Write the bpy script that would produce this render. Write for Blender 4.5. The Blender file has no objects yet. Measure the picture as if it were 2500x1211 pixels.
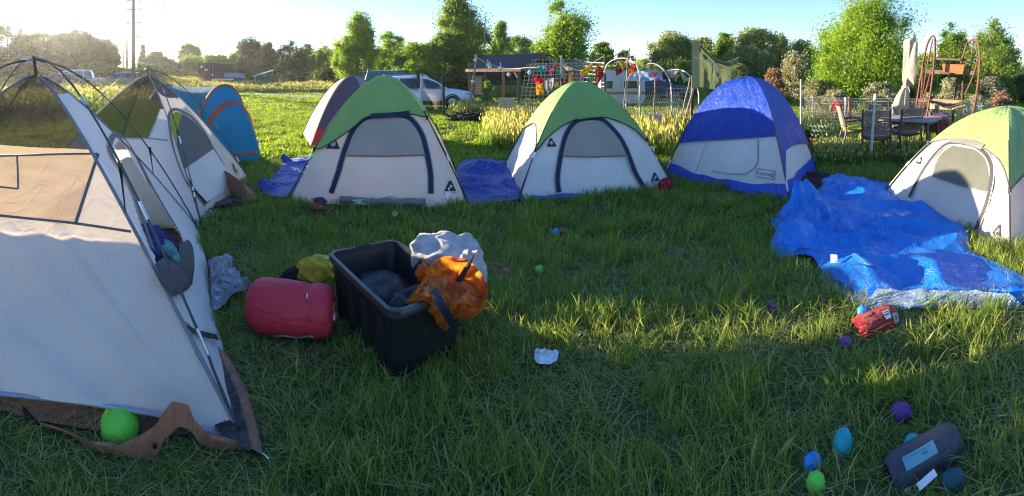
import bpy, bmesh, math, random
import numpy as np
from math import sin, cos, pi, radians, sqrt, atan2
from mathutils import Vector, Matrix, noise
from mathutils.bvhtree import BVHTree

random.seed(7)
rng = np.random.default_rng(7)
S = bpy.context.scene
COL = S.collection

# ------------------------------------------------------------------ camera, sky, sun, exposure
F, CX, Y0, H = 1080.0, 1250.0, 185.0, 1.6      # photo pixels per radian, centre column, horizon row, eye height
cam = bpy.data.cameras.new('camera')
camo = bpy.data.objects.new('camera', cam)
COL.objects.link(camo)
S.camera = camo
camo.location = (0, 0, H)
camo.rotation_euler = (pi / 2, 0, 0)
cam.type = 'PANO'
cam.panorama_type = 'CENTRAL_CYLINDRICAL'
cam.central_cylindrical_radius = 1.0
cam.central_cylindrical_range_u_min = -CX / F
cam.central_cylindrical_range_u_max = (2500 - CX) / F
cam.central_cylindrical_range_v_min = -(1211 - Y0) / F
cam.central_cylindrical_range_v_max = Y0 / F
cam.clip_start = 0.05
cam.clip_end = 3000

SUN_AZ, SUN_EL = radians(-60.6), radians(8.9)
W_ = bpy.data.worlds.new('World')
S.world = W_
W_.use_nodes = True
nt = W_.node_tree
sky = nt.nodes.new('ShaderNodeTexSky')
sky.sky_type = 'NISHITA'
sky.sun_disc = False
sky.sun_elevation = SUN_EL
sky.sun_rotation = SUN_AZ
sky.altitude = 1500
sky.air_density = 1.0
sky.dust_density = 0.15
sky.ozone_density = 2.5
bg = nt.nodes['Background']
bg.inputs['Strength'].default_value = 0.15
hsv = nt.nodes.new('ShaderNodeHueSaturation')
hsv.inputs['Saturation'].default_value = 1.4
hsv.inputs['Hue'].default_value = 0.521
gm = nt.nodes.new('ShaderNodeGamma')
gm.inputs['Gamma'].default_value = 0.64
nt.links.new(sky.outputs[0], gm.inputs['Color'])
nt.links.new(gm.outputs[0], hsv.inputs['Color'])
nt.links.new(hsv.outputs[0], bg.inputs[0])

sl = bpy.data.lights.new('sun', 'SUN')
sl.energy = 5.0
sl.angle = radians(0.5)
sl.color = (1.0, 0.83, 0.60)
so = bpy.data.objects.new('sun', sl)
COL.objects.link(so)
sdir = Vector((sin(SUN_AZ) * cos(SUN_EL), cos(SUN_AZ) * cos(SUN_EL), sin(SUN_EL)))
so.rotation_euler = sdir.to_track_quat('Z', 'Y').to_euler()
so.location = sdir * 60

S.view_settings.view_transform = 'Standard'
S.view_settings.look = 'None'
S.view_settings.exposure = 2.25
S.view_settings.gamma = 1
S.render.engine = 'CYCLES'
S.cycles.use_denoising = True
S.cycles.filter_width = 1.15
S.cycles.transparent_max_bounces = 24
S.cycles.max_bounces = 6
S.cycles.diffuse_bounces = 3
S.cycles.caustics_reflective = False
S.cycles.caustics_refractive = False

# ------------------------------------------------------------------ places
def az(px): return (px - CX) / F
def smooth(a, b, x):
    t = min(1, max(0, (x - a) / (b - a)))
    return t * t * (3 - 2 * t)
def ground_z(x, y):
    d = math.hypot(x, y)
    z = 0.75 * smooth(22, 75, d) + 0.6 * smooth(75, 220, d)
    z += 0.018 * noise.noise((x * .9, y * .9, 0)) * smooth(0.5, 3, d) + 0.04 * noise.noise((x * .25, y * .25, 5)) * smooth(4, 14, d)
    return z
def G(px, py, z=0.0):
    d = (H - z) * F / (py - Y0)
    a = az(px)
    return Vector((d * sin(a), d * cos(a), z))
def W(px, py, d):
    a = az(px)
    return Vector((d * sin(a), d * cos(a), H + d * (Y0 - py) / F))
def T(px, d):
    a = az(px)
    x, y = d * sin(a), d * cos(a)
    return Vector((x, y, ground_z(x, y)))
def ray(px, py):
    a = az(px)
    return Vector((0, 0, H)), Vector((sin(a), cos(a), (Y0 - py) / F)).normalized()

# ------------------------------------------------------------------ materials
def _mat(name):
    m = bpy.data.materials.new(name)
    m.use_nodes = True
    return m, m.node_tree, m.node_tree.nodes, m.node_tree.links, m.node_tree.nodes['Principled BSDF']
def _noise(n, l, scale, detail=4, coord='Object', stretch=None, rough=.55, dist=0.0):
    tc = n.new('ShaderNodeTexCoord')
    t = n.new('ShaderNodeTexNoise')
    t.inputs['Scale'].default_value = scale
    t.inputs['Detail'].default_value = detail
    t.inputs['Roughness'].default_value = rough
    t.inputs['Distortion'].default_value = dist
    if stretch:
        mp = n.new('ShaderNodeMapping')
        mp.inputs['Scale'].default_value = stretch
        l.new(tc.outputs[coord], mp.inputs[0])
        l.new(mp.outputs[0], t.inputs[0])
    else:
        l.new(tc.outputs[coord], t.inputs[0])
    return t
def _ramp(n, l, src, stops):
    r = n.new('ShaderNodeValToRGB')
    while len(r.color_ramp.elements) < len(stops):
        r.color_ramp.elements.new(.5)
    for e, (p, c) in zip(r.color_ramp.elements, stops):
        e.position = p
        e.color = (*c, 1) if len(c) == 3 else c
    l.new(src, r.inputs[0])
    return r
def sc3(c, k): return tuple(min(1, x * k) for x in c)
def plain(name, col, rough=.6, metal=0.0, var=.25, nscale=6, bump=0.15, bscale=40, spec=.5, sheen=0.0, coat=0.0, dirt=None):
    m, t, n, l, b = _mat(name)
    nz = _noise(n, l, nscale, 5)
    r = _ramp(n, l, nz.outputs[0], [(.3, sc3(col, 1 - var)), (.7, sc3(col, 1 + var * .6))])
    l.new(r.outputs[0], b.inputs['Base Color'])
    b.inputs['Roughness'].default_value = rough
    b.inputs['Metallic'].default_value = metal
    b.inputs['Specular IOR Level'].default_value = spec
    b.inputs['Coat Weight'].default_value = coat
    if bump:
        nb = _noise(n, l, bscale, 4)
        bp = n.new('ShaderNodeBump')
        bp.inputs['Strength'].default_value = bump
        bp.inputs['Distance'].default_value = .01
        l.new(nb.outputs[0], bp.inputs['Height'])
        l.new(bp.outputs[0], b.inputs['Normal'])
    return m
def fabric(name, col, trans=.35, rough=.55, wr=.5, wscale=3.0, spec=.35, var=.10, tcol=None, see=0.0, stretch=(1, 1, .45), fine=True):
    """tent cloth: dye variation, creases as bump, light that comes through"""
    m, t, n, l, b = _mat(name)
    nz = _noise(n, l, 2.5, 5)
    r = _ramp(n, l, nz.outputs[0], [(.3, sc3(col, 1 - var)), (.7, sc3(col, 1 + var * .5))])
    l.new(r.outputs[0], b.inputs['Base Color'])
    b.inputs['Roughness'].default_value = rough
    b.inputs['Specular IOR Level'].default_value = spec
    n1 = _noise(n, l, wscale, 6, stretch=stretch, rough=.62, dist=.9)
    vo = n.new('ShaderNodeTexVoronoi')
    vo.feature = 'DISTANCE_TO_EDGE'
    vo.inputs['Scale'].default_value = wscale * 2.2
    tc = n.new('ShaderNodeTexCoord')
    mp = n.new('ShaderNodeMapping')
    mp.inputs['Scale'].default_value = stretch
    mp.inputs['Rotation'].default_value = (.5, .3, .7)
    l.new(tc.outputs['Object'], mp.inputs[0])
    ad = n.new('ShaderNodeMixRGB')
    ad.blend_type = 'ADD'
    ad.inputs[0].default_value = .35
    l.new(mp.outputs[0], ad.inputs[1])
    l.new(n1.outputs['Color'], ad.inputs[2])
    l.new(ad.outputs[0], vo.inputs['Vector'])
    mr = n.new('ShaderNodeMapRange')
    mr.inputs[1].default_value = 0
    mr.inputs[2].default_value = .12
    l.new(vo.outputs['Distance'], mr.inputs[0])
    mx = n.new('ShaderNodeMath')
    mx.operation = 'MULTIPLY_ADD'
    l.new(mr.outputs[0], mx.inputs[0])
    mx.inputs[1].default_value = .22
    l.new(n1.outputs[0], mx.inputs[2])
    bp = n.new('ShaderNodeBump')
    bp.inputs['Strength'].default_value = wr
    bp.inputs['Distance'].default_value = .03
    l.new(mx.outputs[0], bp.inputs['Height'])
    l.new(bp.outputs[0], b.inputs['Normal'])
    tr = n.new('ShaderNodeBsdfTranslucent')
    if tcol:
        tr.inputs[0].default_value = (*tcol, 1)
    else:
        l.new(r.outputs[0], tr.inputs[0])
    l.new(bp.outputs[0], tr.inputs['Normal'])
    mix = n.new('ShaderNodeMixShader')
    mix.inputs[0].default_value = trans
    l.new(b.outputs[0], mix.inputs[1])
    l.new(tr.outputs[0], mix.inputs[2])
    out = n['Material Output']
    if see > 0:
        tp = n.new('ShaderNodeBsdfTransparent')
        m2 = n.new('ShaderNodeMixShader')
        m2.inputs[0].default_value = see
        l.new(mix.outputs[0], m2.inputs[1])
        l.new(tp.outputs[0], m2.inputs[2])
        l.new(m2.outputs[0], out.inputs[0])
    else:
        l.new(mix.outputs[0], out.inputs[0])
    return m
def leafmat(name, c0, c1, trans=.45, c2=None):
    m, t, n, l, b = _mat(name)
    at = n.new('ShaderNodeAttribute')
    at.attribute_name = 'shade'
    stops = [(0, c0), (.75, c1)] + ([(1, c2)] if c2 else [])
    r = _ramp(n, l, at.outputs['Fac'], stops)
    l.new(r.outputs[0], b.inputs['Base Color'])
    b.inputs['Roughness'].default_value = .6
    b.inputs['Specular IOR Level'].default_value = .3
    tr = n.new('ShaderNodeBsdfTranslucent')
    hs = n.new('ShaderNodeMixRGB')
    hs.blend_type = 'MULTIPLY'
    hs.inputs[0].default_value = 1
    hs.inputs[2].default_value = (1.5, 1.45, .6, 1)
    l.new(r.outputs[0], hs.inputs[1])
    l.new(hs.outputs[0], tr.inputs[0])
    mix = n.new('ShaderNodeMixShader')
    mix.inputs[0].default_value = trans
    l.new(b.outputs[0], mix.inputs[1])
    l.new(tr.outputs[0], mix.inputs[2])
    l.new(mix.outputs[0], n['Material Output'].inputs[0])
    return m

# ------------------------------------------------------------------ mesh builder and scene helpers
ORG = {}
class MB:
    def __init__(s):
        s.v, s.f, s.m = [], [], []
    def add(s, vs, fs, m=0):
        o = len(s.v)
        s.v += [Vector(x) for x in vs]
        s.f += [tuple(i + o for i in f) for f in fs]
        s.m += [m] * len(fs)
        return s
    def box(s, c, sz, R=None, m=0):
        c = Vector(c)
        vs = []
        for i in (-.5, .5):
            for j in (-.5, .5):
                for k in (-.5, .5):
                    p = Vector((i * sz[0], j * sz[1], k * sz[2]))
                    vs.append(c + (R @ p if R else p))
        return s.add(vs, [(0, 1, 3, 2), (4, 6, 7, 5), (0, 4, 5, 1), (2, 3, 7, 6), (0, 2, 6, 4), (1, 5, 7, 3)], m)
    def bar(s, a, b, w, h=None, m=0, up=(0, 0, 1)):
        a, b = Vector(a), Vector(b)
        h = h or w
        d = (b - a)
        L = d.length
        x = d.normalized()
        u = Vector(up)
        if abs(x.dot(u)) > .95:
            u = Vector((1, 0, 0))
        y = u.cross(x).normalized()
        z = x.cross(y)
        R = Matrix((x, y, z)).transposed()
        return s.box((a + b) / 2, (L, w, h), R, m)
    def tube(s, pts, r, n=6, m=0, cap=True):
        pts = [Vector(p) for p in pts]
        N = len(pts)
        rs = r if isinstance(r, (list, tuple)) else [r] * N
        vs, fs = [], []
        prev = None
        for i, p in enumerate(pts):
            t = (pts[min(i + 1, N - 1)] - pts[max(i - 1, 0)])
            if t.length < 1e-9:
                t = Vector((0, 0, 1))
            t.normalize()
            if prev is None:
                a = Vector((0, 0, 1)) if abs(t.z) < .9 else Vector((1, 0, 0))
                x = a.cross(t).normalized()
            else:
                x = (prev - t * prev.dot(t))
                x = x.normalized() if x.length > 1e-6 else Vector((1, 0, 0)).cross(t).normalized()
            prev = x
            y = t.cross(x)
            for k in range(n):
                a = 2 * pi * k / n
                vs.append(p + (x * cos(a) + y * sin(a)) * rs[i])
        for i in range(N - 1):
            for k in range(n):
                k2 = (k + 1) % n
                fs.append((i * n + k, i * n + k2, (i + 1) * n + k2, (i + 1) * n + k))
        if cap:
            fs.append(tuple(range(n - 1, -1, -1)))
            fs.append(tuple((N - 1) * n + k for k in range(n)))
        return s.add(vs, fs, m)
    def grid(s, rows, m=0, close=False):
        nr, nc = len(rows), len(rows[0])
        vs = [p for r in rows for p in r]
        fs = []
        for i in range(nr - 1):
            for j in range(nc if close else nc - 1):
                j2 = (j + 1) % nc
                fs.append((i * nc + j, i * nc + j2, (i + 1) * nc + j2, (i + 1) * nc + j))
        return s.add(vs, fs, m)
    def lathe(s, prof, n=16, M=None, m=0, capb=True, capt=True):
        M = M or Matrix.Identity(4)
        rows = [[M @ Vector((r * cos(2 * pi * k / n), r * sin(2 * pi * k / n), z)) for k in range(n)] for r, z in prof]
        o = len(s.v)
        s.grid(rows, m, close=True)
        if capb:
            s.f.append(tuple(o + k for k in range(n - 1, -1, -1))); s.m.append(m)
        if capt:
            s.f.append(tuple(o + (len(prof) - 1) * n + k for k in range(n))); s.m.append(m)
        return s
    def prism(s, poly, ext, m=0):
        poly = [Vector(p) for p in poly]
        e = Vector(ext)
        n = len(poly)
        vs = poly + [p + e for p in poly]
        fs = [tuple(range(n - 1, -1, -1)), tuple(range(n, 2 * n))] + [(i, (i + 1) % n, n + (i + 1) % n, n + i) for i in range(n)]
        return s.add(vs, fs, m)
    def blob(s, c, rad, R=None, nu=20, nv=12, amp=0.0, freq=3.0, seed=0, fn=None, m=0):
        c = Vector(c)
        rows = []
        for i in range(nv + 1):
            th = pi * i / nv
            row = []
            for k in range(nu):
                ph = 2 * pi * k / nu
                d = Vector((sin(th) * cos(ph), sin(th) * sin(ph), cos(th)))
                k_ = 1 + amp * noise.fractal(d * freq + Vector((seed * 3.1, seed * 7.7, seed)), 1, 2, 4)
                if fn:
                    k_ *= fn(d)
                p = Vector((d.x * rad[0], d.y * rad[1], d.z * rad[2])) * k_
                row.append(c + (R @ p if R else p))
            rows.append(row)
        return s.grid(rows, m, close=True)
    def build(s, name, mats, parent=None, loc=None, smooth=False, label=None):
        me = bpy.data.meshes.new(name)
        if parent is not None:
            o0 = ORG[parent.name]
        elif loc is not None:
            o0 = Vector(loc)
        else:
            xs = [p.x for p in s.v]; ys = [p.y for p in s.v]
            o0 = Vector(((min(xs) + max(xs)) / 2, (min(ys) + max(ys)) / 2, min(p.z for p in s.v)))
        me.from_pydata([tuple(p - o0) for p in s.v], [], s.f)
        mats = mats if isinstance(mats, (list, tuple)) else [mats]
        for mm in mats:
            me.materials.append(mm)
        if len(mats) > 1:
            me.polygons.foreach_set('material_index', s.m)
        if smooth:
            me.polygons.foreach_set('use_smooth', [True] * len(me.polygons))
            if smooth != 'all':
                me.set_sharp_from_angle(angle=radians(42))
        me.validate()
        o = bpy.data.objects.new(name, me)
        COL.objects.link(o)
        if parent is not None:
            o.parent = parent
        else:
            o.location = o0
        ORG[o.name] = o0
        if label:
            o['label'] = label
        return o
def tag(o, label, cat, group=None):
    o['label'] = label
    o['category'] = cat
    if group:
        o['group'] = group
    return o
def thing(name, label, cat, loc, group=None):
    o = bpy.data.objects.new(name, None)
    o.empty_display_size = .2
    COL.objects.link(o)
    o.location = loc
    ORG[o.name] = Vector(loc)
    return tag(o, label, cat, group)
def copy_tree(o, parent=None):
    c = o.copy()
    COL.objects.link(c)
    if parent is not None:
        c.parent = parent
    for ch in list(o.children):
        copy_tree(ch, c)
    return c
def kind(o, k):
    o['kind'] = k
    return o
def fast_mesh(name, verts, faces, mat, shade=None):
    """numpy mesh of equal-sided faces"""
    me = bpy.data.meshes.new(name)
    nv, (nf, k) = len(verts), faces.shape
    me.vertices.add(nv)
    me.vertices.foreach_set('co', np.asarray(verts, np.float32).ravel())
    me.loops.add(nf * k)
    me.loops.foreach_set('vertex_index', faces.astype(np.int32).ravel())
    me.polygons.add(nf)
    me.polygons.foreach_set('loop_start', np.arange(0, nf * k, k, dtype=np.int32))
    me.polygons.foreach_set('loop_total', np.full(nf, k, np.int32))
    if shade is not None:
        a = me.attributes.new('shade', 'FLOAT', 'POINT')
        a.data.foreach_set('value', np.asarray(shade, np.float32))
    me.materials.append(mat)
    me.update(calc_edges=True)
    return me
def spline(pts, n, straight=False):
    """Catmull-Rom through 2D/3D points"""
    P = [Vector(p) for p in pts]
    P = [P[0] * 2 - P[1]] + P + [P[-1] * 2 - P[-2]]
    L = [0]
    for i in range(1, len(P) - 2):
        L.append(L[-1] + (P[i + 1] - P[i]).length)
    out = []
    for k in range(n):
        s = L[-1] * k / (n - 1)
        i = 0
        while i < len(L) - 2 and L[i + 1] < s:
            i += 1
        t = (s - L[i]) / max(1e-9, L[i + 1] - L[i])
        p0, p1, p2, p3 = P[i], P[i + 1], P[i + 2], P[i + 3]
        if straight:
            out.append(p1.lerp(p2, t))
            continue
        out.append(.5 * ((2 * p1) + (p2 - p0) * t + (2 * p0 - 5 * p1 + 4 * p2 - p3) * t * t + (3 * p1 - p0 - 3 * p2 + p3) * t ** 3))
    return out
def inpoly(x, y, poly):
    c = False
    n = len(poly)
    j = n - 1
    for i in range(n):
        xi, yi = poly[i][0], poly[i][1]
        xj, yj = poly[j][0], poly[j][1]
        if (yi > y) != (yj > y) and x < (xj - xi) * (y - yi) / (yj - yi) + xi:
            c = not c
        j = i
    return c
def text_mesh(body, size):
    cu = bpy.data.curves.new('t', 'FONT')
    cu.body = body
    cu.size = size
    cu.align_x = 'CENTER'
    cu.align_y = 'CENTER'
    ob = bpy.data.objects.new('t', cu)
    COL.objects.link(ob)
    dg = bpy.context.evaluated_depsgraph_get()
    me = ob.evaluated_get(dg).to_mesh()
    vs = [v.co.copy() for v in me.vertices]
    fs = [tuple(p.vertices) for p in me.polygons]
    ob.evaluated_get(dg).to_mesh_clear()
    bpy.data.objects.remove(ob)
    bpy.data.curves.remove(cu)
    return vs, fs

SHORT = []      # (x, y, radius): pressed grass round small things
NOGRASS = []       # footprints (x, y polygons) where no grass grows

# ------------------------------------------------------------------ ground
def ground_mat():
    m, t, n, l, b = _mat('turf soil')
    n1 = _noise(n, l, .35, 5)
    n2 = _noise(n, l, 14, 8, rough=.7)
    r1 = _ramp(n, l, n1.outputs[0], [(.35, (.05, .085, .022)), (.65, (.11, .13, .04))])
    r2 = _ramp(n, l, n2.outputs[0], [(.3, (.03, .045, .014)), (.55, (.10, .115, .04)), (.78, (.24, .20, .11))])
    mx = n.new('ShaderNodeMixRGB')
    mx.inputs[0].default_value = .6
    l.new(r1.outputs[0], mx.inputs[1])
    l.new(r2.outputs[0], mx.inputs[2])
    l.new(mx.outputs[0], b.inputs['Base Color'])
    b.inputs['Roughness'].default_value = .95
    b.inputs['Specular IOR Level'].default_value = .1
    bp = n.new('ShaderNodeBump')
    bp.inputs['Strength'].default_value = .8
    bp.inputs['Distance'].default_value = .05
    l.new(n2.outputs[0], bp.inputs['Height'])
    l.new(bp.outputs[0], b.inputs['Normal'])
    return m
def make_ground():
    g = MB()
    radii = [0.0] + [0.35 * (1.085 ** i) for i in range(100)]
    n = 180
    rows = []
    for r in radii[1:]:
        rows.append([Vector((r * cos(2 * pi * k / n), r * sin(2 * pi * k / n), ground_z(r * cos(2 * pi * k / n), r * sin(2 * pi * k / n)))) for k in range(n)])
    g.grid(rows, close=True)
    g.f.append(tuple(range(n - 1, -1, -1))); g.m.append(0)
    o = g.build('ground', ground_mat(), loc=(0, 0, 0), smooth='all')
    kind(o, 'structure')
make_ground()
def make_track():
    # worn dirt track across the far lawn
    m = plain('track dirt', (.23, .185, .09), .95, nscale=1.2, var=.35, bump=.6, bscale=9)
    g = MB()
    far = spline([(480, 217), (600, 219.5), (720, 224), (860, 229), (960, 232)], 30)
    near = spline([(480, 228), (600, 232), (720, 240), (860, 248), (960, 252)], 30)
    rows = []
    for j in range(5):
        row = []
        for a, c in zip(far, near):
            p = a.lerp(c, j / 4)
            d = 30.0
            for _ in range(12):
                q = T(p[0], d)
                d = (H - q.z) * F / (p[1] - Y0)
            q = T(p[0], d)
            q.z += .03
            row.append(q)
        rows.append(row)
    g.grid(rows)
    o = g.build('dirt_track', m, loc=(0, 0, 0))
    NOGRASS.append([tuple(p[:2]) for p in rows[2]] + [tuple(p[:2]) for p in rows[3][::-1]])
    kind(o, 'structure')
make_track()

# ------------------------------------------------------------------ dome tents
M = {}
M['white'] = fabric('tent wall pale', (.74, .71, .65), trans=.42, tcol=(.80, .67, .48), wr=.38, wscale=2.6)
M['white2'] = fabric('tent wall grey white', (.76, .72, .665), trans=.26, tcol=(.60, .54, .44), wr=.5, wscale=2.6)
M['window'] = fabric('tent window mesh lining', (.42, .37, .30), trans=.3, wr=.5, wscale=3)
M['green'] = fabric('green rainfly', (.25, .42, .105), trans=.25, rough=.42, wr=.55, wscale=2.2, spec=.5)
M['green2'] = fabric('light green rainfly', (.31, .44, .14), trans=.32, rough=.40, wr=.7, wscale=2.2, spec=.5)
M['glow'] = fabric('green fly lining', (.12, .20, .04), trans=.45, rough=.5, wr=.5, wscale=2.2)
M['blue'] = fabric('blue rainfly', (.012, .048, .33), trans=.08, rough=.45, wr=1.0, wscale=3.2, spec=.25)
M['bluebase'] = fabric('blue groundsheet', (.01, .07, .48), trans=.08, rough=.4, wr=.5, wscale=4, spec=.5)
M['navy'] = plain('navy binding', (.010, .012, .030), .7, bump=.3, bscale=200)
M['black'] = plain('black webbing', (.012, .012, .013), .65, bump=.3, bscale=200)
M['grey'] = plain('grey seam tape', (.13, .125, .12), .75, bump=.3, bscale=150)
M['palegrey'] = plain('pale zip tape', (.33, .34, .38), .7)
M['pole'] = plain('tent pole', (.03, .03, .032), .35, nscale=3, bump=0, spec=.6)
M['ferrule'] = plain('pole ferrule', (.62, .62, .62), .25, metal=1.0, bump=0)
M['print'] = plain('black print', (.012, .012, .012), .6, bump=0)
M['pwhite'] = plain('white print', (.75, .75, .75), .6, bump=0)
M['pblue'] = plain('navy print', (.02, .035, .12), .6, bump=0)
M['mesh'] = fabric('dark tent netting', (.024, .021, .018), trans=.3, tcol=(.05, .04, .028), wr=.2, see=.38)
M['brown'] = fabric('brown floor sheet', (.34, .15, .082), trans=.08, rough=.5, wr=.7, wscale=5)
M['darkfloor'] = fabric('dark floor sheet', (.035, .033, .032), trans=.05, rough=.5, wr=.8, wscale=5)
M['tealb'] = fabric('dull teal canopy', (.012, .19, .26), trans=.25, spec=.12, rough=.6, wr=.4, wscale=2)
M['azure'] = fabric('azure door cloth', (.002, .25, .48), trans=.35, spec=.12, rough=.55, wr=.5, wscale=2.2, stretch=(2.5, 2.5, .3))
M['cyan'] = fabric('cyan side cloth', (.002, .45, .55), trans=.45, spec=.12, rough=.55, wr=.4)
M['rust'] = fabric('rust red binding', (.36, .06, .025), trans=.2, wr=.4)

class Dome:
    def __init__(s, corners, Hh, p=1.6, ctr=None):
        s.C = [Vector((c[0], c[1])) for c in corners]
        s.c = Vector(ctr) if ctr else sum(s.C, Vector((0, 0))) / 4
        s.H, s.p = Hh, p
        s.e = 0.02 if p > 1.5 else 0.001
    def pole(s, i, r, k=0.0):
        i %= 4
        r_ = abs(r)
        xy = s.c + (s.C[i] - s.c) * r
        z = s.H * (1 - (r_ * r_ + s.e * (1 - r_ * r_)) ** (s.p / 2)) / (1 - s.e ** (s.p / 2))
        q = Vector((xy.x, xy.y, z))
        return s.grow(q, k)
    def grow(s, q, k):
        if not k:
            return q
        b = Vector((s.c.x, s.c.y, 0))
        d = q - b
        return q + d.normalized() * k
    def pt(s, f, u, r, k=0.0, sag=0.0):
        a, b = s.pole(f, r), s.pole(f + 1, r)
        q = a.lerp(b, u)
        if sag:
            w = 4 * u * (1 - u) * r ** .7 * max(0, 1 - r) ** .5
            d = Vector((s.c.x - q.x, s.c.y - q.y, 0))
            q += d.normalized() * sag * w
        return s.grow(q, k)
    def inv(s, f, P):
        z = max(0.0, min(s.H * .999, P.z))
        q = (1 - z / s.H * (1 - s.e ** (s.p / 2))) ** (2 / s.p)
        r = sqrt(max(0.0, (q - s.e) / (1 - s.e)))
        a, b = s.pole(f, r), s.pole(f + 1, r)
        ab = b - a
        u = (P - a).dot(ab) / max(1e-9, ab.length_squared)
        return u, r
    def face_bvh(s, f, k=0.0, n=24):
        rows = [[s.pt(f, -.15 + 1.3 * u / n, r / n, k) for u in range(n + 1)] for r in range(0, n + 2)]
        g = MB().grid(rows)
        return BVHTree.FromPolygons(g.v, g.f)
    def hit(s, f, px, py, k=0.0):
        key = ('b', f, k)
        if key not in s.__dict__:
            s.__dict__[key] = s.face_bvh(f, k)
        o, d = ray(px, py)
        loc, nrm, idx, dist = s.__dict__[key].ray_cast(o, d)
        if loc is None:
            # nearest point of the face to the ray
            loc, nrm, idx, dist = s.__dict__[key].find_nearest(o + d * (Vector((s.c.x, s.c.y, .6)) - o).length)
        if nrm.dot(d) > 0:
            nrm = -nrm
        return loc, nrm
    def path(s, f, pts, n=40, off=.006, k=0.0):
        out = []
        for q in spline([(p[0], p[1]) for p in pts], n):
            l, nn = s.hit(f, q.x, q.y, k)
            out.append((l + nn * off, nn))
        return out
    def strip(s, g, f, pts, w, n=40, off=.006, k=0.0, m=0, th=.004):
        P = s.path(f, pts, n, off, k)
        rows = [[], [], [], []]
        for i, (p, nn) in enumerate(P):
            t = (P[min(i + 1, n - 1)][0] - P[max(i - 1, 0)][0]).normalized()
            x = t.cross(nn).normalized()
            ww = w[0] + (w[1] - w[0]) * i / (n - 1) if isinstance(w, tuple) else w
            rows[0].append(p - x * ww / 2 - nn * th)
            rows[1].append(p - x * ww / 2)
            rows[2].append(p + x * ww / 2)
            rows[3].append(p + x * ww / 2 - nn * th)
        g.grid(rows, m)
        return g
    def patch(s, g, f, left, right, nu=10, nv=24, off=.004, k=0.0, m=0):
        L, R = spline(left, nv), spline(right, nv)
        rows = []
        for a, b in zip(L, R):
            row = []
            for j in range(nu + 1):
                q = a.lerp(b, j / nu)
                l, nn = s.hit(f, q.x, q.y, k)
                row.append(l + nn * off)
            rows.append(row)
        g.grid(rows, m)
        return g
    def decal(s, g, f, px, py, vs, fs, scale=1.0, off=.008, k=0.0, m=0, roll=0.0):
        l, nn = s.hit(f, px, py, k)
        x = Vector((0, 0, 1)).cross(nn).normalized()
        y = nn.cross(x)
        x, y = x * cos(roll) + y * sin(roll), y * cos(roll) - x * sin(roll)
        g.add([l + x * v[0] * scale + y * v[1] * scale + nn * (off + (v[2] if len(v) > 2 else 0)) for v in vs], fs, m)
        return g
    def wall(s, g, f, r0f=lambda u: 0.0, r1f=lambda u: 1.0, nu=20, nr=24, k=0.0, sag=.03, wr=.006, seed=0, u0=0.0, u1=1.0, m=0):
        rows = []
        for i in range(nr + 1):
            row = []
            for j in range(nu + 1):
                u = u0 + (u1 - u0) * j / nu
                a, b = r0f(u), r1f(u)
                r = a + (b - a) * i / nr
                q = s.pt(f, u, r, k, sag)
                e = min(1, 8 * min(u, 1 - u) + .15)
                # creases pull towards the lower corners
                ang = atan2(1 - r + .05, min(u, 1 - u) + .02)
                w = noise.noise((ang * 9, seed + f * 3.3, r * 1.5)) * .8 + noise.noise((u * 6, r * 6, seed + 9.1)) * .7
                n_ = Vector((q.x - s.c.x, q.y - s.c.y, .4)).normalized()
                row.append(q + n_ * (w * wr * e))
            rows.append(row)
        g.grid(rows, m)
        return g
    def hem(s, f, pts, n=60, k=.03):
        """hem line given where it is seen: sampled r(u) on face f"""
        us = []
        for q in spline([(p[0], p[1]) for p in pts], n):
            l, nn = s.hit(f, q.x, q.y, k)
            u, r = s.inv(f, s.grow(l, -k))
            us.append((u, r))
        us.sort()
        def fn(u):
            if u <= us[0][0]: return us[0][1]
            for (a, ra), (b, rb) in zip(us, us[1:]):
                if u <= b:
                    return ra + (rb - ra) * (u - a) / max(1e-9, b - a)
            return us[-1][1]
        return fn
    def ground_poly(s, shrink=.96):
        return [tuple(s.c + (c - s.c) * shrink) for c in s.C]

TRI = [(-.5, 0), (.5, 0), (.12, .85), (-.08, .85)], [(0, 1, 2, 3)]
def disc(r, n=14, c=(0, 0)): return [(c[0] + r * cos(2 * pi * i / n), c[1] + r * sin(2 * pi * i / n)) for i in range(n)], [tuple(range(n))]
def ring2(r0, r1, n=16):
    vs = [(r0 * cos(2 * pi * i / n), r0 * sin(2 * pi * i / n)) for i in range(n)] + [(r1 * cos(2 * pi * i / n), r1 * sin(2 * pi * i / n)) for i in range(n)]
    return vs, [(i, (i + 1) % n, n + (i + 1) % n, n + i) for i in range(n)]
def line2(pts, w):
    """flat 2D stroke"""
    vs, fs = [], []
    P = [Vector(p) for p in pts]
    for i, p in enumerate(P):
        t = (P[min(i + 1, len(P) - 1)] - P[max(i - 1, 0)]).normalized()
        n_ = Vector((-t.y, t.x)) * w / 2
        vs += [tuple(p - n_), tuple(p + n_)]
    for i in range(len(P) - 1):
        fs.append((2 * i, 2 * i + 2, 2 * i + 3, 2 * i + 1))
    return vs, fs
TXT_TRAIL = text_mesh('OZARK TRAIL', .2)
TXT_COLE = text_mesh('Coleman', .3)
TENTCOLORS = {}

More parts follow.
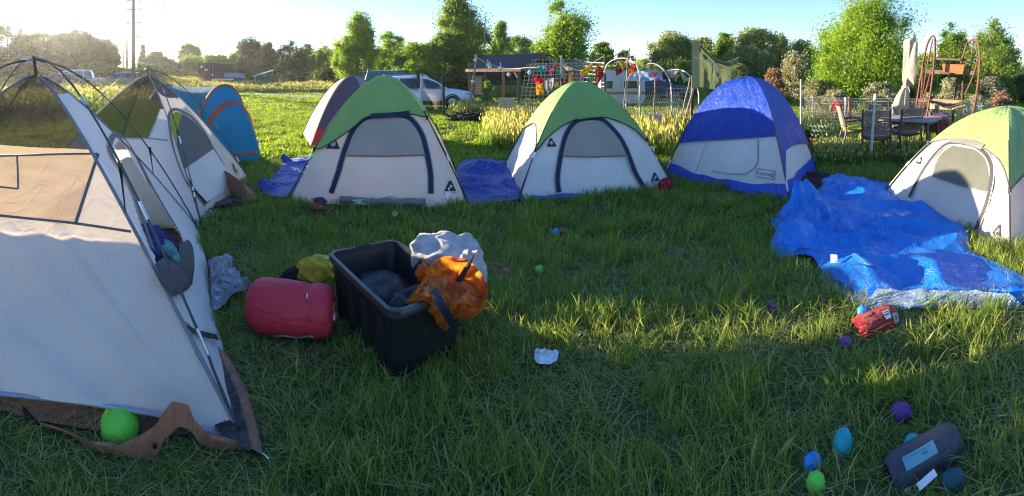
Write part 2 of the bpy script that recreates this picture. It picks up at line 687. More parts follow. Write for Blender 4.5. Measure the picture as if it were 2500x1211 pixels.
def corner_logo(d, root, f, px, py, w):
    g = MB()
    d.decal(g, f, px, py, *TRI, scale=w)
    d.decal(g, f, px, py, *line2([(-.05, .06), (-.16, .2), (.02, .32), (.16, .38), (.02, .5)], .09), scale=w, off=.011, m=1)
    d.decal(g, f, px, py, [(v[0] * .82, v[1] * .82 - .14) for v in TXT_TRAIL[0]], TXT_TRAIL[1], scale=w, off=.009)
    return g.build('corner_logo', [M['print'], M['pwhite']], root)
def vent_badge(d, root, f, px, py, w, k=0.0):
    g = MB()
    d.decal(g, f, px, py, [(-.5, -.35), (.5, -.35), (.08, .5), (-.08, .5)], [(0, 1, 2, 3)], scale=w, k=k, off=.01)
    d.decal(g, f, px, py - 0.5, *ring2(.13, .17), scale=w, k=k, off=.013, m=1)
    d.decal(g, f, px, py - 0.5, *disc(.07, 8), scale=w, k=k, off=.013, m=1)
    d.decal(g, f, px, py - 0.5, *line2([(0, -.1), (0, 0)], .03), scale=w, k=k, off=.014, m=1)
    return g.build('corner_badge', [M['print'], M['pwhite']], root)

def green_tent(corners, Hh, p, label, fly, fhem, mats, seed, arch, win, logos, ctr=None, sidehems=None, archw=.06, spoles=True, velcro=None):
    d = Dome(corners, Hh, p, ctr)
    root = thing('dome_tent', label, 'tent', (d.c.x, d.c.y, 0), 'tents pitched around the lawn')
    g = MB()
    for f in range(4):
        d.wall(g, f, seed=seed, r0f=lambda u: .10, wr=.023, nu=48, nr=40)
    g.build('walls', mats['wall'], root, smooth='all')
    NOGRASS.append(d.ground_poly(.97))
    # rain fly
    k = .035
    hems = [d.hem(0, fhem, k=k)]
    e0, e1 = hems[0](0.0), hems[0](1.0)
    def side(a, b, mid):
        return lambda u: a + (b - a) * u - mid * 4 * u * (1 - u)
    sh = sidehems or {}
    cr = [e0, e1, sh.get('c2', .72), sh.get('c3', .72)]
    for f in range(1, 4):
        if f in sh and callable(sh[f]):
            hems.append(sh[f])
        else:
            hems.append(side(cr[f], cr[(f + 1) % 4], sh.get('mid', .10)))
    g = MB()
    for f in range(4):
        d.wall(g, f, r1f=hems[f], k=k, sag=.025, wr=.018, seed=seed + 5, nu=40, nr=30)
    g.build('rainfly', mats['fly'], root, smooth='all')
    g = MB()
    for f in range(4):
        g.tube([d.pt(f, u / 40, hems[f](u / 40), k + .004) for u in range(41)], .008, 5)
    g.build('fly_hem', mats.get('hem', M['navy']), root)
    # door
    g = MB()
    d.strip(g, 0, arch, archw, n=60, off=.012)
    g.build('door_binding', mats['bind'], root)
    g = MB()
    inner = arch
    d.strip(g, 0, arch, archw + .03, n=60, off=.007)
    g.build('zip_tape', M['palegrey'], root)
    g = MB()
    d.patch(g, 0, win[0], win[1], off=.010)
    g.build('window', mats['win'], root, smooth='all')
    g = MB()
    d.strip(g, 0, [win[0][0], ((win[0][0][0] + win[1][0][0]) / 2, (win[0][0][1] + win[1][0][1]) / 2 + 2), win[1][0]], .018, n=20, off=.013)
    g.build('window_seam', M['grey'], root)
    if spoles:
        for i in (0, 1, 2, 3):
            g = MB()
            rr = [1.0 - .5 * j / 12 for j in range(13)]
            g.tube([d.pole(i, r, .03) + Vector((0, 0, -.03 if r > .99 else 0)) for r in rr], .009, 6)
            g.tube([d.pole(i, .80, .032), d.pole(i, .77, .032)], .012, 6, m=1)
            g.build('pole', [M['pole'], M['ferrule']], root)
    for i in (0, 1):
        g = MB()
        a = d.pt(0, float(i), hems[0](float(i)), k)
        out = Vector((d.C[i].x - d.c.x, d.C[i].y - d.c.y, 0)).normalized()
        e = Vector((d.C[i].x, d.C[i].y, 0.03)) + out * .05
        g.tube([a, a.lerp(e, .5), e], .006, 5)
        g.bar(a + Vector((0, 0, .03)), a - Vector((0, 0, .03)), .03)
        g.build('fly_strap', M['black'], root)
    if velcro:
        g = MB()
        d.strip(g, 0, velcro, .075, n=16, off=.010, k=k)
        g.build('rolled_tab', mats.get('tab', mats['fly']), root)
    if logos.get('badge'):
        vent_badge(d, root, 0, *logos['badge'])
    if logos.get('corner'):
        corner_logo(d, root, 0, *logos['corner'])
    return d, root

def sq(a, b, depth, flip=1):
    """square footprint from front edge a-b, going away by depth"""
    a, b = Vector((a[0], a[1])), Vector((b[0], b[1]))
    t = (b - a).normalized()
    n_ = Vector((-t.y, t.x)) * flip
    return [a, b, b + n_ * depth, a + n_ * depth]

# --- green tent in the middle with the navy door arch
cE = sq(G(708, 492), G(1140, 505), 2.19)
matsE = dict(wall=M['white'], fly=M['green'], bind=M['navy'], win=M['window'], tab=M['navy'])
dE, tE = green_tent(cE, 1.57, 1.7, 'green and white dome tent with crumpled grey cloth under its navy door arch', None,
    [(783, 364), (830, 335), (866, 309), (893, 287), (939, 280), (997, 279), (1034, 285), (1077, 302), (1097, 358)], matsE, 1.0,
    [(808, 472), (825, 424), (841, 369), (860, 323), (881, 297), (906, 286), (939, 283), (985, 284), (1010, 298), (1031, 332), (1043, 378), (1051, 424), (1052, 473)],
    ([(845, 381), (862, 330), (884, 302), (914, 290)], [(1040, 379), (1027, 335), (1006, 303), (976, 290)]),
    dict(badge=(814, 352, .19), corner=(1099, 467, .15)), velcro=[(905, 284), (960, 281), (1000, 277)])
def drape_flap():
    # door cloth fallen out over the sill
    g = MB()
    rows = []
    top = spline([(860, 488), (930, 483), (1000, 470), (1050, 474)], 30)
    bot = spline([(872, 506), (905, 503), (950, 500), (990, 492), (1032, 486)], 30)
    for i in range(10):
        row = []
        for j, (a, b) in enumerate(zip(top, bot)):
            q = a.lerp(b, i / 9)
            P = G(q[0], q[1], .0) if i > 6 else None
            zz = .10 * (1 - i / 9) + .03 * noise.noise((j * .25, i * .4, 3)) + .02
            P = G(q[0], q[1] + 0, max(.012, zz))
            row.append(P)
        rows.append(row)
    g.grid(rows)
    g.build('fallen_door_cloth', M['white2'], tE, smooth='all')
    g = MB()
    rr = [[Vector(dE.pt(0, .30 + .46 * j / 20, 1.0)) + Vector((.02 * sin(j), -.03 - .05 * sin(pi * j / 20) - .02 * noise.noise((j * .6, 0, 1)), .03 + .02 * noise.noise((j * .8, 2, 2)) + .05)) + Vector((0, cos(a) * .045, sin(a) * .045)) for j in range(21)] for a in [2 * pi * k / 8 for k in range(8)]]
    g.grid([list(x) for x in zip(*rr)], close=True)
    g.build('rolled_door_cloth', fabric('olive grey cloth', (.22, .23, .20), .1, wr=.8, wscale=7), tE, smooth='all')
    g = MB()
    dE.decal(g, 0, 1094, 478, [(-.03, -.045), (.03, -.045), (.03, .045), (-.03, .045)], [(0, 1, 2, 3)], off=.014)
    g.build('care_tag', M['pwhite'], tE)
drape_flap()

# --- green tent with the tidy closed door
cF = sq(G(1270, 489), G(1642, 458), 2.16)
matsF = dict(wall=M['white2'], fly=M['green'], bind=M['navy'], win=M['window'], hem=M['navy'])
dF, tF = green_tent(cF, 1.48, 1.8, 'green and white dome tent with its navy door arch fully zipped shut, before the bunting', None,
    [(1314, 366), (1329, 345), (1364, 314), (1410, 291), (1459, 286), (1495, 291), (1541, 311), (1570, 334), (1585, 360)], matsF, 2.0,
    [(1364, 470), (1361, 432), (1370, 373), (1383, 327), (1406, 298), (1439, 290), (1469, 293), (1492, 311), (1518, 344), (1537, 386), (1551, 423), (1572, 458)],
    ([(1373, 382), (1383, 338), (1405, 304), (1430, 296)], [(1535, 380), (1514, 345), (1490, 316), (1465, 298)]),
    dict(badge=(1346, 350, .14), corner=(1600, 442, .14)), velcro=[(1408, 287), (1445, 282), (1480, 280)])

# --- light green tent at the edge of the big tarp
cH = sq(G(2158, 478), G(2466, 606), 2.35)
M['win2'] = fabric('grey green see-through window', (.10, .11, .085), trans=.3, wr=.4, see=.28)
matsH = dict(wall=M['white'], fly=M['green2'], bind=plain('charcoal binding', (.035, .034, .034), .7), win=M['win2'], hem=M['grey'], tab=M['grey'])
dH, tH = green_tent(cH, 1.17, 1.9, 'lime green dome tent with a see-through door window beside the big blue tarp', None,
    [(2192, 400), (2228, 366), (2262, 350), (2297, 341), (2331, 341), (2380, 352), (2424, 378), (2450, 410), (2466, 470)], matsH, 3.0,
    [(2221, 482), (2246, 431), (2273, 390), (2304, 357), (2335, 349), (2380, 358), (2411, 382), (2422, 422), (2411, 489), (2393, 538), (2377, 576)],
    ([(2278, 430), (2283, 400), (2300, 372), (2325, 356)], [(2414, 470), (2416, 430), (2405, 388), (2380, 366)]),
    dict(badge=(2246, 394, .12), corner=(2433, 574, .12)), archw=.045, velcro=[(2320, 342), (2360, 347), (2400, 360)])

# --- blue and white tent
cG = [G(1628, 428), G(1925, 489), G(1990, 409), G(1740, 372)]
dG = Dome(cG, 1.55, 2.3, ctr=(3.72, 6.30))
tG = thing('dome_tent', 'blue and white dome tent with blue base trim and a Coleman badge', 'tent', (dG.c.x, dG.c.y, 0), 'tents pitched around the lawn')
NOGRASS.append(dG.ground_poly(.97))
def blue_tent():
    d, root = dG, tG
    g = MB()
    for f in range(4):
        d.wall(g, f, r0f=lambda u: .1, wr=.01, seed=4)
    g.build('walls', M['white2'], root, smooth='all')
    k = .035
    h0 = d.hem(0, [(1654, 349), (1700, 345), (1780, 340), (1840, 336), (1893, 332)], k=k)
    a0 = h0(0.02)
    h1a = d.hem(1, [(1911, 404), (1916, 374), (1934, 357), (1955, 351), (1977, 350)], k=k)
    hems = [h0, h1a, lambda u: .72, lambda u: .72 + (a0 - .72) * u]
    g = MB()
    for f in range(4):
        d.wall(g, f, r1f=hems[f], k=k, sag=.02, wr=.016, seed=8, nu=36, nr=36)
    # the long tab of the fly down the near pole
    A = [d.pt(1, u, r, k) for u, r in ((0, h0(1.0)), (0, .93), (.05, .90), (.16, h1a(.16)))]
    g.add(A, [(0, 1, 2, 3)])
    g.build('rainfly', M['blue'], root, smooth='all')
    g = MB()
    for f in (0, 1, 2, 3):
        rows = []
        for i in range(4):
            rows.append([d.pt(f, u / 30, 1 - .055 * i / 3 * (1 + .18 * noise.noise((u * .2, f, 0)) - (.40 * sin(pi * u / 30) if f == 0 else 0)), .014) for u in range(31)])
        g.grid(rows)
    g.build('base_trim', M['bluebase'], root, smooth='all')
    for i in range(4):
        g = MB()
        g.tube([d.pole(i, 1 - .3 * j / 10, .03) for j in range(11)], .009, 6)
        g.tube([d.pole(i, .97, .032), d.pole(i, .93, .032)], .012, 6, m=1)
        g.build('pole', [M['pole'], M['ferrule']], root)
    g = MB()
    d.strip(g, 0, [(1724, 347), (1712, 385), (1698, 422)], .008, n=14, off=.008)
    g.build('wall_seam', M['palegrey'], root)
    g = MB()
    d.strip(g, 0, [(1850, 338), (1851, 370), (1849, 398), (1836, 415), (1815, 425), (1780, 424), (1740, 418)], .02, n=40, off=.010)
    g.build('door_zip', M['palegrey'], root)
    g = MB()
    def rr(w, h, r, n=5):
        out = []
        for cx, cy, a0 in ((w - r, h - r, 0), (-w + r, h - r, pi / 2), (-w + r, -h + r, pi), (w - r, -h + r, 1.5 * pi)):
            out += [(cx + r * cos(a0 + pi / 2 * i / n), cy + r * sin(a0 + pi / 2 * i / n)) for i in range(n + 1)]
        return out
    o_, i_ = rr(.5, .19, .05), rr(.475, .165, .04)
    n_ = len(o_)
    d.decal(g, 0, 1870, 425, o_ + i_, [(i, (i + 1) % n_, n_ + (i + 1) % n_, n_ + i) for i in range(n_)], scale=.31, off=.012)
    d.decal(g, 0, 1866, 424.5, [(v[0] * .98, v[1] * .98) for v in TXT_COLE[0]], TXT_COLE[1], scale=.21, off=.012)
    d.decal(g, 0, 1887, 427, *ring2(.05, .075), scale=.31, off=.012)
    d.decal(g, 0, 1887, 427, [(-.05, -.1), (.05, -.1), (.03, -.07), (-.03, -.07)], [(0, 1, 2, 3)], scale=.31, off=.012)
    g.build('badge_print', M['pblue'], root)
    g = MB()
    d.decal(g, 1, 1918, 322, o_ + i_, [(i, (i + 1) % n_, n_ + (i + 1) % n_, n_ + i) for i in range(n_)], scale=.22, off=.012, k=k, roll=1.45)
    d.decal(g, 1, 1918, 322, TXT_COLE[0], TXT_COLE[1], scale=.15, off=.012, k=k, roll=1.45)
    g.build('fly_print', plain('pale blue print', (.25, .32, .65), .6), root)
    g = MB()
    a = d.pole(0, .74, k)
    e = G(1612, 432, .05)
    g.tube([a, e], .006, 5)
    g.build('guy_line', M['black'], root)
    g = MB()
    g.tube([d.pole(2, .8, k), Vector((d.C[2].x + .25, d.C[2].y + .1, 0))], .007, 5)
    g.build('guy_line', M['black'], root)
blue_tent()

# --- the grey and cream tent behind
cD = [Vector((-4.30, 8.75)), Vector((-2.30, 9.9)), Vector((-3.44, 11.9)), Vector((-5.50, 10.75))]
dD = Dome(cD, 1.60, 1.9)
tD = thing('dome_tent', 'cream and plum grey dome tent with red corner, half hidden behind a green one', 'tent', (dD.c.x, dD.c.y, 0), 'tents pitched around the lawn')
NOGRASS.append(dD.ground_poly(.97))
def plum_tent():
    d, root = dD, tD
    cream = fabric('cream pleated wall', (.62, .52, .42), trans=.35, wr=1.0, wscale=2, stretch=(.6, .6, 5))
    plum = fabric('plum grey fly', (.075, .062, .085), trans=.15, wr=.4)
    lil = fabric('lilac grey fly', (.22, .21, .24), trans=.2, wr=.4)
    red = fabric('red corner cloth', (.55, .035, .03), trans=.3, wr=.3)
    g = MB()
    d.wall(g, 3, seed=11, wr=.012, nu=30); d.wall(g, 2, seed=12)
    g.build('side_walls', cream, root, smooth='all')
    g = MB()
    d.wall(g, 0, seed=13, r1f=lambda u: .86, u1=.62)
    g.build('fly_band', plum, root, smooth='all')
    g = MB()
    d.wall(g, 0, seed=13, r0f=lambda u: .86, r1f=lambda u: .985, u1=.62)
    g.build('corner_panel', red, root, smooth='all')
    g = MB()
    d.wall(g, 0, seed=13, u0=.62); d.wall(g, 1, seed=14)
    d.wall(g, 0, seed=13, r0f=lambda u: .985, r1f=lambda u: 1.0, u1=.62)
    g.build('front_walls', lil, root, smooth='all')
    g = MB()
    for i in (0, 3):
        g.tube([d.pole(i, 1 - j / 14, .02) for j in range(15)], .008, 5)
    g.build('pole', M['pole'], root)
plum_tent()

# ------------------------------------------------------------------ the two tents stripped of their flies, on the sunny side
A1, A2 = Vector((-1.12, 1.60)), Vector((-3.0, 3.5))
nA = Vector((-.71, -.70)) * 2.67
cA = [A1, A2, A2 + nA, A1 + nA]
dA = Dome(cA, 1.60, 1.27, ctr=(-3.08, 1.66))      # canopy hanging from the poles
pA = Dome(cA, 1.74, 1.62, ctr=(-3.06, 1.63))      # pole arcs
tA = thing('dome_tent', 'large pale tent stripped to poles and netting, green ball under its hem', 'tent', (-3.06, 1.63, 0), 'tents pitched around the lawn')
Q1, Q2 = Vector((-3.0, 3.56)), Vector((-3.92, 5.76))
nQ = Vector((-.92, -.39)) * 2.35
cB = [Q1, Q2, Q2 + nQ, Q1 + nQ]
dB = Dome(cB, 1.60, 1.30)
pB = Dome(cB, 1.70, 1.62)
tB = thing('dome_tent', 'pale tent stripped to poles with half open grey door and brown floor cloth', 'tent', (dB.c.x, dB.c.y, 0), 'tents pitched around the lawn')
NOGRASS.append(dA.ground_poly(.93))
NOGRASS.append(dB.ground_poly(.95))
M['clip'] = plain('black pole clip', (.01, .01, .01), .5, bump=0)

def pole_set(d, root, i, j, n=60):
    """one arched pole from corner i over the crown to the opposite corner j"""
    g = MB()
    pts = [d.pole(i, 1 - k / n) for k in range(n)] + [d.pole(j, k / n) for k in range(n + 1)]
    pts[0].z = pts[-1].z = -.02
    # smooth the crown
    for _ in range(8):
        for q in range(n - 12, n + 13):
            pts[q] = (pts[q - 1] + pts[q + 1]) / 2
    off = 0.012 if i == 0 else -.006
    pts = [p + Vector((0, 0, off if 5 < q < 2 * n - 5 else 0)) for q, p in enumerate(pts)]
    g.tube(pts, .0070, 8)
    for fr in (.055, .16, .31, .50, .69, .85):
        q = int(fr * 2 * n)
        g.tube([pts[q], pts[q].lerp(pts[q + 1], 1.0) + (pts[q + 1] - pts[q]) * 1.2], .0088, 8, m=1)
    g.build('pole', [M['pole'], M['ferrule']], root)
    return pts

def tent_A():
    d, root = dA, tA
    PT = pole_set(pA, root, 0, 2), pole_set(pA, root, 1, 3)
    # front wall (with the open door), lower walls, window cloth, netting
    def seam(f, pts): return d.hem(f, pts, k=0)
    s3 = seam(3, [(-120, 388), (0, 381), (120, 378), (240, 376)])
    s3b = seam(3, [(-120, 518), (0, 527), (185, 546), (320, 566)])
    arch_o = [(298, 420), (272, 380), (268, 350), (276, 332), (290, 330), (308, 345), (336, 390), (370, 455), (405, 515), (440, 575)]
    # front face wall as a grid, with the doorway cut out
    doorpoly = [(305, 430), (284, 395), (279, 362), (285, 346), (296, 345), (312, 368), (345, 425), (378, 480), (412, 532), (443, 580), (470, 640), (430, 700), (395, 690), (375, 620), (340, 540)]
    def wrap_front(g):
        nu, nr = 70, 70
        rows = []
        for i in range(nr + 1):
            rows.append([d.pt(0, j / nu, .16 + .84 * i / nr, 0, .03) + Vector((.5, .5, 0)) * .012 * noise.noise((j * .18, i * .12, 3)) for j in range(nu + 1)])
        vs = [p for r in rows for p in r]
        def px(p):
            a = atan2(p.x, p.y)
            return CX + a * F, Y0 - (p.z - H) * F / math.hypot(p.x, p.y)
        P = [px(p) for p in vs]
        fs = []
        for i in range(nr):
            for j in range(nu):
                q = (i * (nu + 1) + j, i * (nu + 1) + j + 1, (i + 1) * (nu + 1) + j + 1, (i + 1) * (nu + 1) + j)
                cx_ = sum(P[k][0] for k in q) / 4
                cy_ = sum(P[k][1] for k in q) / 4
                if inpoly(cx_, cy_, doorpoly):
                    continue
                fs.append(q)
        g.add(vs, fs)
    g = MB()
    wrap_front(g)
    g.build('front_wall', M['white2'], root, smooth='all')
    g = MB()
    hem3 = seam(3, [(-160, 950), (0, 965), (200, 986), (330, 1005), (420, 1022), (500, 1048), (588, 1074)])
    d.wall(g, 3, r0f=lambda u: s3b(u), r1f=hem3, sag=.06, wr=.034, nu=90, nr=50, seed=21)
    # gore beside the front pole
    g.build('side_wall', M['white'], root, smooth='all')
    g = MB()
    def u_edge(r):
        return 0
    # slanting seam between the window cloth and the gore: (240,376) -> (185,546)
    uu = []
    for q in spline([(240, 376), (185, 546)], 12):
        l, nn = d.hit(3, q.x, q.y)
        uu.append(d.inv(3, l))
    def ue(r):
        a = sorted(uu, key=lambda t: t[1])
        for (u0, r0), (u1, r1) in zip(a, a[1:]):
            if r <= r1:
                return u0 + (u1 - u0) * (r - r0) / max(1e-9, r1 - r0)
        return a[-1][0]
    rows = []
    rowsb = []
    for i in range(21):
        rr0 = [s3(0.5), s3b(.5)]
        row = []
        for j in range(41):
            u = j / 40
            a, b = s3(u), s3b(u)
            r = a + (b - a) * i / 20
            row.append((u, r))
        rows.append(row)
    gw, gg = MB(), MB()
    for i in range(21):
        pass
    W1, G1 = [], []
    for i in range(21):
        rm = s3(.7) + (s3b(.7) - s3(.7)) * i / 20
        ux = min(.985, max(.3, ue(rm)))
        w_, g_ = [], []
        for j in range(31):
            u = ux * j / 30
            r = s3(u) + (s3b(u) - s3(u)) * i / 20
            w_.append(d.pt(3, u, r, 0, .05) + Vector((.6, -.6, 0)) * .012 * noise.noise((j * .3, i * .3, 8)))
        for j in range(9):
            u = ux + (1 - ux) * j / 8
            r = s3(u) + (s3b(u) - s3(u)) * i / 20
            g_.append(d.pt(3, u, r, 0, .05))
        W1.append(w_); G1.append(g_)
    gw.grid(W1)
    gw.build('window_cloth', fabric('window lining cloth', (.52, .43, .33), trans=.42, tcol=(.70, .50, .28), wr=.42, wscale=2.6, see=.06), root, smooth='all')
    gg.grid(G1)
    gg.build('gore_panel', M['white'], root, smooth='all')
    # far walls in the sun, low, and the netting over all of it
    lowr = (1 - .92 / d.H) ** (1 / d.p)
    g = MB()
    d.wall(g, 1, r0f=lambda u: lowr, sag=.04, wr=.012, seed=22)
    d.wall(g, 2, r0f=lambda u: lowr, sag=.04, wr=.012, seed=23)
    g.build('back_walls', M['white'], root, smooth='all')
    g = MB()
    d.wall(g, 1, r1f=lambda u: lowr, sag=.10, wr=.02, nr=16, seed=24)
    d.wall(g, 2, r1f=lambda u: lowr, sag=.10, wr=.02, nr=16, seed=24)
    d.wall(g, 3, r1f=s3, sag=.10, wr=.02, nr=16, seed=24)
    d.wall(g, 0, r1f=lambda u: .16, nr=4, seed=24)
    g.build('netting', M['mesh'], root, smooth='all')
    # seams
    g = MB()
    d.strip(g, 3, [(-60, 383), (60, 380), (150, 377), (240, 376)], .012, off=.006)
    d.strip(g, 3, [(240, 376), (212, 462), (185, 546)], .02, off=.006)
    d.strip(g, 3, [(-60, 522), (0, 527), (90, 536), (185, 546), (320, 566)], .014, off=.006)
    d.strip(g, 3, [(42, 380), (44, 420), (45, 462)], .012, off=.007)
    d.strip(g, 3, [(-30, 454), (10, 458), (45, 462)], .010, off=.007)
    g.build('seam_tape', M['grey'], root)
    g = MB()
    d.strip(g, 0, arch_o, .05, n=60, off=.008)
    d.strip(g, 0, [(298, 420), (322, 470), (350, 545), (372, 610)], .04, n=30, off=.008)
    g.build('door_binding', M['grey'], root)
    g = MB()
    g.tube([d.pole(0, r / 30, .006) for r in range(1, 31)], .011, 6)
    g.build('corner_seam', plain('corner tape', (.19, .19, .20), .7), root)
    g = MB()
    g.tube([d.pole(1, r / 30, .006) for r in range(1, 31)], .008, 6)
    g.build('corner_seam', bpy.data.materials['corner tape'], root)
    g = MB()
    g.tube([d.pole(3, r / 30, .006) for r in range(1, 31)], .008, 6)
    g.tube([d.pole(2, r / 30, .006) for r in range(1, 31)], .008, 6)
    g.build('corner_seam', bpy.data.materials['corner tape'], root)
    # clips between pole and canopy
    for pole_i, fr in ((0, .56), (1, .64)):
        a = pA.pole(pole_i, fr)
        b = d.pole(pole_i, min(1, fr + .02), .004)
        g = MB()
        g.tube([a + Vector((0, 0, .02)), a, a.lerp(b, .3), b], [.012, .015, .007, .004], 6)
        g.build('pole_clip', M['clip'], root)
    g = MB()
    top = pA.pole(0, 0)
    g.tube([top + Vector((0, 0, .02)), Vector((dA.c.x, dA.c.y, dA.H + .0))], [.014, .012], 6)
    g.build('crown_tie', M['clip'], root)
    # floor with its brown edge, puckered out under the hem
    g = MB()
    C = [(c - d.c) * .985 + d.c for c in d.C]
    rows = []
    for i in range(25):
        rows.append([Vector((*(C[0].lerp(C[1], j / 24)).lerp(C[3].lerp(C[2], j / 24), i / 24), .02 + .018 * noise.noise((i * .3, j * .3, 1)))) for j in range(25)])
    g.grid(rows)
    g.build('floor', M['darkfloor'], root, smooth='all')
    def lip(name, out, mat, w, z_in=.03, hs=None, inner=None):
        g = MB()
        n = 60
        o_ = spline(out, n)
        rows = [[], [], [], []]
        for i, q in enumerate(o_):
            P = G(q[0], q[1], 0)
            z = (hs[0] if hs else .0) + .01
            P = G(q[0], q[1], q[2])
            inw = Vector((d.c.x - P.x, d.c.y - P.y, 0)).normalized()
            rows[0].append(P + inw * .004 - Vector((0, 0, .05)))
            rows[1].append(P)
            rows[2].append(P + inw * w * .5 + Vector((0, 0, .01 * noise.noise((i * .3, 1, 1)))))
            rows[3].append(P + inw * w - Vector((0, 0, .02)))
        g.grid(rows)
        return g.build(name, mat, root, smooth='all')
    up = spline([(55, 987), (98, 1031), (153, 1047), (218, 1077), (273, 1080), (289, 1088), (350, 1058), (382, 1036), (393, 1014), (420, 979), (459, 987), (475, 1025), (508, 1058), (546, 1066), (590, 1077)], 70, True)
    lo = spline([(60, 994), (104, 1041), (164, 1060), (240, 1103), (284, 1110), (328, 1119), (382, 1114), (399, 1076), (437, 1041), (464, 1049), (486, 1082), (535, 1098), (597, 1097)], 70, True)
    bx, by = [40, 104, 240, 330, 400, 470, 535, 600], [998, 1045, 1106, 1120, 1119, 1110, 1102, 1098]
    rows = [[], [], [], []]
    for i, (a, b) in enumerate(zip(up, lo)):
        db = lambda q: H * F / (float(np.interp(q.x, bx, by)) - Y0)
        rows[0].append(W(a.x, a.y + 3, db(a) + .03)); rows[1].append(W(a.x, a.y, db(a)))
        m_ = a.lerp(b, .35 + .4 * noise.noise((i * .31, 0, 2)) ** 2)
        rows[2].append(W(m_.x, m_.y, db(m_) - .018 * noise.noise((i * .23, 3, 1)) - .006)); rows[3].append(W(b.x, b.y, db(b) + .012 * noise.noise((i * .4, 5, 1))))
        q = G(b.x, float(np.interp(b.x, bx, by)))
        if i % 4 == 0: SHORT.append((q.x, q.y, .10)); SHORT.append((q.x * .93, q.y * .93, .08))
    g = MB().grid(rows)
    g.build('floor_edge', M['brown'], root, smooth=True)
    for px, py in ((632, 1085), (612, 1000), (590, 940), (562, 885), (535, 850)):
        q = G(px, py); SHORT.append((q.x, q.y, .13))
    g = MB()
    q = W(378, 1088, H * F / (1119 - Y0) - .02)
    g.tube([q, q + Vector((sin(az(378)), cos(az(378)), 0)) * -.006], .010, 10)
    g.build('eyelet', M['clip'], root)
    lip('floor_edge', [(642, 1112, .03), (628, 1040, .05), (603, 960, .05), (572, 895, .05), (527, 838, .05)], M['brown'], .10)
    g = MB()
    rows = []
    for q, w in zip(spline([(612, 1105), (598, 1030), (575, 950), (545, 885), (522, 840)], 20), range(20)):
        P = G(q[0], q[1], .045)
        inw = Vector((d.c.x - P.x, d.c.y - P.y, 0)).normalized()
        rows.append([P, P + inw * .10 + Vector((0, 0, .01)), P + inw * .2])
    g.grid(rows)
    g.build('floor_lining', M['darkfloor'], root, smooth='all')
    # black corner strap and peg
    g = MB()
    b = Vector((A1.x, A1.y, .02))
    e = G(656, 1126, .01)
    g.bar(b, b.lerp(e, .7), .05, .006)
    g.bar(b + Vector((-.02, 0, .03)), b + Vector((.03, 0, -.02)), .04)
    g.build('corner_strap', M['black'], root)
    g = MB()
    g.tube([b.lerp(e, .55), e + Vector((0, 0, .01)), e + Vector((.01, -.01, -.06))], .004, 6)
    g.build('peg', M['ferrule'], root)
    # strap across the front wall
    g = MB()
    d.strip(g, 0, [(448, 797), (470, 815), (525, 828)], .03, n=12, off=.02)
    g.build('door_strap', M['black'], root)
    # hem roll along the near side
    g = MB()
    for u in ():
        pass
    rows = []
    for j in range(41):
        u = j / 40
        rows.append(d.pt(3, u, hem3(u), 0, .06))
    g.tube(rows, .010, 6)
    g.build('hem_roll', M['palegrey'], root)
    # door cloth thrown down from the doorway: dark netting, then pale cloth hanging out over the sill
    g = MB()
    L = spline([W(372, 650, 2.30), W(392, 690, 2.24), W(412, 718, 2.18)], 24)
    R = spline([W(434, 572, 3.9), W(466, 592, 3.6), W(475, 640, 3.1), W(470, 692, 2.75)], 24)
    rows = []
    for i, (a, b) in enumerate(zip(L, R)):
        row = []
        for j in range(17):
            q = a.lerp(b, j / 16)
            row.append(q + Vector((.55, -.55, .1)) * (.09 * sin(pi * j / 16) + .07 * max(0, 1 - abs(noise.noise((j * .22, i * .10, 1))) * 2.4) * sin(pi * j / 16)))
        rows.append(row)
    g.grid(rows)
    g.build('door_netting', fabric('charcoal door netting', (.055, .055, .058), trans=.15, wr=.8, wscale=6), root, smooth='all')
    g = MB()
    L = spline([W(412, 712, 2.32), W(424, 750, 2.25), W(445, 800, 2.2), W(470, 850, 2.13), W(500, 905, 2.06)], 40)
    R = spline([W(448, 562, 4.4), W(488, 596, 4.1), W(506, 650, 3.65), W(514, 740, 3.06), W(524, 800, 2.78), W(528, 842, 2.6)], 40)
    rows = []
    for i, (a, b) in enumerate(zip(L, R)):
        row = []
        for j in range(25):
            q = a.lerp(b, j / 24)
            f = max(0, 1 - abs(noise.noise((j * .16 + i * .03, i * .03, 4))) * 2.6)
            row.append(q + Vector((.55, -.55, .08)) * ((.10 * sin(pi * j / 24) + .09 * f) * sin(pi * j / 24)))
        rows.append(row)
    g.grid(rows)
    g.build('door_cloth', M['white2'], root, smooth='all')
tent_A()

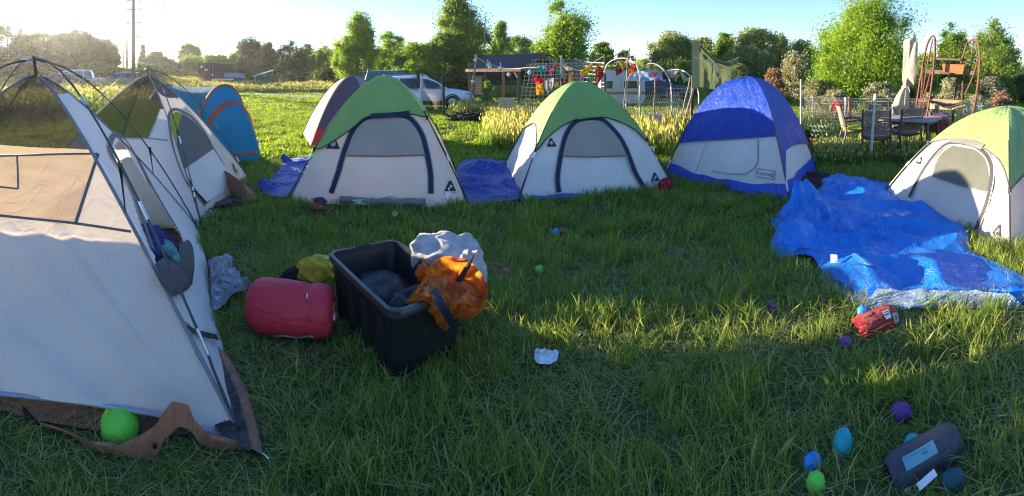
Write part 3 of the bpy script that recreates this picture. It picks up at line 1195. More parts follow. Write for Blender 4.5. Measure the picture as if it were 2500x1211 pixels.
def tent_B():
    d, root = dB, tB
    pole_set(pB, root, 0, 2)
    pole_set(pB, root, 1, 3)
    top = d.hem(0, [(383, 222), (400, 235), (420, 239), (440, 237), (455, 231)], k=0)
    s3 = d.hem(3, [(250, 336), (300, 337), (345, 338), (362, 338), (378, 300), (391, 266)], k=0)
    doorpoly = [(424, 362), (418, 338), (414, 300), (416, 281), (428, 272), (446, 279), (468, 292), (498, 330), (515, 362), (546, 415), (552, 440), (530, 470), (500, 500), (470, 470), (447, 420)]
    nu, nr = 70, 70
    vs, P = [], []
    for i in range(nr + 1):
        for j in range(nu + 1):
            u = j / nu
            a = min(.6, top(u))
            r = a + (1 - a) * i / nr
            p = d.pt(0, u, r, 0, .02) + Vector((.8, -.4, 0)) * .012 * noise.noise((j * .35, i * .05, 3))
            vs.append(p)
            aa = atan2(p.x, p.y)
            P.append((CX + aa * F, Y0 - (p.z - H) * F / math.hypot(p.x, p.y)))
    fs = []
    for i in range(nr):
        for j in range(nu):
            q = (i * (nu + 1) + j, i * (nu + 1) + j + 1, (i + 1) * (nu + 1) + j + 1, (i + 1) * (nu + 1) + j)
            if inpoly(sum(P[k][0] for k in q) / 4, sum(P[k][1] for k in q) / 4, doorpoly):
                continue
            fs.append(q)
    g = MB().add(vs, fs)
    g.build('front_wall', M['white'], root, smooth='all')
    g = MB()
    d.wall(g, 3, r0f=s3, seed=31, wr=.008, nu=60)
    g.build('side_wall', M['white2'], root, smooth='all')
    lowr = (1 - .50 / d.H) ** (1 / d.p)
    g = MB()
    d.wall(g, 1, r0f=lambda u: lowr, seed=32); d.wall(g, 2, r0f=lambda u: lowr, seed=33)
    g.build('back_walls', M['white'], root, smooth='all')
    g = MB()
    d.wall(g, 1, r1f=lambda u: lowr, sag=.08, nr=14, seed=34)
    d.wall(g, 2, r1f=lambda u: lowr, sag=.08, nr=14, seed=34)
    d.wall(g, 3, r1f=s3, sag=.05, nr=14, seed=34)
    d.wall(g, 0, r1f=top, sag=.02, nr=10, seed=34)
    g.build('netting', M['mesh'], root, smooth='all')
    # green fly still hanging over the back
    g = MB()
    d.wall(g, 2, r0f=lambda u: .30 + .1 * u, r1f=lambda u: .90, k=.04, seed=35, wr=.02)
    d.wall(g, 1, r0f=lambda u: .34 + .05 * (1 - u), r1f=lambda u: .88, k=.04, seed=36, wr=.02, u0=.1)
    g.build('hanging_fly', M['glow'], root, smooth='all')
    g = MB()
    for u in (.25, .5, .75):
        g.tube([d.pt(2, u, r, .05) for r in (.62, .72, .82, .92)], .012, 5)
    g.tube([d.pt(2, u / 10, .78, .05) for u in range(11)], .010, 5)
    g.build('fly_seam', M['grey'], root)
    g = MB()
    d.strip(g, 0, [(423, 366), (417, 338), (412, 300), (412, 282), (420, 269), (434, 268), (450, 275), (472, 290), (499, 323), (517, 356), (548, 408), (556, 440)], .045, n=70, off=.008)
    d.strip(g, 0, [(423, 366), (436, 405), (455, 445), (484, 484), (500, 503)], .035, n=30, off=.008)
    g.build('door_binding', M['grey'], root)
    g = MB()
    d.patch(g, 0, [(441, 281), (431, 319), (430, 352), (438, 390), (447, 416)], [(446, 282), (472, 300), (498, 332), (512, 358), (518, 366)], off=.02, nu=10)
    g.build('door_netting', fabric('grey door netting', (.13, .125, .115), trans=.25, wr=.7, wscale=5), root, smooth='all')
    g = MB()
    d.patch(g, 0, [(448, 414), (452, 430), (470, 462), (500, 496)], [(517, 366), (535, 395), (552, 425), (540, 470)], off=.03, nu=12)
    g.build('door_cloth', M['white2'], root, smooth='all')
    g = MB()
    d.strip(g, 3, [(290, 337), (330, 338), (362, 338), (410, 343)], .016, off=.006)
    d.strip(g, 3, [(362, 338), (378, 300), (391, 266)], .012, off=.006)
    for i in range(4):
        g.tube([d.pole(i, r / 30, .005) for r in range(1, 31)], .009, 6)
    g.build('seam_tape', plain('pale seam tape', (.24, .24, .26), .7), root)
    for pole_i, fr in ((0, .62), (0, .88), (1, .5), (1, .86)):
        a = pB.pole(pole_i, fr)
        b = d.pole(pole_i, min(1, fr + .02), .004)
        g = MB()
        g.bar(a, b, .012, .008)
        g.tube([a + Vector((0, 0, .02)), a - Vector((0, 0, .02))], .014, 6)
        g.build('pole_clip', M['clip'], root)
    g = MB()
    g.tube([pB.pole(0, 0) + Vector((0, 0, .01)), Vector((dB.c.x, dB.c.y, dB.H))], .010, 6)
    g.build('crown_tie', M['clip'], root)
    corner_logo(d, root, 0, 577, 420, .17)
    g = MB()
    C = [(c - d.c) * .98 + d.c for c in d.C]
    g.grid([[Vector((*(C[0].lerp(C[1], j / 12)).lerp(C[3].lerp(C[2], j / 12), i / 12), .02 + .015 * noise.noise((i * .5, j * .5, 1)))) for j in range(13)] for i in range(13)])
    g.build('floor', M['darkfloor'], root, smooth='all')
    # brown floor cloth pulled out at the doorway, its edge folded up
    g = MB()
    rows = []
    lo = spline([(528, 440), (545, 462), (575, 480), (606, 492), (630, 490)], 30)
    hi = spline([(516, 422), (532, 412), (552, 418), (585, 440), (612, 458)], 30)
    for i in range(9):
        row = []
        for j, (a, b) in enumerate(zip(lo, hi)):
            q = a.lerp(b, i / 8)
            z = .03 + .24 * sin(pi * .5 * i / 8) * (1 - .4 * j / 29) + .02 * noise.noise((i * .5, j * .25, 2))
            base = G(a[0], a[1], .02)
            dist = math.hypot(base.x, base.y) + .05 * i / 8
            row.append(W(q[0], q[1], dist + .02 * noise.noise((j * .3, i * .4, 6))))
        rows.append(row)
    g.grid(rows)
    g.build('folded_floor_edge', M['brown'], root, smooth='all')
    g = MB()
    rows = []
    a_ = spline([(490, 555), (500, 530), (525, 515), (560, 508), (600, 500), (636, 492)], 40)
    b_ = spline([(486, 540), (495, 505), (520, 488), (550, 480), (590, 482), (628, 480)], 40)
    for i in range(12):
        row = []
        for j, (a, b) in enumerate(zip(a_, b_)):
            q = a.lerp(b, i / 11)
            z = .02 + .10 * sin(pi * i / 11) * (.6 + .4 * noise.noise((j * .25, i * .3, 3))) + .02 * noise.noise((j * .6, i * .6, 9))
            row.append(G(q[0], q[1], max(.012, z)))
        rows.append(row)
    g.grid(rows)
    g.build('loose_floor_cloth', fabric('dark brown groundsheet', (.075, .055, .045), trans=.05, wr=1, wscale=6), root, smooth='all')
    NOGRASS.append([tuple(G(x, y)[:2]) for x, y in ((490, 553), (525, 515), (600, 500), (632, 490), (590, 478), (500, 495))])
tent_B()

# --- turquoise pop-up tunnel tent
tC = thing('tunnel_tent', 'turquoise pop-up tunnel tent with a bright blue door and rust red edging', 'tent', (-5.2, 6.8, 0), 'tents pitched around the lawn')
def tent_C():
    root = tC
    fc = Vector((-5.07, 6.57, 0))       # centre under the front hoop
    bc = Vector((-6.95, 7.06, 0))       # centre under the back hoop
    ax = (fc - bc).normalized()
    sd = Vector((-ax.y, ax.x, 0))       # to the far side
    def hoop(c, w, h, n=24, lean=0.0):
        out = []
        for i in range(n + 1):
            a = pi * i / n
            out.append(c + sd * (-w * cos(a) * (1 - .0)) + Vector((0, 0, h * sin(a) ** .75)) + ax * lean * sin(a))
        return out
    rows = []
    n = 14
    for i in range(n + 1):
        t = i / n
        c = bc.lerp(fc, t)
        sag = -.05 * sin(pi * t)
        rows.append(hoop(c, .63, 1.43 + sag - .03 * (1 - t), lean=.10 * t))
    g = MB().grid(rows)
    g.build('tunnel_canopy', M['tealb'], root, smooth='all')
    g = MB()
    g.add(rows[0], [tuple(range(len(rows[0])))])
    g.build('back_wall', M['tealb'], root)
    fr = rows[-1]
    for hp in (rows[0], rows[-1]):
        g = MB()
        g.tube(hp, .022, 6)
        g.build('hoop_binding', M['rust'], root, smooth=True)
    # sloping front: cloth from the hoop down to the ground in front
    tip = [G(548, 372), G(575, 401), G(606, 402), G(638, 392), G(628, 372)]
    base = spline([tuple(p) for p in [fr[0], G(560, 402), G(586, 401), G(612, 398), G(639, 391), fr[-1]]], 25)
    def front(i, t, off=0.0):
        a, b = fr[i], base[i]
        p = a.lerp(b, t)
        bul = .10 * sin(pi * t) * sin(pi * i / 24)
        nrm = (ax * .75 + Vector((0, 0, .66)))
        return p + nrm * (bul + off)
    g = MB()
    g.grid([[front(i, t / 14) + ax * .012 * noise.noise((i * .9, t * .15, 3)) for i in range(3, 23)] for t in range(15)])
    g.build('door', M['azure'], root, smooth='all')
    g = MB()
    g.grid([[front(i, t / 14) for i in range(0, 4)] for t in range(15)])
    g.build('side_gusset', M['cyan'], root, smooth='all')
    g = MB()
    g.grid([[front(i, t / 14) for i in range(22, 25)] for t in range(15)])
    g.build('side_gusset', M['azure'], root, smooth='all')
    g = MB()
    def band(path, w):
        P = [front(i, t, .012) for i, t in path]
        P = spline(P, 40)
        rws = [[], []]
        for k, p in enumerate(P):
            tt = (P[min(k + 1, 39)] - P[max(k - 1, 0)]).normalized()
            nn = (ax * .75 + Vector((0, 0, .66)))
            x = tt.cross(nn).normalized() * w / 2
            rws[0].append(p - x); rws[1].append(p + x)
        g.grid(rws)
    band([(5, .48), (5, .36), (6, .30), (9, .27), (12, .26), (15, .27), (18, .31), (20, .40), (21, .6), (21, .80), (20, .86)], .09)
    band([(4, .86), (7, .875), (11, .88), (16, .88), (20, .86)], .07)
    g.build('door_binding', M['rust'], root)
    NOGRASS.append([tuple(p[:2]) for p in (bc - sd * .6, fc - sd * .6, base[8], base[16], fc + sd * .6, bc + sd * .6)])
tent_C()

# ------------------------------------------------------------------ grass
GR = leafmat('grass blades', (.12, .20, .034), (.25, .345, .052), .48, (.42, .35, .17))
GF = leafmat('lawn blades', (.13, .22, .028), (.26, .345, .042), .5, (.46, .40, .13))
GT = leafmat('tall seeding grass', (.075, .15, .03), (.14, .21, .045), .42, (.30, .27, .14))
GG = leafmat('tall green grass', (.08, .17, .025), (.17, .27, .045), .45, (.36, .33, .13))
LIB = bpy.data.collections.new('grass sources')     # not linked to the scene: only read by the node group
def tuft(name, n, hm, spread, lean, width, mat, seed, dead=.12, flat=0.0, seedhead=False):
    r = np.random.default_rng(seed)
    V, Fc, Sh = [], [], []
    for i in range(n):
        a = r.uniform(0, 2 * pi); rad = spread * sqrt(r.uniform())
        bx, by = rad * cos(a), rad * sin(a)
        h = hm * r.uniform(.45, 1.25)
        th = r.uniform(0, 2 * pi)
        ln = lean * r.uniform(.3, 1.4)
        isd = r.uniform() < dead
        if r.uniform() < flat:
            ln = r.uniform(1.4, 2.4); h *= .55; isd = isd or r.uniform() < .5
        sh = r.uniform(.85, 1.0) if isd else r.uniform(0, .72)
        w = width * r.uniform(.7, 1.3)
        fx, fy = -sin(th + r.uniform(-.8, .8)), cos(th + r.uniform(-.8, .8))
        o = len(V)
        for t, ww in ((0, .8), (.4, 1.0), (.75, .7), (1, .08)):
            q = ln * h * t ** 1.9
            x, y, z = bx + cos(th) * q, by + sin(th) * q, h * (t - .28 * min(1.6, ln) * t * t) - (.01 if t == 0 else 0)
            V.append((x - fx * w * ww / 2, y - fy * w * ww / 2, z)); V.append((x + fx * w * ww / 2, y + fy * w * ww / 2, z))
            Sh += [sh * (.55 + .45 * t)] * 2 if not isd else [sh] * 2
        for k in range(3):
            Fc.append((o + 2 * k, o + 2 * k + 1, o + 2 * k + 3, o + 2 * k + 2))
        if seedhead and r.uniform() < .28:
            o = len(V)
            q = ln * h
            x, y, z = bx + cos(th) * q, by + sin(th) * q, h * (1 - .28 * min(1.6, ln))
            for (dx, dz) in ((0, -.02), (w * 1.3, .04), (0, .13), (-w * 1.3, .04)):
                V.append((x + fx * dx, y + fy * dx, z + dz)); Sh.append(1.0)
            Fc.append((o, o + 1, o + 2, o + 3))
    me = fast_mesh(name, np.array(V), np.array(Fc), mat, Sh)
    o = bpy.data.objects.new(name, me)
    return o
def scatter(name, sources, pts, idx, rot, scl):
    """one object: its points carry the clumps"""
    me = bpy.data.meshes.new(name)
    me.vertices.add(len(pts))
    me.vertices.foreach_set('co', np.asarray(pts, np.float32).ravel())
    for nm, ty, arr in (('pick', 'INT', np.asarray(idx, np.int32)), ('turn', 'FLOAT_VECTOR', np.asarray(rot, np.float32).ravel()), ('size', 'FLOAT_VECTOR', np.asarray(scl, np.float32).ravel())):
        at = me.attributes.new(nm, ty, 'POINT')
        at.data.foreach_set('vector' if ty == 'FLOAT_VECTOR' else 'value', arr)
    o = bpy.data.objects.new(name, me)
    COL.objects.link(o)
    lib = bpy.data.collections.new(name + ' sources')
    for s_ in sources:
        lib.objects.link(s_)
        me.materials.append(s_.data.materials[0]) if len(me.materials) == 0 else None
    ng = bpy.data.node_groups.new(name + ' scatter', 'GeometryNodeTree')
    ng.interface.new_socket('Geometry', in_out='INPUT', socket_type='NodeSocketGeometry')
    ng.interface.new_socket('Geometry', in_out='OUTPUT', socket_type='NodeSocketGeometry')
    N, L = ng.nodes, ng.links
    gi, go = N.new('NodeGroupInput'), N.new('NodeGroupOutput')
    ci = N.new('GeometryNodeCollectionInfo')
    ci.inputs['Collection'].default_value = lib
    ci.inputs['Separate Children'].default_value = True
    ci.inputs['Reset Children'].default_value = True
    ip = N.new('GeometryNodeInstanceOnPoints')
    ip.inputs['Pick Instance'].default_value = True
    def attr(nm, ty):
        a = N.new('GeometryNodeInputNamedAttribute')
        a.data_type = ty
        a.inputs['Name'].default_value = nm
        return a.outputs[0]
    L.new(gi.outputs[0], ip.inputs['Points'])
    L.new(ci.outputs[0], ip.inputs['Instance'])
    L.new(attr('pick', 'INT'), ip.inputs['Instance Index'])
    e2r = N.new('FunctionNodeEulerToRotation')
    L.new(attr('turn', 'FLOAT_VECTOR'), e2r.inputs[0])
    L.new(e2r.outputs[0], ip.inputs['Rotation'])
    L.new(attr('size', 'FLOAT_VECTOR'), ip.inputs['Scale'])
    L.new(ip.outputs[0], go.inputs[0])
    md = o.modifiers.new('scatter', 'NODES')
    md.node_group = ng
    o['kind'] = 'stuff'
    return o

def grass():
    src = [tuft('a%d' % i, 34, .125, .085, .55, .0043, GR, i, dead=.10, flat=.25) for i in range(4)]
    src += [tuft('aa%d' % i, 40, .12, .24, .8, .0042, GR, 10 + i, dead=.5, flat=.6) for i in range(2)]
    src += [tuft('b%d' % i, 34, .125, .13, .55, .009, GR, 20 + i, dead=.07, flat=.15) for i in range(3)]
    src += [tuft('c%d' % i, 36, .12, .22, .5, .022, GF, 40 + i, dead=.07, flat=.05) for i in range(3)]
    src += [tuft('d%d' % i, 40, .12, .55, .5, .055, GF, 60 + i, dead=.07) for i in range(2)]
    polys = []
    for p in NOGRASS:
        xs = [q[0] for q in p]; ys = [q[1] for q in p]
        polys.append((min(xs), max(xs), min(ys), max(ys), p))
    pts, idx, rot, scl = [], [], [], []
    r = random.Random(5)
    a0, a1 = -CX / F - .06, (2500 - CX) / F + .06
    def band(r0, r1, dens, pick, hs):
        area = .5 * (r1 * r1 - r0 * r0) * (a1 - a0)
        for _ in range(int(area * dens)):
            d = sqrt(r.uniform(r0 * r0, r1 * r1)); a = r.uniform(a0, a1)
            x, y = d * sin(a), d * cos(a)
            bad = False
            for X0, X1, Y0_, Y1, p in polys:
                if X0 < x < X1 and Y0_ < y < Y1 and inpoly(x, y, p):
                    bad = True; break
            if bad:
                continue
            clump = noise.noise((x * 1.6, y * 1.6, 3)) + .6 * noise.noise((x * 4.1, y * 4.1, 8))
            if clump < -.18 and r.random() < .62 and d < 8:
                if r.random() < .4: continue
                pts.append((x, y, ground_z(x, y))); idx.append(r.choice([4, 5])); rot.append((0, 0, r.uniform(0, 6.28))); scl.append((1.1, 1.1, .7))
                continue
            h = hs * (1.0 + .55 * clump) * r.uniform(.75, 1.2)
            if 6.5 < d < 40:
                h *= .72 + .3 * noise.noise((x * .3, y * .3, 1))
            for sx, sy, sr in SHORT:
                dd = math.hypot(x - sx, y - sy)
                if dd < sr:
                    h *= .30
                elif dd < sr * 1.8:
                    h *= .62
            pts.append((x, y, ground_z(x, y)))
            idx.append(r.choice(pick)); rot.append((r.uniform(-.15, .15), r.uniform(-.15, .15), r.uniform(0, 6.28)))
            w = r.uniform(.85, 1.2)
            scl.append((w, w, max(.15, h)))
    band(1.2, 4.2, 150, [0, 1, 2, 3, 4, 0, 1, 2, 3, 5], .86)
    band(4.2, 8.5, 75, [6, 7, 8], .88)
    band(8.5, 20, 24, [9, 10, 11], .85)
    band(20, 75, 3.5, [12, 13], .9)
    o = scatter('grass', src, pts, idx, rot, scl)
    print('grass clumps', len(pts))
    # tall seeding grass: along the far field edge, round the hut, by the fences
    src = [tuft('t%d' % i, 42, .62, .38, .28, .016, GT, 80 + i, dead=.10, seedhead=True) for i in range(3)]
    src += [tuft('u%d' % i, 42, .55, .30, .30, .014, GG, 90 + i, dead=.12, seedhead=True) for i in range(3)]
    src += [tuft('v%d' % i, 40, .75, 1.3, .22, .07, GT, 100 + i, dead=.10, seedhead=True) for i in range(2)]
    pts, idx, rot, scl = [], [], [], []
    def patch(p0, p1, d0, d1, n, pick, h0, h1):
        for _ in range(n):
            a = az(r.uniform(p0, p1)); d = sqrt(r.uniform(d0 * d0, d1 * d1))
            x, y = d * sin(a), d * cos(a)
            if any(X0 < x < X1 and Y0_ < y < Y1 and inpoly(x, y, p) for X0, X1, Y0_, Y1, p in polys):
                continue
            pts.append((x, y, ground_z(x, y))); idx.append(r.choice(pick)); rot.append((r.uniform(-.1, .1), r.uniform(-.1, .1), r.uniform(0, 6.3)))
            w = r.uniform(.8, 1.2)
            scl.append((w, w, r.uniform(h0, h1)))
    patch(-60, 480, 18, 62, 1300, [6, 7, 0], .6, 1.1)
    patch(480, 900, 40, 50, 330, [6, 7], .45, .75)
    patch(560, 820, 38, 46, 150, [6, 7], .35, .6)
    patch(1200, 1300, 12.5, 19, 230, [0, 3, 4, 5], .5, .9)
    patch(1110, 1200, 17, 20, 150, [0, 3, 4, 5], .5, .9)
    patch(1200, 1300, 9.5, 12.5, 90, [3, 4, 5], .5, .9)
    patch(1535, 1650, 8.6, 13.5, 150, [3, 4, 5, 3], .5, .95)
    patch(1300, 1560, 11, 15, 130, [0, 3, 4], .5, .85)
    patch(1640, 1800, 10, 14, 130, [0, 3, 1], .6, 1.0)
    patch(1960, 2250, 8.0, 9.6, 150, [3, 4, 5], .28, .5)
    patch(1960, 2500, 12, 17, 180, [4, 3, 1], .4, .7)
    scatter('tall_grass', src, pts, idx, rot, scl)

# ------------------------------------------------------------------ tarps
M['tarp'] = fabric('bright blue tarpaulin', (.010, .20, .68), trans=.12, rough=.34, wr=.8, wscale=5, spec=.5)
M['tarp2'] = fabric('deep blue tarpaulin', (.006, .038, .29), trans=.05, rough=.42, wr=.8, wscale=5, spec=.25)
def sheet(name, outline, mat, label, cat, z0=.02, amp=.08, freq=2.2, seed=0, centre=None, edge=None, nb=170, nr=60, bumps=(), smoothb=True, grass_in=True, under=False):
    """loose sheet with folds, outline given where it lies on the ground"""
    P = [G(x, y) for x, y in outline]
    P = P + [P[0]]
    B = spline(P, nb + 1)[:-1]
    c = Vector(centre) if centre else sum(B, Vector()) / nb
    rows = []
    for i in range(nr + 1):
        t = (i / nr) ** .8
        row = []
        for k in range(nb):
            p = c.lerp(B[k], t)
            x, y = p.x, p.y
            wx = x + .25 * noise.noise((x * 1.3, y * 1.3, seed))
            wy = y + .25 * noise.noise((x * 1.3, y * 1.3, seed + 5))
            f1 = 1 - abs(noise.noise((wx * freq, wy * freq * .6, seed))) * 2.0
            f2 = 1 - abs(noise.noise((wx * freq * 2.3, wy * freq * 2.9, seed + 3))) * 2.2
            f3 = noise.noise((x * freq * 5, y * freq * 5, seed + 6))
            f4 = 1 - abs(noise.noise((wx * freq * 6, wy * freq * 4.5, seed + 8))) * 2.2
            e = min(1, (1 - t) * 7 + .25)
            z = z0 + amp * (.62 * max(0, f1) ** 2.6 * (.35 + .9 * max(0, noise.noise((x * .9, y * .9, seed + 20)) + .3)) + .30 * max(0, f2) ** 2.5 * max(0, noise.noise((x * 1.2, y * 1.2, seed + 30)) + .35) + .05 * f3 + .05 * max(0, f4) * max(0, noise.noise((x * 1.5, y * 1.5, seed + 40)) + .2)) * e
            for bx, by, br, bh in bumps:
                q = math.hypot(x - bx, y - by) / br
                if q < 1:
                    z += bh * (1 - q * q) ** 1.5 * (.75 + .5 * f2)
            row.append(Vector((x + .03 * f3 * e, y + .03 * f2 * e, max(.008, z) + ground_z(x, y))))
        rows.append(row)
    g = MB().grid(rows, close=True)
    o = g.build(name, mat, smooth='all')
    tag(o, label, cat)
    if grass_in:
        NOGRASS.append([(c.x + (p.x - c.x) * .97, c.y + (p.y - c.y) * .97) for p in B])
    return o, B, c
def gb(px, py, r, h):
    q = G(px, py)
    return (q.x, q.y, r, h)
big, bigB, bigc = sheet('tarp', [(1935, 492), (1985, 478), (2010, 445), (2045, 434), (2110, 441), (2160, 448), (2215, 480), (2290, 530), (2362, 575), (2368, 618), (2432, 648), (2520, 700), (2540, 752), (2420, 742), (2300, 741), (2160, 744), (2095, 735), (2045, 708), (2005, 672), (1985, 640), (1945, 634), (1905, 640), (1880, 622), (1896, 585), (1884, 548), (1900, 530), (1936, 522)],
    M['tarp'], 'big crumpled bright blue tarp in front of the lime green tent', 'tarp', amp=.19, freq=1.7, seed=2, z0=.03,
    bumps=(gb(1955, 515, .34, .27), gb(2010, 560, .40, .17), gb(1935, 600, .24, .18), gb(2080, 480, .45, .14), gb(2200, 560, .5, .06), gb(2120, 690, .4, .06)), centre=G(2150, 600))
def tarp_edge():
    # frayed whitish rim and a paper tag
    g = MB()
    idx = [k for k in range(len(bigB)) if bigB[k].y < 2.75 or bigB[k].x < 3.0]
    pts = [bigB[k] for k in idx if atan2(bigB[k].x, bigB[k].y) > az(1990)]
    rim = spline([G(x, y, .035) for x, y in ((2000, 668), (2045, 708), (2095, 735), (2160, 744), (2300, 741), (2420, 742), (2500, 748))], 60)
    rows = []
    for j in range(5):
        row = []
        for i, p in enumerate(rim):
            inw = Vector((bigc.x - p.x, bigc.y - p.y, 0)).normalized()
            q = p + inw * (.035 * j - .012)
            q.z = .03 + .045 * j / 4 + .02 * noise.noise((i * .35, j * .4, 2)) - (.02 if j == 0 else 0)
            row.append(q)
        rows.append(row)
    g.grid(rows)
    o = g.build('frayed_rim', fabric('frayed pale tarp rim', (.30, .42, .60), trans=.1, rough=.6, wr=1, wscale=14), big, smooth='all')
    g = MB()
    l = G(2036, 632, .17)
    x = Vector((cos(az(2036)), -sin(az(2036)), 0))
    up = Vector((-sin(az(2036)) * .55, -cos(az(2036)) * .55, .83)).normalized()
    up = Vector((sin(az(2036)) * .6, cos(az(2036)) * .6, .8)).normalized()
    g.add([l + x * a + up * b for a, b in ((-.026, -.032), (.026, -.026), (.026, .030), (-.026, .034))], [(0, 1, 2, 3)])
    fwd = x.cross(up) * -.006
    g.add([l + x * a + up * b - fwd for a, b in ((-.004, -.024), (.022, -.020), (.020, .004))], [(0, 1, 2)], 1)
    g.build('paper_tag', [M['pwhite'], plain('tag print', (.25, .24, .20), .7, bump=0)], big)
tarp_edge()
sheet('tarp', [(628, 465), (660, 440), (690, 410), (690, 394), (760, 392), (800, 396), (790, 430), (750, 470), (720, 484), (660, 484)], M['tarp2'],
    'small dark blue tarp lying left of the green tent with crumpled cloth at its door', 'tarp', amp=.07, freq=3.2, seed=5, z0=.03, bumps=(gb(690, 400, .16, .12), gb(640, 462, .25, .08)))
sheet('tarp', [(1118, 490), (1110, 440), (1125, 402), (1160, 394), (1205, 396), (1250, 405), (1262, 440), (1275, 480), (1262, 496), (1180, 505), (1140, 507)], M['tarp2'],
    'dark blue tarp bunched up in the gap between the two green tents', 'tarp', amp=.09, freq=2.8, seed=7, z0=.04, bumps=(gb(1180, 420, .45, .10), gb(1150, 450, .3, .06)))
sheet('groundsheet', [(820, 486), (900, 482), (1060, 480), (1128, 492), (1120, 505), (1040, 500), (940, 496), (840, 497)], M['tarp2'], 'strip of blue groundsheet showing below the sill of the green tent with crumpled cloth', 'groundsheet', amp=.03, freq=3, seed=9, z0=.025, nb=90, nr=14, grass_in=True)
sheet('groundsheet', [(1284, 487), (1330, 478), (1420, 478), (1430, 483), (1390, 489), (1330, 493)], M['bluebase'], 'strip of blue groundsheet below the zipped green tent', 'groundsheet', amp=.03, freq=3, seed=11, z0=.03, nb=70, nr=12)
sheet('blanket', [(1935, 486), (1945, 450), (1975, 430), (2015, 432), (2030, 446), (1985, 474), (1950, 490)], fabric('dark brown blanket', (.06, .042, .035), trans=.05, rough=.9, wr=1, wscale=9), 'dark brown blanket bunched between the blue tent and the big tarp', 'blanket', amp=.10, freq=3.5, seed=13, z0=.04, nb=90, nr=24)
sheet('cloth_scrap', [(1845, 477), (1870, 472), (1900, 478), (1905, 486), (1870, 488), (1848, 485)], fabric('grey brown rag', (.14, .11, .09), trans=.05, rough=.9, wr=1, wscale=12), 'small grey brown rag on the grass below the Coleman badge', 'rag', amp=.07, freq=6, seed=14, z0=.04, nb=60, nr=14)
sheet('silver_liner', [(508, 650), (540, 668), (585, 700), (606, 712), (600, 728), (570, 740), (548, 762), (522, 776), (514, 740), (512, 700)], fabric('silver lining cloth', (.42, .44, .46), trans=.10, rough=.32, wr=1, wscale=9, spec=.8), 'crinkled silver grey liner cloth spilling onto grass between the large pale tent and red roll', 'cloth', amp=.12, freq=4.5, seed=15, z0=.05, nb=110, nr=30, bumps=(gb(535, 690, .18, .10),))

# ------------------------------------------------------------------ storage tote and what lies round it
M['tote'] = plain('black tote plastic', (.009, .009, .0095), .5, nscale=3, bump=.1, bscale=120, spec=.5)
def tote():
    zt = .40
    BL, BR = G(797, 609, zt), G(968, 590, zt)
    e2 = Vector((.72, -.694, 0)).normalized()            # towards the camera
    e1 = Vector((-e2.y, e2.x, 0))
    L1, L2 = .53, .87
    c = BL + e1 * L1 / 2 + e2 * L2 / 2 + Vector((.02, -.03, 0))
    root = thing('storage_tote', 'open black plastic storage tote with grey rim standing on the grass', 'storage bin', (c.x, c.y, 0))
    def ringp(w, l, z, r=.06, n=6):
        out = []
        for sx, sy, a0 in ((1, 1, 0), (-1, 1, 90), (-1, -1, 180), (1, -1, 270)):
            for k in range(n + 1):
                a = radians(a0 + 90 * k / n)
                x = sx * (w / 2 - r) + r * cos(a)
                y = sy * (l / 2 - r) + r * sin(a)
                out.append(Vector((c.x, c.y, 0)) + e1 * x + e2 * y + Vector((0, 0, z)))
        return out
    prof_o = [(.80, .0), (.83, .06), (.88, .20), (.935, .33), (.94, .335), (.97, .34), (.98, .36)]
    g = MB()
    rows = [ringp(L1 * a, L2 * (1 - (1 - a) * .72), z) for a, z in prof_o]
    rows += [ringp(L1 * .955, L2 * .97, .365, r=.05), ringp(L1 * .90, L2 * .935, .32, r=.05), ringp(L1 * .80, L2 * .86, .03, r=.05)]
    g.grid(rows, close=True)
    n = len(rows[0])
    o = len(g.v)
    g.v += [p.copy() for p in rows[-1]]
    g.f.append(tuple(o + k for k in range(n))); g.m.append(0)
    g.f.append(tuple(range(n - 1, -1, -1))); g.m.append(0)
    # stiffening ribs
    for sx in (-1, 1):
        for t in (-.30, -.1, .1, .30):
            a = Vector((c.x, c.y, 0)) + e1 * sx * L1 * .425 + e2 * L2 * t
            b = Vector((c.x, c.y, 0)) + e1 * sx * L1 * .468 + e2 * L2 * t * 1.1 + Vector((0, 0, .32))
            g.bar(a, b, .012, .05)
    g.build('body', M['tote'], root, smooth=True)
    g = MB()
    rows = [ringp(L1 * 1.0, L2 * 1.0, zt - .045), ringp(L1 * 1.02, L2 * 1.012, zt - .04), ringp(L1 * 1.02, L2 * 1.012, zt - .004), ringp(L1 * 1.005, L2 * 1.004, zt), ringp(L1 * .935, L2 * .955, zt), ringp(L1 * .93, L2 * .95, zt - .03)]
    g.grid(rows, close=True)
    g.build('rim', plain('grey tote rim', (.026, .027, .029), .38, bump=.05, spec=.6), root, smooth=True)
    R = Matrix((e1, e2, Vector((0, 0, 1)))).transposed()
    slot = plain('rim slot', (.004, .004, .004), .8, bump=0)
    top = Vector((c.x, c.y, zt + .0015))
    for q, sz in [(top + e1 * L1 * .465 * sx - e2 * L2 * .485, (.12 if sx == 0 else .022, .012, .004)) for sx in (0, -1, 1)] + [(top + e1 * L1 * .485 + e2 * L2 * t, (.012, .05, .004)) for t in (-.2, .12, .4)]:
        MB().box(q, sz, R).build('rim_slot', slot, root)
    NOGRASS.append([tuple(p[:2]) for p in ringp(L1 * .8, L2 * .84, 0)[::3]])
    return c, e1, e2, L1, L2, zt
tc, te1, te2, tL1, tL2, tzt = tote()
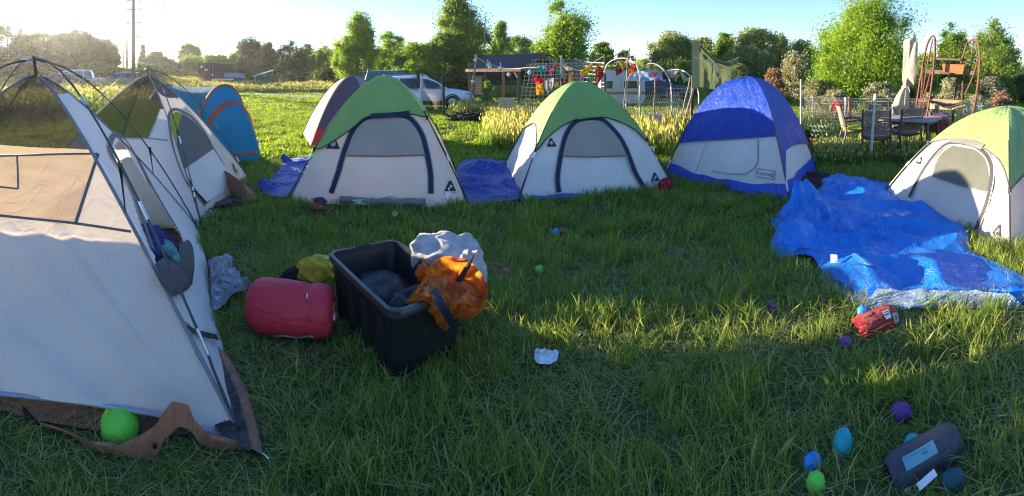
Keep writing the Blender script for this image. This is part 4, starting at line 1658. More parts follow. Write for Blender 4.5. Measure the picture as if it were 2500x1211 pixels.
def crumple(name, c, rad, mat, label, cat, amp=.30, freq=1.25, seed=0, R=None, nu=56, nv=36, flat=.15, ridge=.22, group=None, parent=None):
    """a heap of cloth: folded blob with sharp ridges"""
    c = Vector(c)
    rows = []
    for i in range(nv + 1):
        th = pi * i / nv
        row = []
        for k in range(nu):
            ph = 2 * pi * k / nu
            d = Vector((sin(th) * cos(ph), sin(th) * sin(ph), cos(th)))
            s_ = Vector((seed * 3.7, seed * 1.3, seed * 9.1))
            w = d + .35 * noise.noise_vector(d * 1.2 + s_)
            k1 = 1 - abs(noise.noise(w * freq + s_)) * 2
            k2 = 1 - abs(noise.noise(w * freq * 2.3 + s_ * 2)) * 2
            q = 1 + amp * noise.noise(d * freq * .8 + s_) + ridge * max(0, k1) ** 1.6 + ridge * .22 * max(0, k2) ** 1.5 - ridge * .5
            p = Vector((d.x * rad[0], d.y * rad[1], d.z * rad[2])) * q
            if p.z < -rad[2] * (1 - flat):
                p.z = -rad[2] * (1 - flat) + .1 * (p.z + rad[2] * (1 - flat))
            row.append(c + (R @ p if R else p))
        rows.append(row)
    g = MB().grid(rows, close=True)
    o = g.build(name, mat, smooth='all')
    tag(o, label, cat, group)
    return o
RT = Matrix((te1, te2, Vector((0, 0, 1)))).transposed()
tC0 = Vector((tc.x, tc.y, 0))
M['bag'] = fabric('black bin bag film', (.011, .010, .010), trans=.02, rough=.40, wr=.45, wscale=5, spec=.35)
crumple('bin_bag', tC0 - te2 * .12 - te1 * .02 + Vector((0, 0, .17)), (.20, .27, .13), M['bag'], 'dark bin bag filling the inside of the black tote', 'bag', seed=3, R=RT, amp=.2, ridge=.16)
crumple('dark_jacket', tC0 + te2 * .22 + te1 * .02 + Vector((0, 0, .20)), (.19, .17, .14), fabric('black navy jacket', (.012, .013, .020), trans=.02, rough=.6, wr=1, wscale=7), 'black jacket stuffed under the orange bag inside the tote', 'jacket', seed=4, R=RT)
# orange bag draped over the corner of the tote
M['orange'] = fabric('orange nylon', (.70, .19, .028), trans=.34, tcol=(.95, .28, .03), rough=.42, wr=.9, wscale=6, spec=.45)
M['orange2'] = fabric('bright orange lining', (.85, .20, .02), trans=.5, tcol=(1, .32, .03), rough=.38, wr=.9, wscale=9, spec=.5)
def orange_bag():
    lo, hi = G(1110, 805), W(1110, 640, 2.55)
    root = thing('orange_bag', 'open orange nylon bag with black webbing slumped over the tote corner', 'bag', (-.36, 2.45, .2))
    # outer cloth: lofted outline, in depth bulging to the viewer
    top = spline([(1024, 700), (1050, 672), (1095, 668), (1140, 690), (1176, 712), (1186, 690)], 40)
    mid = spline([(1000, 728), (1040, 712), (1090, 715), (1140, 725), (1186, 715)], 40)
    bot = spline([(985, 741), (1020, 762), (1060, 790), (1084, 808), (1112, 778), (1150, 778), (1184, 748)], 40)
    rows = []
    nr = 26
    for i in range(nr + 1):
        t = i / nr
        row = []
        for j in range(40):
            q = top[j].lerp(bot[j], t)
            u = j / 39
            dd = 2.50 - .20 * sin(pi * t) ** .7 * (.5 + .5 * sin(pi * u)) - .02 * t + (.06 * (1 - u))
            f = (1 - abs(noise.noise((u * 5 + t * 2.2, t * 1.6 - u * 2, 4))) * 2)
            f2 = (1 - abs(noise.noise((u * 9 - t * 3, t * 4, 9))) * 2)
            dd -= .05 * max(0, f) ** 2 + .03 * max(0, f2) ** 2
            row.append(W(q.x + 3 * f2, q.y + 2 * f, dd))
        rows.append(row)
    # behind
    back = []
    for i in range(nr + 1):
        t = i / nr
        row = []
        for j in range(40):
            q = top[j].lerp(bot[j], t)
            u = j / 39
            dd = 2.56 + .10 * sin(pi * t) * sin(pi * u)
            row.append(W(q.x, q.y - 6 * (1 - t), dd))
        back.append(row)
    g = MB().grid(rows)
    g.build('bag_cloth', M['orange'], root, smooth='all')
    g = MB().grid(back)
    g.build('bag_back', M['orange'], root, smooth='all')
    # bright mouth of the bag
    rows = []
    ou = spline([(1040, 668), (1058, 640), (1085, 626), (1120, 628), (1150, 640), (1180, 676), (1188, 706), (1172, 728), (1140, 712), (1100, 690), (1060, 680), (1040, 668)], 60)
    cx_, cy_ = 1122, 678
    for i in range(14):
        t = 1 - i / 13
        row = []
        for k, q in enumerate(ou[:-1]):
            x = cx_ + (q.x - cx_) * t; y = cy_ + (q.y - cy_) * t
            dd = 2.50 + .10 * (1 - t) - .05 * sin(pi * t) + .045 * noise.noise((x * .035, y * .05, 2)) - .05 * max(0, 1 - abs(noise.noise((x * .02, y * .03, 7))) * 3) + .10 * (700 - y) / 100 * .5
            row.append(W(x, y, dd))
        rows.append(row)
    g = MB().grid(rows, close=True)
    g.build('bag_mouth', M['orange2'], root, smooth='all')
    g = MB()
    for pts, w in (([(1058, 706), (1072, 735), (1090, 765), (1108, 796)], .045),):
        P = spline(pts, 24)
        rws = [[], []]
        for i, q in enumerate(P):
            t = i / 23
            d_ = 2.50 - .20 * sin(pi * (.12 + .8 * t)) ** .7 * .95 - .075
            rws[0].append(W(q.x - 9, q.y + 5, d_)); rws[1].append(W(q.x + 9, q.y - 5, d_))
        g.grid(rws)
    g.build('webbing', M['navy'], root)
    g = MB()
    P = [W(*p) for p in ((1118, 690, 2.44), (1132, 668, 2.43), (1145, 645, 2.42), (1157, 621, 2.44))]
    g.tube(P, [.022, .016, .014, .004], 6)
    g.build('strap_end', M['black'], root)
    g = MB()
    rim = spline([W(1024, 702, 2.46), W(1060, 690, 2.42), (W(1110, 698, 2.36)), W(1150, 716, 2.35), W(1182, 722, 2.38), W(1188, 690, 2.44)], 40)
    g.tube(rim, .007, 5)
    red_ = fabric('red binding cloth', (.55, .05, .02), trans=.3, wr=.5)
    g.build('mouth_binding', red_, root)
    g = MB()
    rows = []
    for i in range(10):
        t = i / 9
        rows.append([W(1098 + 30 * t + 14 * u - 20 * t * u, 694 - 50 * t + 6 * u, 2.42 + .03 * t - .02 * sin(pi * u)) for u in (0, .33, .66, 1)])
    g.grid(rows)
    g.build('red_flap', red_, root, smooth='all')
orange_bag()
sc_ = crumple('orange_scrap', W(1032, 668, 2.72), (.045, .03, .05), M['orange2'], 'small orange cloth corner poking up inside the tote', 'cloth', seed=9, nu=24, nv=16)
M['towel'] = plain('white patterned towelling', (.46, .45, .43), .95, var=.35, nscale=14, bump=.9, bscale=160)
def towel():
    o = crumple('towel', W(1088, 618, 3.05) + Vector((0, 0, .0)), (.22, .17, .15), M['towel'], 'crumpled white towel with faint pattern heaped behind the tote', 'towel', seed=6, amp=.3, ridge=.3)
    o2 = crumple('towel', W(1150, 668, 2.78), (.09, .10, .14), M['towel'], 'end of white towel hanging behind the orange bag', 'towel', seed=8, amp=.3, ridge=.3)
    return o
towel()
crumple('yellow_blanket', G(768, 706) + Vector((0, 0, .11)), (.14, .10, .125), plain('yellow fleece', (.62, .42, .03), .95, var=.25, nscale=7, bump=.7, bscale=120), 'yellow and white fleece bundle beside the tote', 'blanket', seed=11, amp=.3, ridge=.35)
crumple('yellow_blanket', G(784, 680) + Vector((0, .02, .13)), (.10, .06, .045), plain('pale yellow fleece', (.68, .52, .12), .95, var=.3, nscale=9, bump=.7, bscale=120), 'rolled top fold of yellow fleece touching the tote side', 'blanket', seed=12, amp=.2, ridge=.3)
crumple('dark_trousers', G(725, 700) + Vector((0, 0, .06)), (.12, .10, .08), fabric('black cotton', (.012, .012, .016), trans=.0, rough=.9, wr=1, wscale=8), 'black clothing heap next to the yellow fleece', 'clothes', seed=13)
crumple('dark_sweater', G(765, 716) + Vector((0, 0, .03)), (.10, .06, .06), fabric('navy black cotton', (.010, .011, .020), trans=.0, rough=.9, wr=1, wscale=8), 'dark garment squeezed between yellow fleece and red roll', 'clothes', seed=14)

def red_roll():
    c = G(708, 812) + Vector((0, 0, .155))
    t = Vector((cos(az(708)), -sin(az(708)), 0)).normalized()
    t = (t + Vector((.1, -.18, 0))).normalized()
    u = Vector((-t.y, t.x, 0))
    root = thing('sleeping_bag_roll', 'fat red rolled sleeping bag lying on the grass by the tote', 'sleeping bag', (c.x, c.y, 0))
    SHORT.append((c.x, c.y, .22))
    mat = fabric('red sleeping bag cloth', (.56, .03, .05), trans=.05, rough=.55, wr=.55, wscale=3, spec=.35, stretch=(.5, 1.4, 1.4))
    prof = []
    L = .56
    xs = [0, .01, .035, .08, .16, .28, .40, .52, .62, .70, .725, .745, .79, .86, .93, .97, .99, 1.0]
    rs = [.02, .07, .105, .135, .155, .162, .163, .160, .157, .150, .142, .147, .152, .150, .143, .125, .09, .02]
    rows = []
    n = 44
    for x, r in zip(xs, rs):
        row = []
        for k in range(n):
            a = 2 * pi * k / n
            q = r * (1 + .035 * noise.noise((cos(a) * 1.3, sin(a) * 1.3, x * 4)) + (.05 * sin(a * 11) * (1 if x < .10 else 0) * (1 - x / .10) if x < .1 else 0) + .03 * noise.noise((cos(a) * 5, sin(a) * 5, x * 4)) + .006 * noise.noise((cos(a) * 9, sin(a) * 9, x * 14)))
            zz = sin(a) * q
            if zz < -.13: zz = -.13 + (zz + .13) * .3
            row.append(c + t * ((x - .5) * L) + u * cos(a) * q + Vector((0, 0, zz)))
        rows.append(row)
    g = MB().grid(rows, close=True)
    g.build('roll', mat, root, smooth='all')
    g = MB()
    P = []
    for i in range(21):
        x = .18 + .62 * i / 20
        r = np.interp(x, xs, rs) + .004
        a = radians(-128 + 6 * sin(i * .5) - 14 * i / 20)
        P.append((c + t * ((x - .5) * L) + u * cos(a) * r + Vector((0, 0, sin(a) * r)), a))
    rows = []
    for da in (-.09, 0, .09):
        rows.append([c + t * ((.18 + .62 * i / 20 - .5) * L) + u * cos(P[i][1] + da) * (np.interp(.18 + .62 * i / 20, xs, rs) + .004) + Vector((0, 0, sin(P[i][1] + da) * (np.interp(.18 + .62 * i / 20, xs, rs) + .004))) for i in range(21)])
    g.grid(rows)
    g.build('label_strip', plain('grey white strip', (.42, .42, .42), .7), root)
    g = MB()
    q = c + t * (.215 * L) - u * .06 + Vector((0, 0, .13))
    g.tube([q, q - u * .02 + Vector((0, 0, -.012)), q - u * .034 + Vector((0, 0, -.035))], .004, 5)
    g.build('drawcord_toggle', M['pwhite'], root)
    g = MB()
    e = c + t * (.5 * L)
    g.box(e - u * .06 + Vector((0, 0, .05)), (.012, .05, .05), Matrix((t, u, Vector((0, 0, 1)))).transposed())
    g.box(e - u * .03 + Vector((0, 0, -.01)), (.012, .05, .03), Matrix((t, u, Vector((0, 0, 1)))).transposed(), 1)
    g.build('end_tag', [M['orange'], M['pwhite']], root)
    NOGRASS.append([tuple((c + t * a + u * b)[:2]) for a, b in ((-.24, -.09), (.24, -.09), (.24, .12), (-.24, .12))])
red_roll()

# ------------------------------------------------------------------ egg-shaped toys, sacks and litter on the grass
def egg(px, py, w, col, label, seed, squash=1.0, flat=False, wrinkle=.085):
    r = w * .46 / F * (math.hypot(H * F / (py + w * .3 - Y0), 0))
    c = G(px, py + w * .25) + Vector((0, 0, r * .70))
    c = W(px, py, math.hypot(c.x, c.y))
    m = plain(label.split(' ')[0] + ' toy rubber %d' % seed, col, .5, var=.26, nscale=26, bump=.5, bscale=70, spec=.35)
    R = Matrix.Rotation(seed * 1.3, 3, 'Z') @ Matrix.Rotation(1.15 + .5 * sin(seed * 2.3), 3, 'Y')
    g = MB().blob(c, (r * .95, r * .95, r * 1.18 * squash), R, 22, 14, amp=wrinkle, freq=2.2, seed=seed, fn=lambda d: 1 - .10 * d.z)
    o = g.build('toy_egg', m, smooth='all')
    tag(o, label, 'toy egg', 'egg-shaped toys scattered on the grass')
    SHORT.append((c.x, c.y, r * 1.1))
    v = Vector((c.x, c.y, 0)).normalized()
    SHORT.append((c.x - v.x * r * 1.8, c.y - v.y * r * 1.8, r * 1.0))
    return o
PUR, TEAL, BLU, GRN = (.12, .04, .20), (.012, .32, .36), (.02, .24, .62), (.14, .62, .06)
egg(1357, 567, 22, (.03, .26, .55), 'tiny light blue toy egg touching an orange one on the shaded grass', 1)
egg(1375, 566, 20, (.32, .07, .02), 'tiny orange toy egg beside a light blue one', 2)
egg(1639, 617, 19, PUR, 'small purple toy egg alone in the grass in front of the blue tent', 3)
egg(1237, 665, 24, (.50, .06, .14), 'small pink toy egg nearest to the orange bag', 4)
egg(1317, 659, 27, GRN, 'flattish bright green toy egg a step from the pink one', 5, squash=.8)
egg(1884, 747, 24, PUR, 'small purple toy egg left of the tarp corner in the grass', 6)
egg(2108, 762, 36, (.02, .25, .60), 'sunlit sky blue toy egg peeping out behind the red stuff sack', 7)
egg(2064, 838, 36, (.17, .04, .20), 'wrinkled pinkish purple toy egg just below the red stuff sack', 8, wrinkle=.14)
egg(2203, 1006, 48, PUR, 'large purple toy egg lying above the grey stuff sack', 9, wrinkle=.12)
egg(2058, 1078, 56, TEAL, 'tapered teal toy egg lying clear in the grass between purple and blue ones', 10)
egg(2230, 1084, 46, TEAL, 'teal toy egg half hidden behind the grey stuff sack', 11)
egg(1982, 1128, 44, BLU, 'upright deep blue toy egg touching the green one', 12)
egg(1992, 1179, 54, GRN, 'dented lime green toy egg at the bottom beside the blue one', 13, wrinkle=.12)
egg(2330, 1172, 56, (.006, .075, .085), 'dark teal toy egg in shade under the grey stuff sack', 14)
egg(1237, 488, 12, (.03, .45, .42), 'tiny turquoise toy egg lying on the dark blue tarp', 15)

def sack(name, px, py, L, r, ang, mat, label, extra, pucker=.14, lift=.0):
    c0 = G(px, py)
    c = Vector((c0.x, c0.y, r * .95 + .02 + lift))
    c = W(px, py, math.hypot(c.x, c.y) - .02)
    t = Vector((cos(ang), sin(ang), .06)).normalized()
    u = Vector((-t.y, t.x, 0)).normalized()
    w = t.cross(u)
    root = thing(name, label, 'stuff sack', (c.x, c.y, 0))
    xs = [0, .012, .03, .08, .18, .35, .6, .8, .92, .97, 1.0]
    rs = [.62, .70, .78, .90, .98, 1.0, 1.0, .98, .93, .80, .1]
    rows = []
    n = 40
    for x, q in zip(xs, rs):
        row = []
        for k in range(n):
            a = 2 * pi * k / n
            rr = r * q * (1 + pucker * .5 * sin(a * 15) * max(0, 1 - x / .22) + .05 * noise.noise((cos(a) * 1.5, sin(a) * 1.5, x * 3 + px)))
            row.append(c + t * (x - .5) * L + u * cos(a) * rr + w * sin(a) * rr)
        rows.append(row)
    g = MB().grid(rows, close=True)
    g.build('sack', mat, root, smooth='all')
    g = MB()
    R = Matrix((u, w, t)).transposed()
    g.blob(c + t * (-.5 * L + .03), (r * .64, r * .64, r * .35), R, 24, 14, amp=.35, freq=2.5, seed=px)
    g.build('mouth_stuffing', fabric('stuffed lining', extra, trans=.05, rough=.8, wr=1, wscale=14), root, smooth='all')
    def lab(a0, a1, x0, x1, mats, name, inner=None):
        g = MB()
        def rect(b0, b1, y0, y1, off, m):
            rows = []
            for i in range(7):
                a = b0 + (b1 - b0) * i / 6
                row = []
                for j in range(6):
                    x = y0 + (y1 - y0) * j / 5
                    rr = r * np.interp(x, xs, rs) * (1 + .05 * noise.noise((cos(a) * 1.5, sin(a) * 1.5, x * 3 + px))) + off
                    row.append(c + t * (x - .5) * L + u * cos(a) * rr + w * sin(a) * rr)
                rows.append(row)
            g.grid(rows, m)
        rect(a0, a1, x0, x1, .004, 0)
        for q in inner or ():
            rect(a0 + (a1 - a0) * q[0], a0 + (a1 - a0) * q[1], x0 + (x1 - x0) * q[2], x0 + (x1 - x0) * q[3], .006, 1)
        g.build(name, mats, root, smooth='all')
    SHORT.append((c.x, c.y, L * .45))
    SHORT.append((c.x * .93, c.y * .93, L * .40))
    return root, lab
def sacks():
    dk = plain('label print', (.10, .12, .11), .7, bump=0)
    # sunlit red sack: mouth to the lower left
    a = az(2138)
    ang = atan2(cos(a + .75), sin(a + .75)) + 0
    right = Vector((cos(a), -sin(a), 0)); away = Vector((sin(a), cos(a), 0))
    d = right * .85 + away * .52
    root, lab = sack('stuff_sack', 2138, 792, .30, .085, atan2(d.y, d.x), fabric('red nylon sack', (.50, .028, .030), trans=.08, rough=.42, wr=.8, wscale=10, spec=.45), 'red nylon stuff sack with puckered mouth and pale labels in the sunlit grass', (.10, .07, .07))
    lab(1.9, 2.5, .62, .76, [M['pwhite'], dk], 'care_label', [(.15, .3, .1, .9), (.45, .6, .1, .8)])
    lab(2.3, 3.0, .80, .93, [plain('grey green patch', (.32, .36, .30), .7), dk], 'maker_patch', [(.3, .7, .3, .7)])
    lab(1.5, 1.8, .25, .40, [plain('dull patch', (.20, .10, .09), .7), dk], 'sack_tab')
    # slate grey sack
    a = az(2255)
    right = Vector((cos(a), -sin(a), 0)); away = Vector((sin(a), cos(a), 0))
    d = right * .86 + away * .52
    root, lab = sack('stuff_sack', 2256, 1118, .335, .076, atan2(d.y, d.x), fabric('slate grey sack', (.052, .057, .070), trans=.03, rough=.5, wr=.5, wscale=6, spec=.4), 'slate grey stuff sack with a pale turquoise label lying in the shaded grass', (.02, .02, .03), pucker=.03)
    lab(1.85, 2.45, .16, .60, [plain('turquoise label', (.14, .36, .40), .6), dk], 'turquoise_label', [(.45, .58, .58, .72), (.24, .27, .1, .9)])
    lab(3.1, 3.5, .10, .28, [M['pwhite'], dk], 'brand_print', [(.0, 1, .4, .6)])
    g = MB()
    q = G(2262, 1172, .05)
    x = Vector((right.x * .8 + away.x * .6, right.y * .8 + away.y * .6, .15)).normalized()
    y = Vector((0, 0, 1)).cross(x).normalized() * .6 + Vector((0, 0, .8)) * .4
    g.add([q + x * i + y * j for i, j in ((-.04, -.018), (.045, -.018), (.045, .018), (-.04, .018))], [(0, 1, 2, 3)])
    g.build('hang_tag', M['pwhite'], root)
sacks()
sheet('paper_scrap', [(1304, 889), (1330, 884), (1352, 887), (1363, 892), (1360, 912), (1338, 921), (1310, 919)], plain('white torn paper', (.60, .62, .64), .85, var=.1, bump=.7, bscale=50), 'torn white paper scrap with frayed edge in the grass', 'paper', amp=.05, freq=6, seed=20, z0=.07, nb=70, nr=14)
sheet('leaf_scrap', [(956, 540), (966, 534), (970, 545), (962, 551)], plain('tan card', (.30, .20, .12), .9), 'small tan scrap of cardboard in the shaded grass', 'scrap', amp=.04, freq=6, seed=21, z0=.09, nb=30, nr=8, grass_in=False)
def wrapper():
    root = thing('snack_wrapper', 'orange and navy foil wrapper torn open on the grass', 'wrapper', G(773, 515))
    g = MB()
    c = G(775, 520) + Vector((0, 0, .07))
    g.blob(c, (.10, .05, .045), None, 24, 14, amp=.5, freq=2.6, seed=5)
    g.build('orange_foil', fabric('orange foil', (.50, .10, .02), trans=.1, rough=.3, wr=1, wscale=12, spec=.7), root, smooth='all')
    g = MB()
    g.blob(c + Vector((.02, .04, .055)), (.08, .04, .05), None, 24, 14, amp=.6, freq=3, seed=8)
    g.build('navy_foil', fabric('navy silver foil', (.05, .06, .13), trans=.1, rough=.25, wr=1, wscale=12, spec=.9), root, smooth='all')
    SHORT.append((c.x, c.y, .14))
wrapper()
crumple('red_foil', G(1624, 470) + Vector((0, 0, .09)), (.09, .06, .10), fabric('shiny red film', (.55, .012, .022), trans=.25, rough=.2, wr=1, wscale=12, spec=.8), 'shiny crumpled red film lying at the corner of the zipped green tent', 'litter', seed=22, nu=40, nv=26, ridge=.35)
# things inside and under the near tent
gb_ = W(292, 1046, 2.0)
tag(MB().blob(gb_, (.090, .090, .092), None, 32, 20, amp=.03, freq=2.4, seed=3).build('play_ball', plain('lime green ball', (.15, .62, .04), .55, var=.22, nscale=9, bump=.5, bscale=45), smooth='all'), 'lime green play ball tucked under the hem of the large pale tent', 'ball')
crumple('blue_clothes', W(352, 575, 2.9) + Vector((0, 0, -.06)), (.16, .14, .13), fabric('blue cotton', (.03, .045, .20), trans=.05, rough=.9, wr=1, wscale=8), 'blue clothing inside the open doorway of the large pale tent', 'clothes', seed=31)
crumple('purple_clothes', W(385, 585, 3.05) + Vector((0, 0, -.06)), (.18, .14, .11), fabric('dark purple cotton', (.035, .018, .055), trans=.05, rough=.9, wr=1, wscale=8), 'dark purple clothing inside the large pale tent behind the turquoise cloth', 'clothes', seed=32)
crumple('turquoise_cloth', W(396, 604, 2.85) + Vector((0, 0, -.04)), (.12, .08, .08), fabric('pale turquoise cotton', (.16, .40, .44), trans=.1, rough=.9, wr=1, wscale=8), 'pale turquoise cloth in the doorway of the large pale tent', 'cloth', seed=33)

# ------------------------------------------------------------------ middle distance: cars, hut, garden fence and bunting, trailer, canvas
def frame_at(px, d, turn=0.0):
    """axes for something standing at column px: right, away, up (turn: rotation about up, radians)"""
    a = az(px) + turn
    return Vector((cos(a), -sin(a), 0)), Vector((sin(a), cos(a), 0)), T(px, d)
def car(name, label, px, d, turn, paint, L=4.8, hatch=True, boxy=False, cat='car', group=None, rack=True):
    X, Y, o = frame_at(px, d, turn)
    root = thing(name, label, cat, o, group)
    U = Vector((0, 0, 1))
    def P(x, y, z): return o + X * x + Y * y + U * z
    hw = .90
    if boxy:
        st = [(-2.2, .45, 1.0, .80), (-2.15, .35, 1.05, .88), (-1.4, .30, 1.05, .90), (0, .30, 1.05, .90), (1.0, .30, 1.05, .90), (1.9, .32, 1.02, .88), (2.2, .42, .95, .82), (2.25, .5, .85, .74)]
        gh = [(-2.16, 1.0, .82), (-2.12, 1.85, .74), (-1.2, 1.90, .76), (.2, 1.90, .76), (.75, 1.86, .74), (1.05, 1.02, .80)]
    else:
        st = [(-2.40, .50, .86, .66), (-2.30, .34, .98, .82), (-1.7, .26, 1.02, .89), (-.6, .24, 1.0, .905), (.6, .24, .98, .905), (1.1, .24, .97, .90), (1.7, .26, .90, .88), (2.15, .32, .80, .80), (2.36, .40, .70, .66), (2.42, .46, .62, .5)]
        gh = [(-2.28, .95, .76), (-2.05, 1.38, .64), (-1.5, 1.54, .62), (-.4, 1.58, .63), (.25, 1.52, .62), (.62, 1.35, .66), (1.25, .97, .78)]
    def section(x, z0, z1, w):
        zm = z0 + (z1 - z0) * .45
        half = [(w * .80, z0), (w * .97, z0 + .08), (w, zm), (w * .985, z1 - .12), (w * .93, z1 - .01), (w * .5, z1 + .035)]
        return [P(x, -a, b) for a, b in half] + [P(x, a, b) for a, b in half[::-1]]
    g = MB()
    rows = [section(*s_) for s_ in st]
    g.grid(rows, close=True)
    n = len(rows[0])
    g.add(rows[0], [tuple(range(n))]); g.add(rows[-1], [tuple(range(n - 1, -1, -1))])
    g.build('body', paint, root, smooth=True)
    # roof and pillars
    g = MB()
    gr = []
    for x, z, w in gh:
        gr.append([P(x, -w, z - .02), P(x, -w * .86, z + .01), P(x, 0, z + .03), P(x, w * .86, z + .01), P(x, w, z - .02)])
    g.grid(gr)
    g.build('roof', paint, root, smooth=True)
    glass = bpy.data.materials.get('car glass') or plain('car glass', (.02, .03, .04), .06, bump=0, spec=.9)
    bw = .9
    def roof_z(x):
        return float(np.interp(x, [q[0] for q in gh], [q[1] for q in gh]))
    def roof_w(x):
        return float(np.interp(x, [q[0] for q in gh], [q[2] for q in gh]))
    xs = [gh[0][0] + (gh[-1][0] - gh[0][0]) * i / 24 for i in range(25)]
    for sgn in (-1, 1):
        g = MB()
        g.grid([[P(x, sgn * (roof_w(x) * (1 - t) + .885 * t + .004), (roof_z(x) - .02) * (1 - t) + min(roof_z(x) - .02, .975) * t) for x in xs] for t in (0, .5, 1)])
        g.build('side_glass_surround', paint, root, smooth=True)
        for xa, xb in (((-1.95, -1.15), (-1.08, -.12), (-.02, .98)) if not boxy else ((-1.95, -1.0), (-.9, 0), (.1, .88))):
            g = MB()
            xx = [xa + (xb - xa) * i / 8 for i in range(9)]
            g.grid([[P(x, sgn * (roof_w(x) * (1 - t) + .885 * t + .012), (roof_z(x) - .02) * (1 - t) + min(roof_z(x) - .02, .975) * t) for x in xx] for t in (.14, .5, .97)])
            g.build('window', glass, root)
    g = MB()
    g.grid([[P(x, y * w * .92, z + .035) for y in (-1, -.5, 0, .5, 1)] for x, z, w in gh[-3:]])
    g.build('windscreen', glass, root, smooth=True)
    g = MB()
    g.grid([[P(x - .01, y * w * .9, z + .035) for y in (-1, -.5, 0, .5, 1)] for x, z, w in gh[:2]])
    g.build('rear_window', glass, root, smooth=True)
    blk = bpy.data.materials.get('car trim') or plain('car trim', (.015, .015, .016), .6, bump=0)
    rub = bpy.data.materials.get('tyre rubber') or plain('tyre rubber', (.014, .014, .014), .85)
    alloy = bpy.data.materials.get('alloy rim') or plain('alloy rim', (.55, .56, .58), .3, metal=.9, bump=0)
    for sgn in (-1, 1):
        g = MB()
        g.grid([[P(x, sgn * (.895 + .012), z) for x in np.linspace(-1.0, 1.05, 6)] for z in (.26, .42)])
        g.build('sill_trim', blk, root)
        for wx in (-1.38, 1.40):
            g = MB()
            ring = []
            for k in range(17):
                a = pi * k / 16
                ring.append([P(wx + cos(a) * .40, sgn * .915, .34 + sin(a) * .40), P(wx + cos(a) * .345, sgn * .915, .34 + sin(a) * .345), P(wx + cos(a) * .345, sgn * .72, .34 + sin(a) * .345)])
            g.grid(ring)
            g.build('wheel_arch', blk, root)
            M_ = Matrix.Translation(P(wx, sgn * .80, .34)) @ Matrix((X, Y, U)).transposed().to_4x4() @ Matrix.Rotation(sgn * pi / 2, 4, 'X')
            g = MB().lathe([(.22, -.10), (.31, -.11), (.335, -.06), (.335, .06), (.31, .11), (.22, .10)], 24, M_, capb=False, capt=False)
            w_ = g.build('wheel', rub, root, smooth=True)
            g = MB()
            g.lathe([(.235, .09), (.22, .112), (.20, .09)], 24, M_, capb=False, capt=False)
            g.lathe([(.0, .02), (.215, .02)], 20, M_, m=1, capb=False, capt=False)
            g.lathe([(.05, .06), (.055, .108), (.01, .112)], 12, M_)
            for k in range(10):
                a = 2 * pi * (k // 2) / 5 + (.16 if k % 2 else -.16)
                a2 = 2 * pi * (k // 2) / 5 + (.22 if k % 2 else -.22)
                p0, p1 = M_ @ Vector((.045 * cos(a), .045 * sin(a), .10)), M_ @ Vector((.215 * cos(a2), .215 * sin(a2), .10))
                g.bar(p0, p1, .026, .02, up=tuple(Y))
            g.build('rim', [alloy, blk], w_, smooth=False)
        g = MB()
        g.blob(P(.98, sgn * .99, 1.0), (.07, .10, .065), Matrix((X, Y, U)).transposed(), 10, 7)
        g.build('wing_mirror', paint, root, smooth=True)
        g = MB()
        g.add([P(2.18, sgn * .795, .72), P(2.36, sgn * .665, .66), P(2.31, sgn * .60, .79), P(1.95, sgn * .83, .83)], [(0, 1, 2, 3)])
        g.v = [v + Y * sgn * .02 + U * .012 + X * .01 for v in g.v]
        g.build('headlight', plain('lamp lens', (.5, .52, .55), .15, bump=0, spec=.8) if 'lamp lens' not in bpy.data.materials else bpy.data.materials['lamp lens'], root)
        for xd in ((-1.1, -.07, 1.02) if not boxy else (-.95, .05, .95)):
            g = MB()
            g.grid([[P(xd + dx, sgn * (.912 if z < .9 else .90), z) for dx in (-.006, .006)] for z in (.44, .65, .93)])
            g.build('door_gap', blk, root)
        if rack:
            g = MB()
            g.tube([P(-1.75, sgn * .58, 1.54), P(-1.65, sgn * .58, 1.61), P(0, sgn * .58, 1.65), P(.12, sgn * .58, 1.59)], .022, 6)
            g.build('roof_rail', alloy, root)
    g = MB()
    g.box(P(2.40, 0, .52), (.06, .9, .16), Matrix((X, Y, U)).transposed())
    g.build('grille', blk, root)
    g = MB()
    g.box(P(-.1, 0, .30), (3.2, 1.5, .16), Matrix((X, Y, U)).transposed())
    g.build('underside', blk, root)
    return root
white = plain('white car paint', (.62, .64, .67), .28, var=.05, bump=0, spec=.6, coat=.6)
car('parked_car', 'white estate car with roof rails and split-spoke wheels parked beyond the netting posts', 1034, 21.6, .06, white)
car('parked_car', 'dark green boxy car with pale front standing behind the white estate car', 965, 28.0, .10, plain('dark green car paint', (.02, .05, .04), .3, var=.1, bump=0, coat=.6), boxy=True, rack=False)
# the far small cars beyond the tall grass
car('parked_car', 'silver car glinting in the sun above the tall grass at the far roadside', 172, 44, .2, plain('silver red car paint', (.30, .08, .06), .25, var=.1, bump=0, metal=.4), rack=False)
car('parked_car', 'pale van roof in the tall grass next to the glinting car', 205, 46, .1, plain('pale car paint', (.5, .5, .48), .25, bump=0), boxy=True, rack=False)
car('parked_car', 'blue grey car beyond the tall grass near the tall power pole', 322, 52, -.05, plain('blue grey car paint', (.10, .13, .19), .25, bump=0, metal=.5), rack=False)

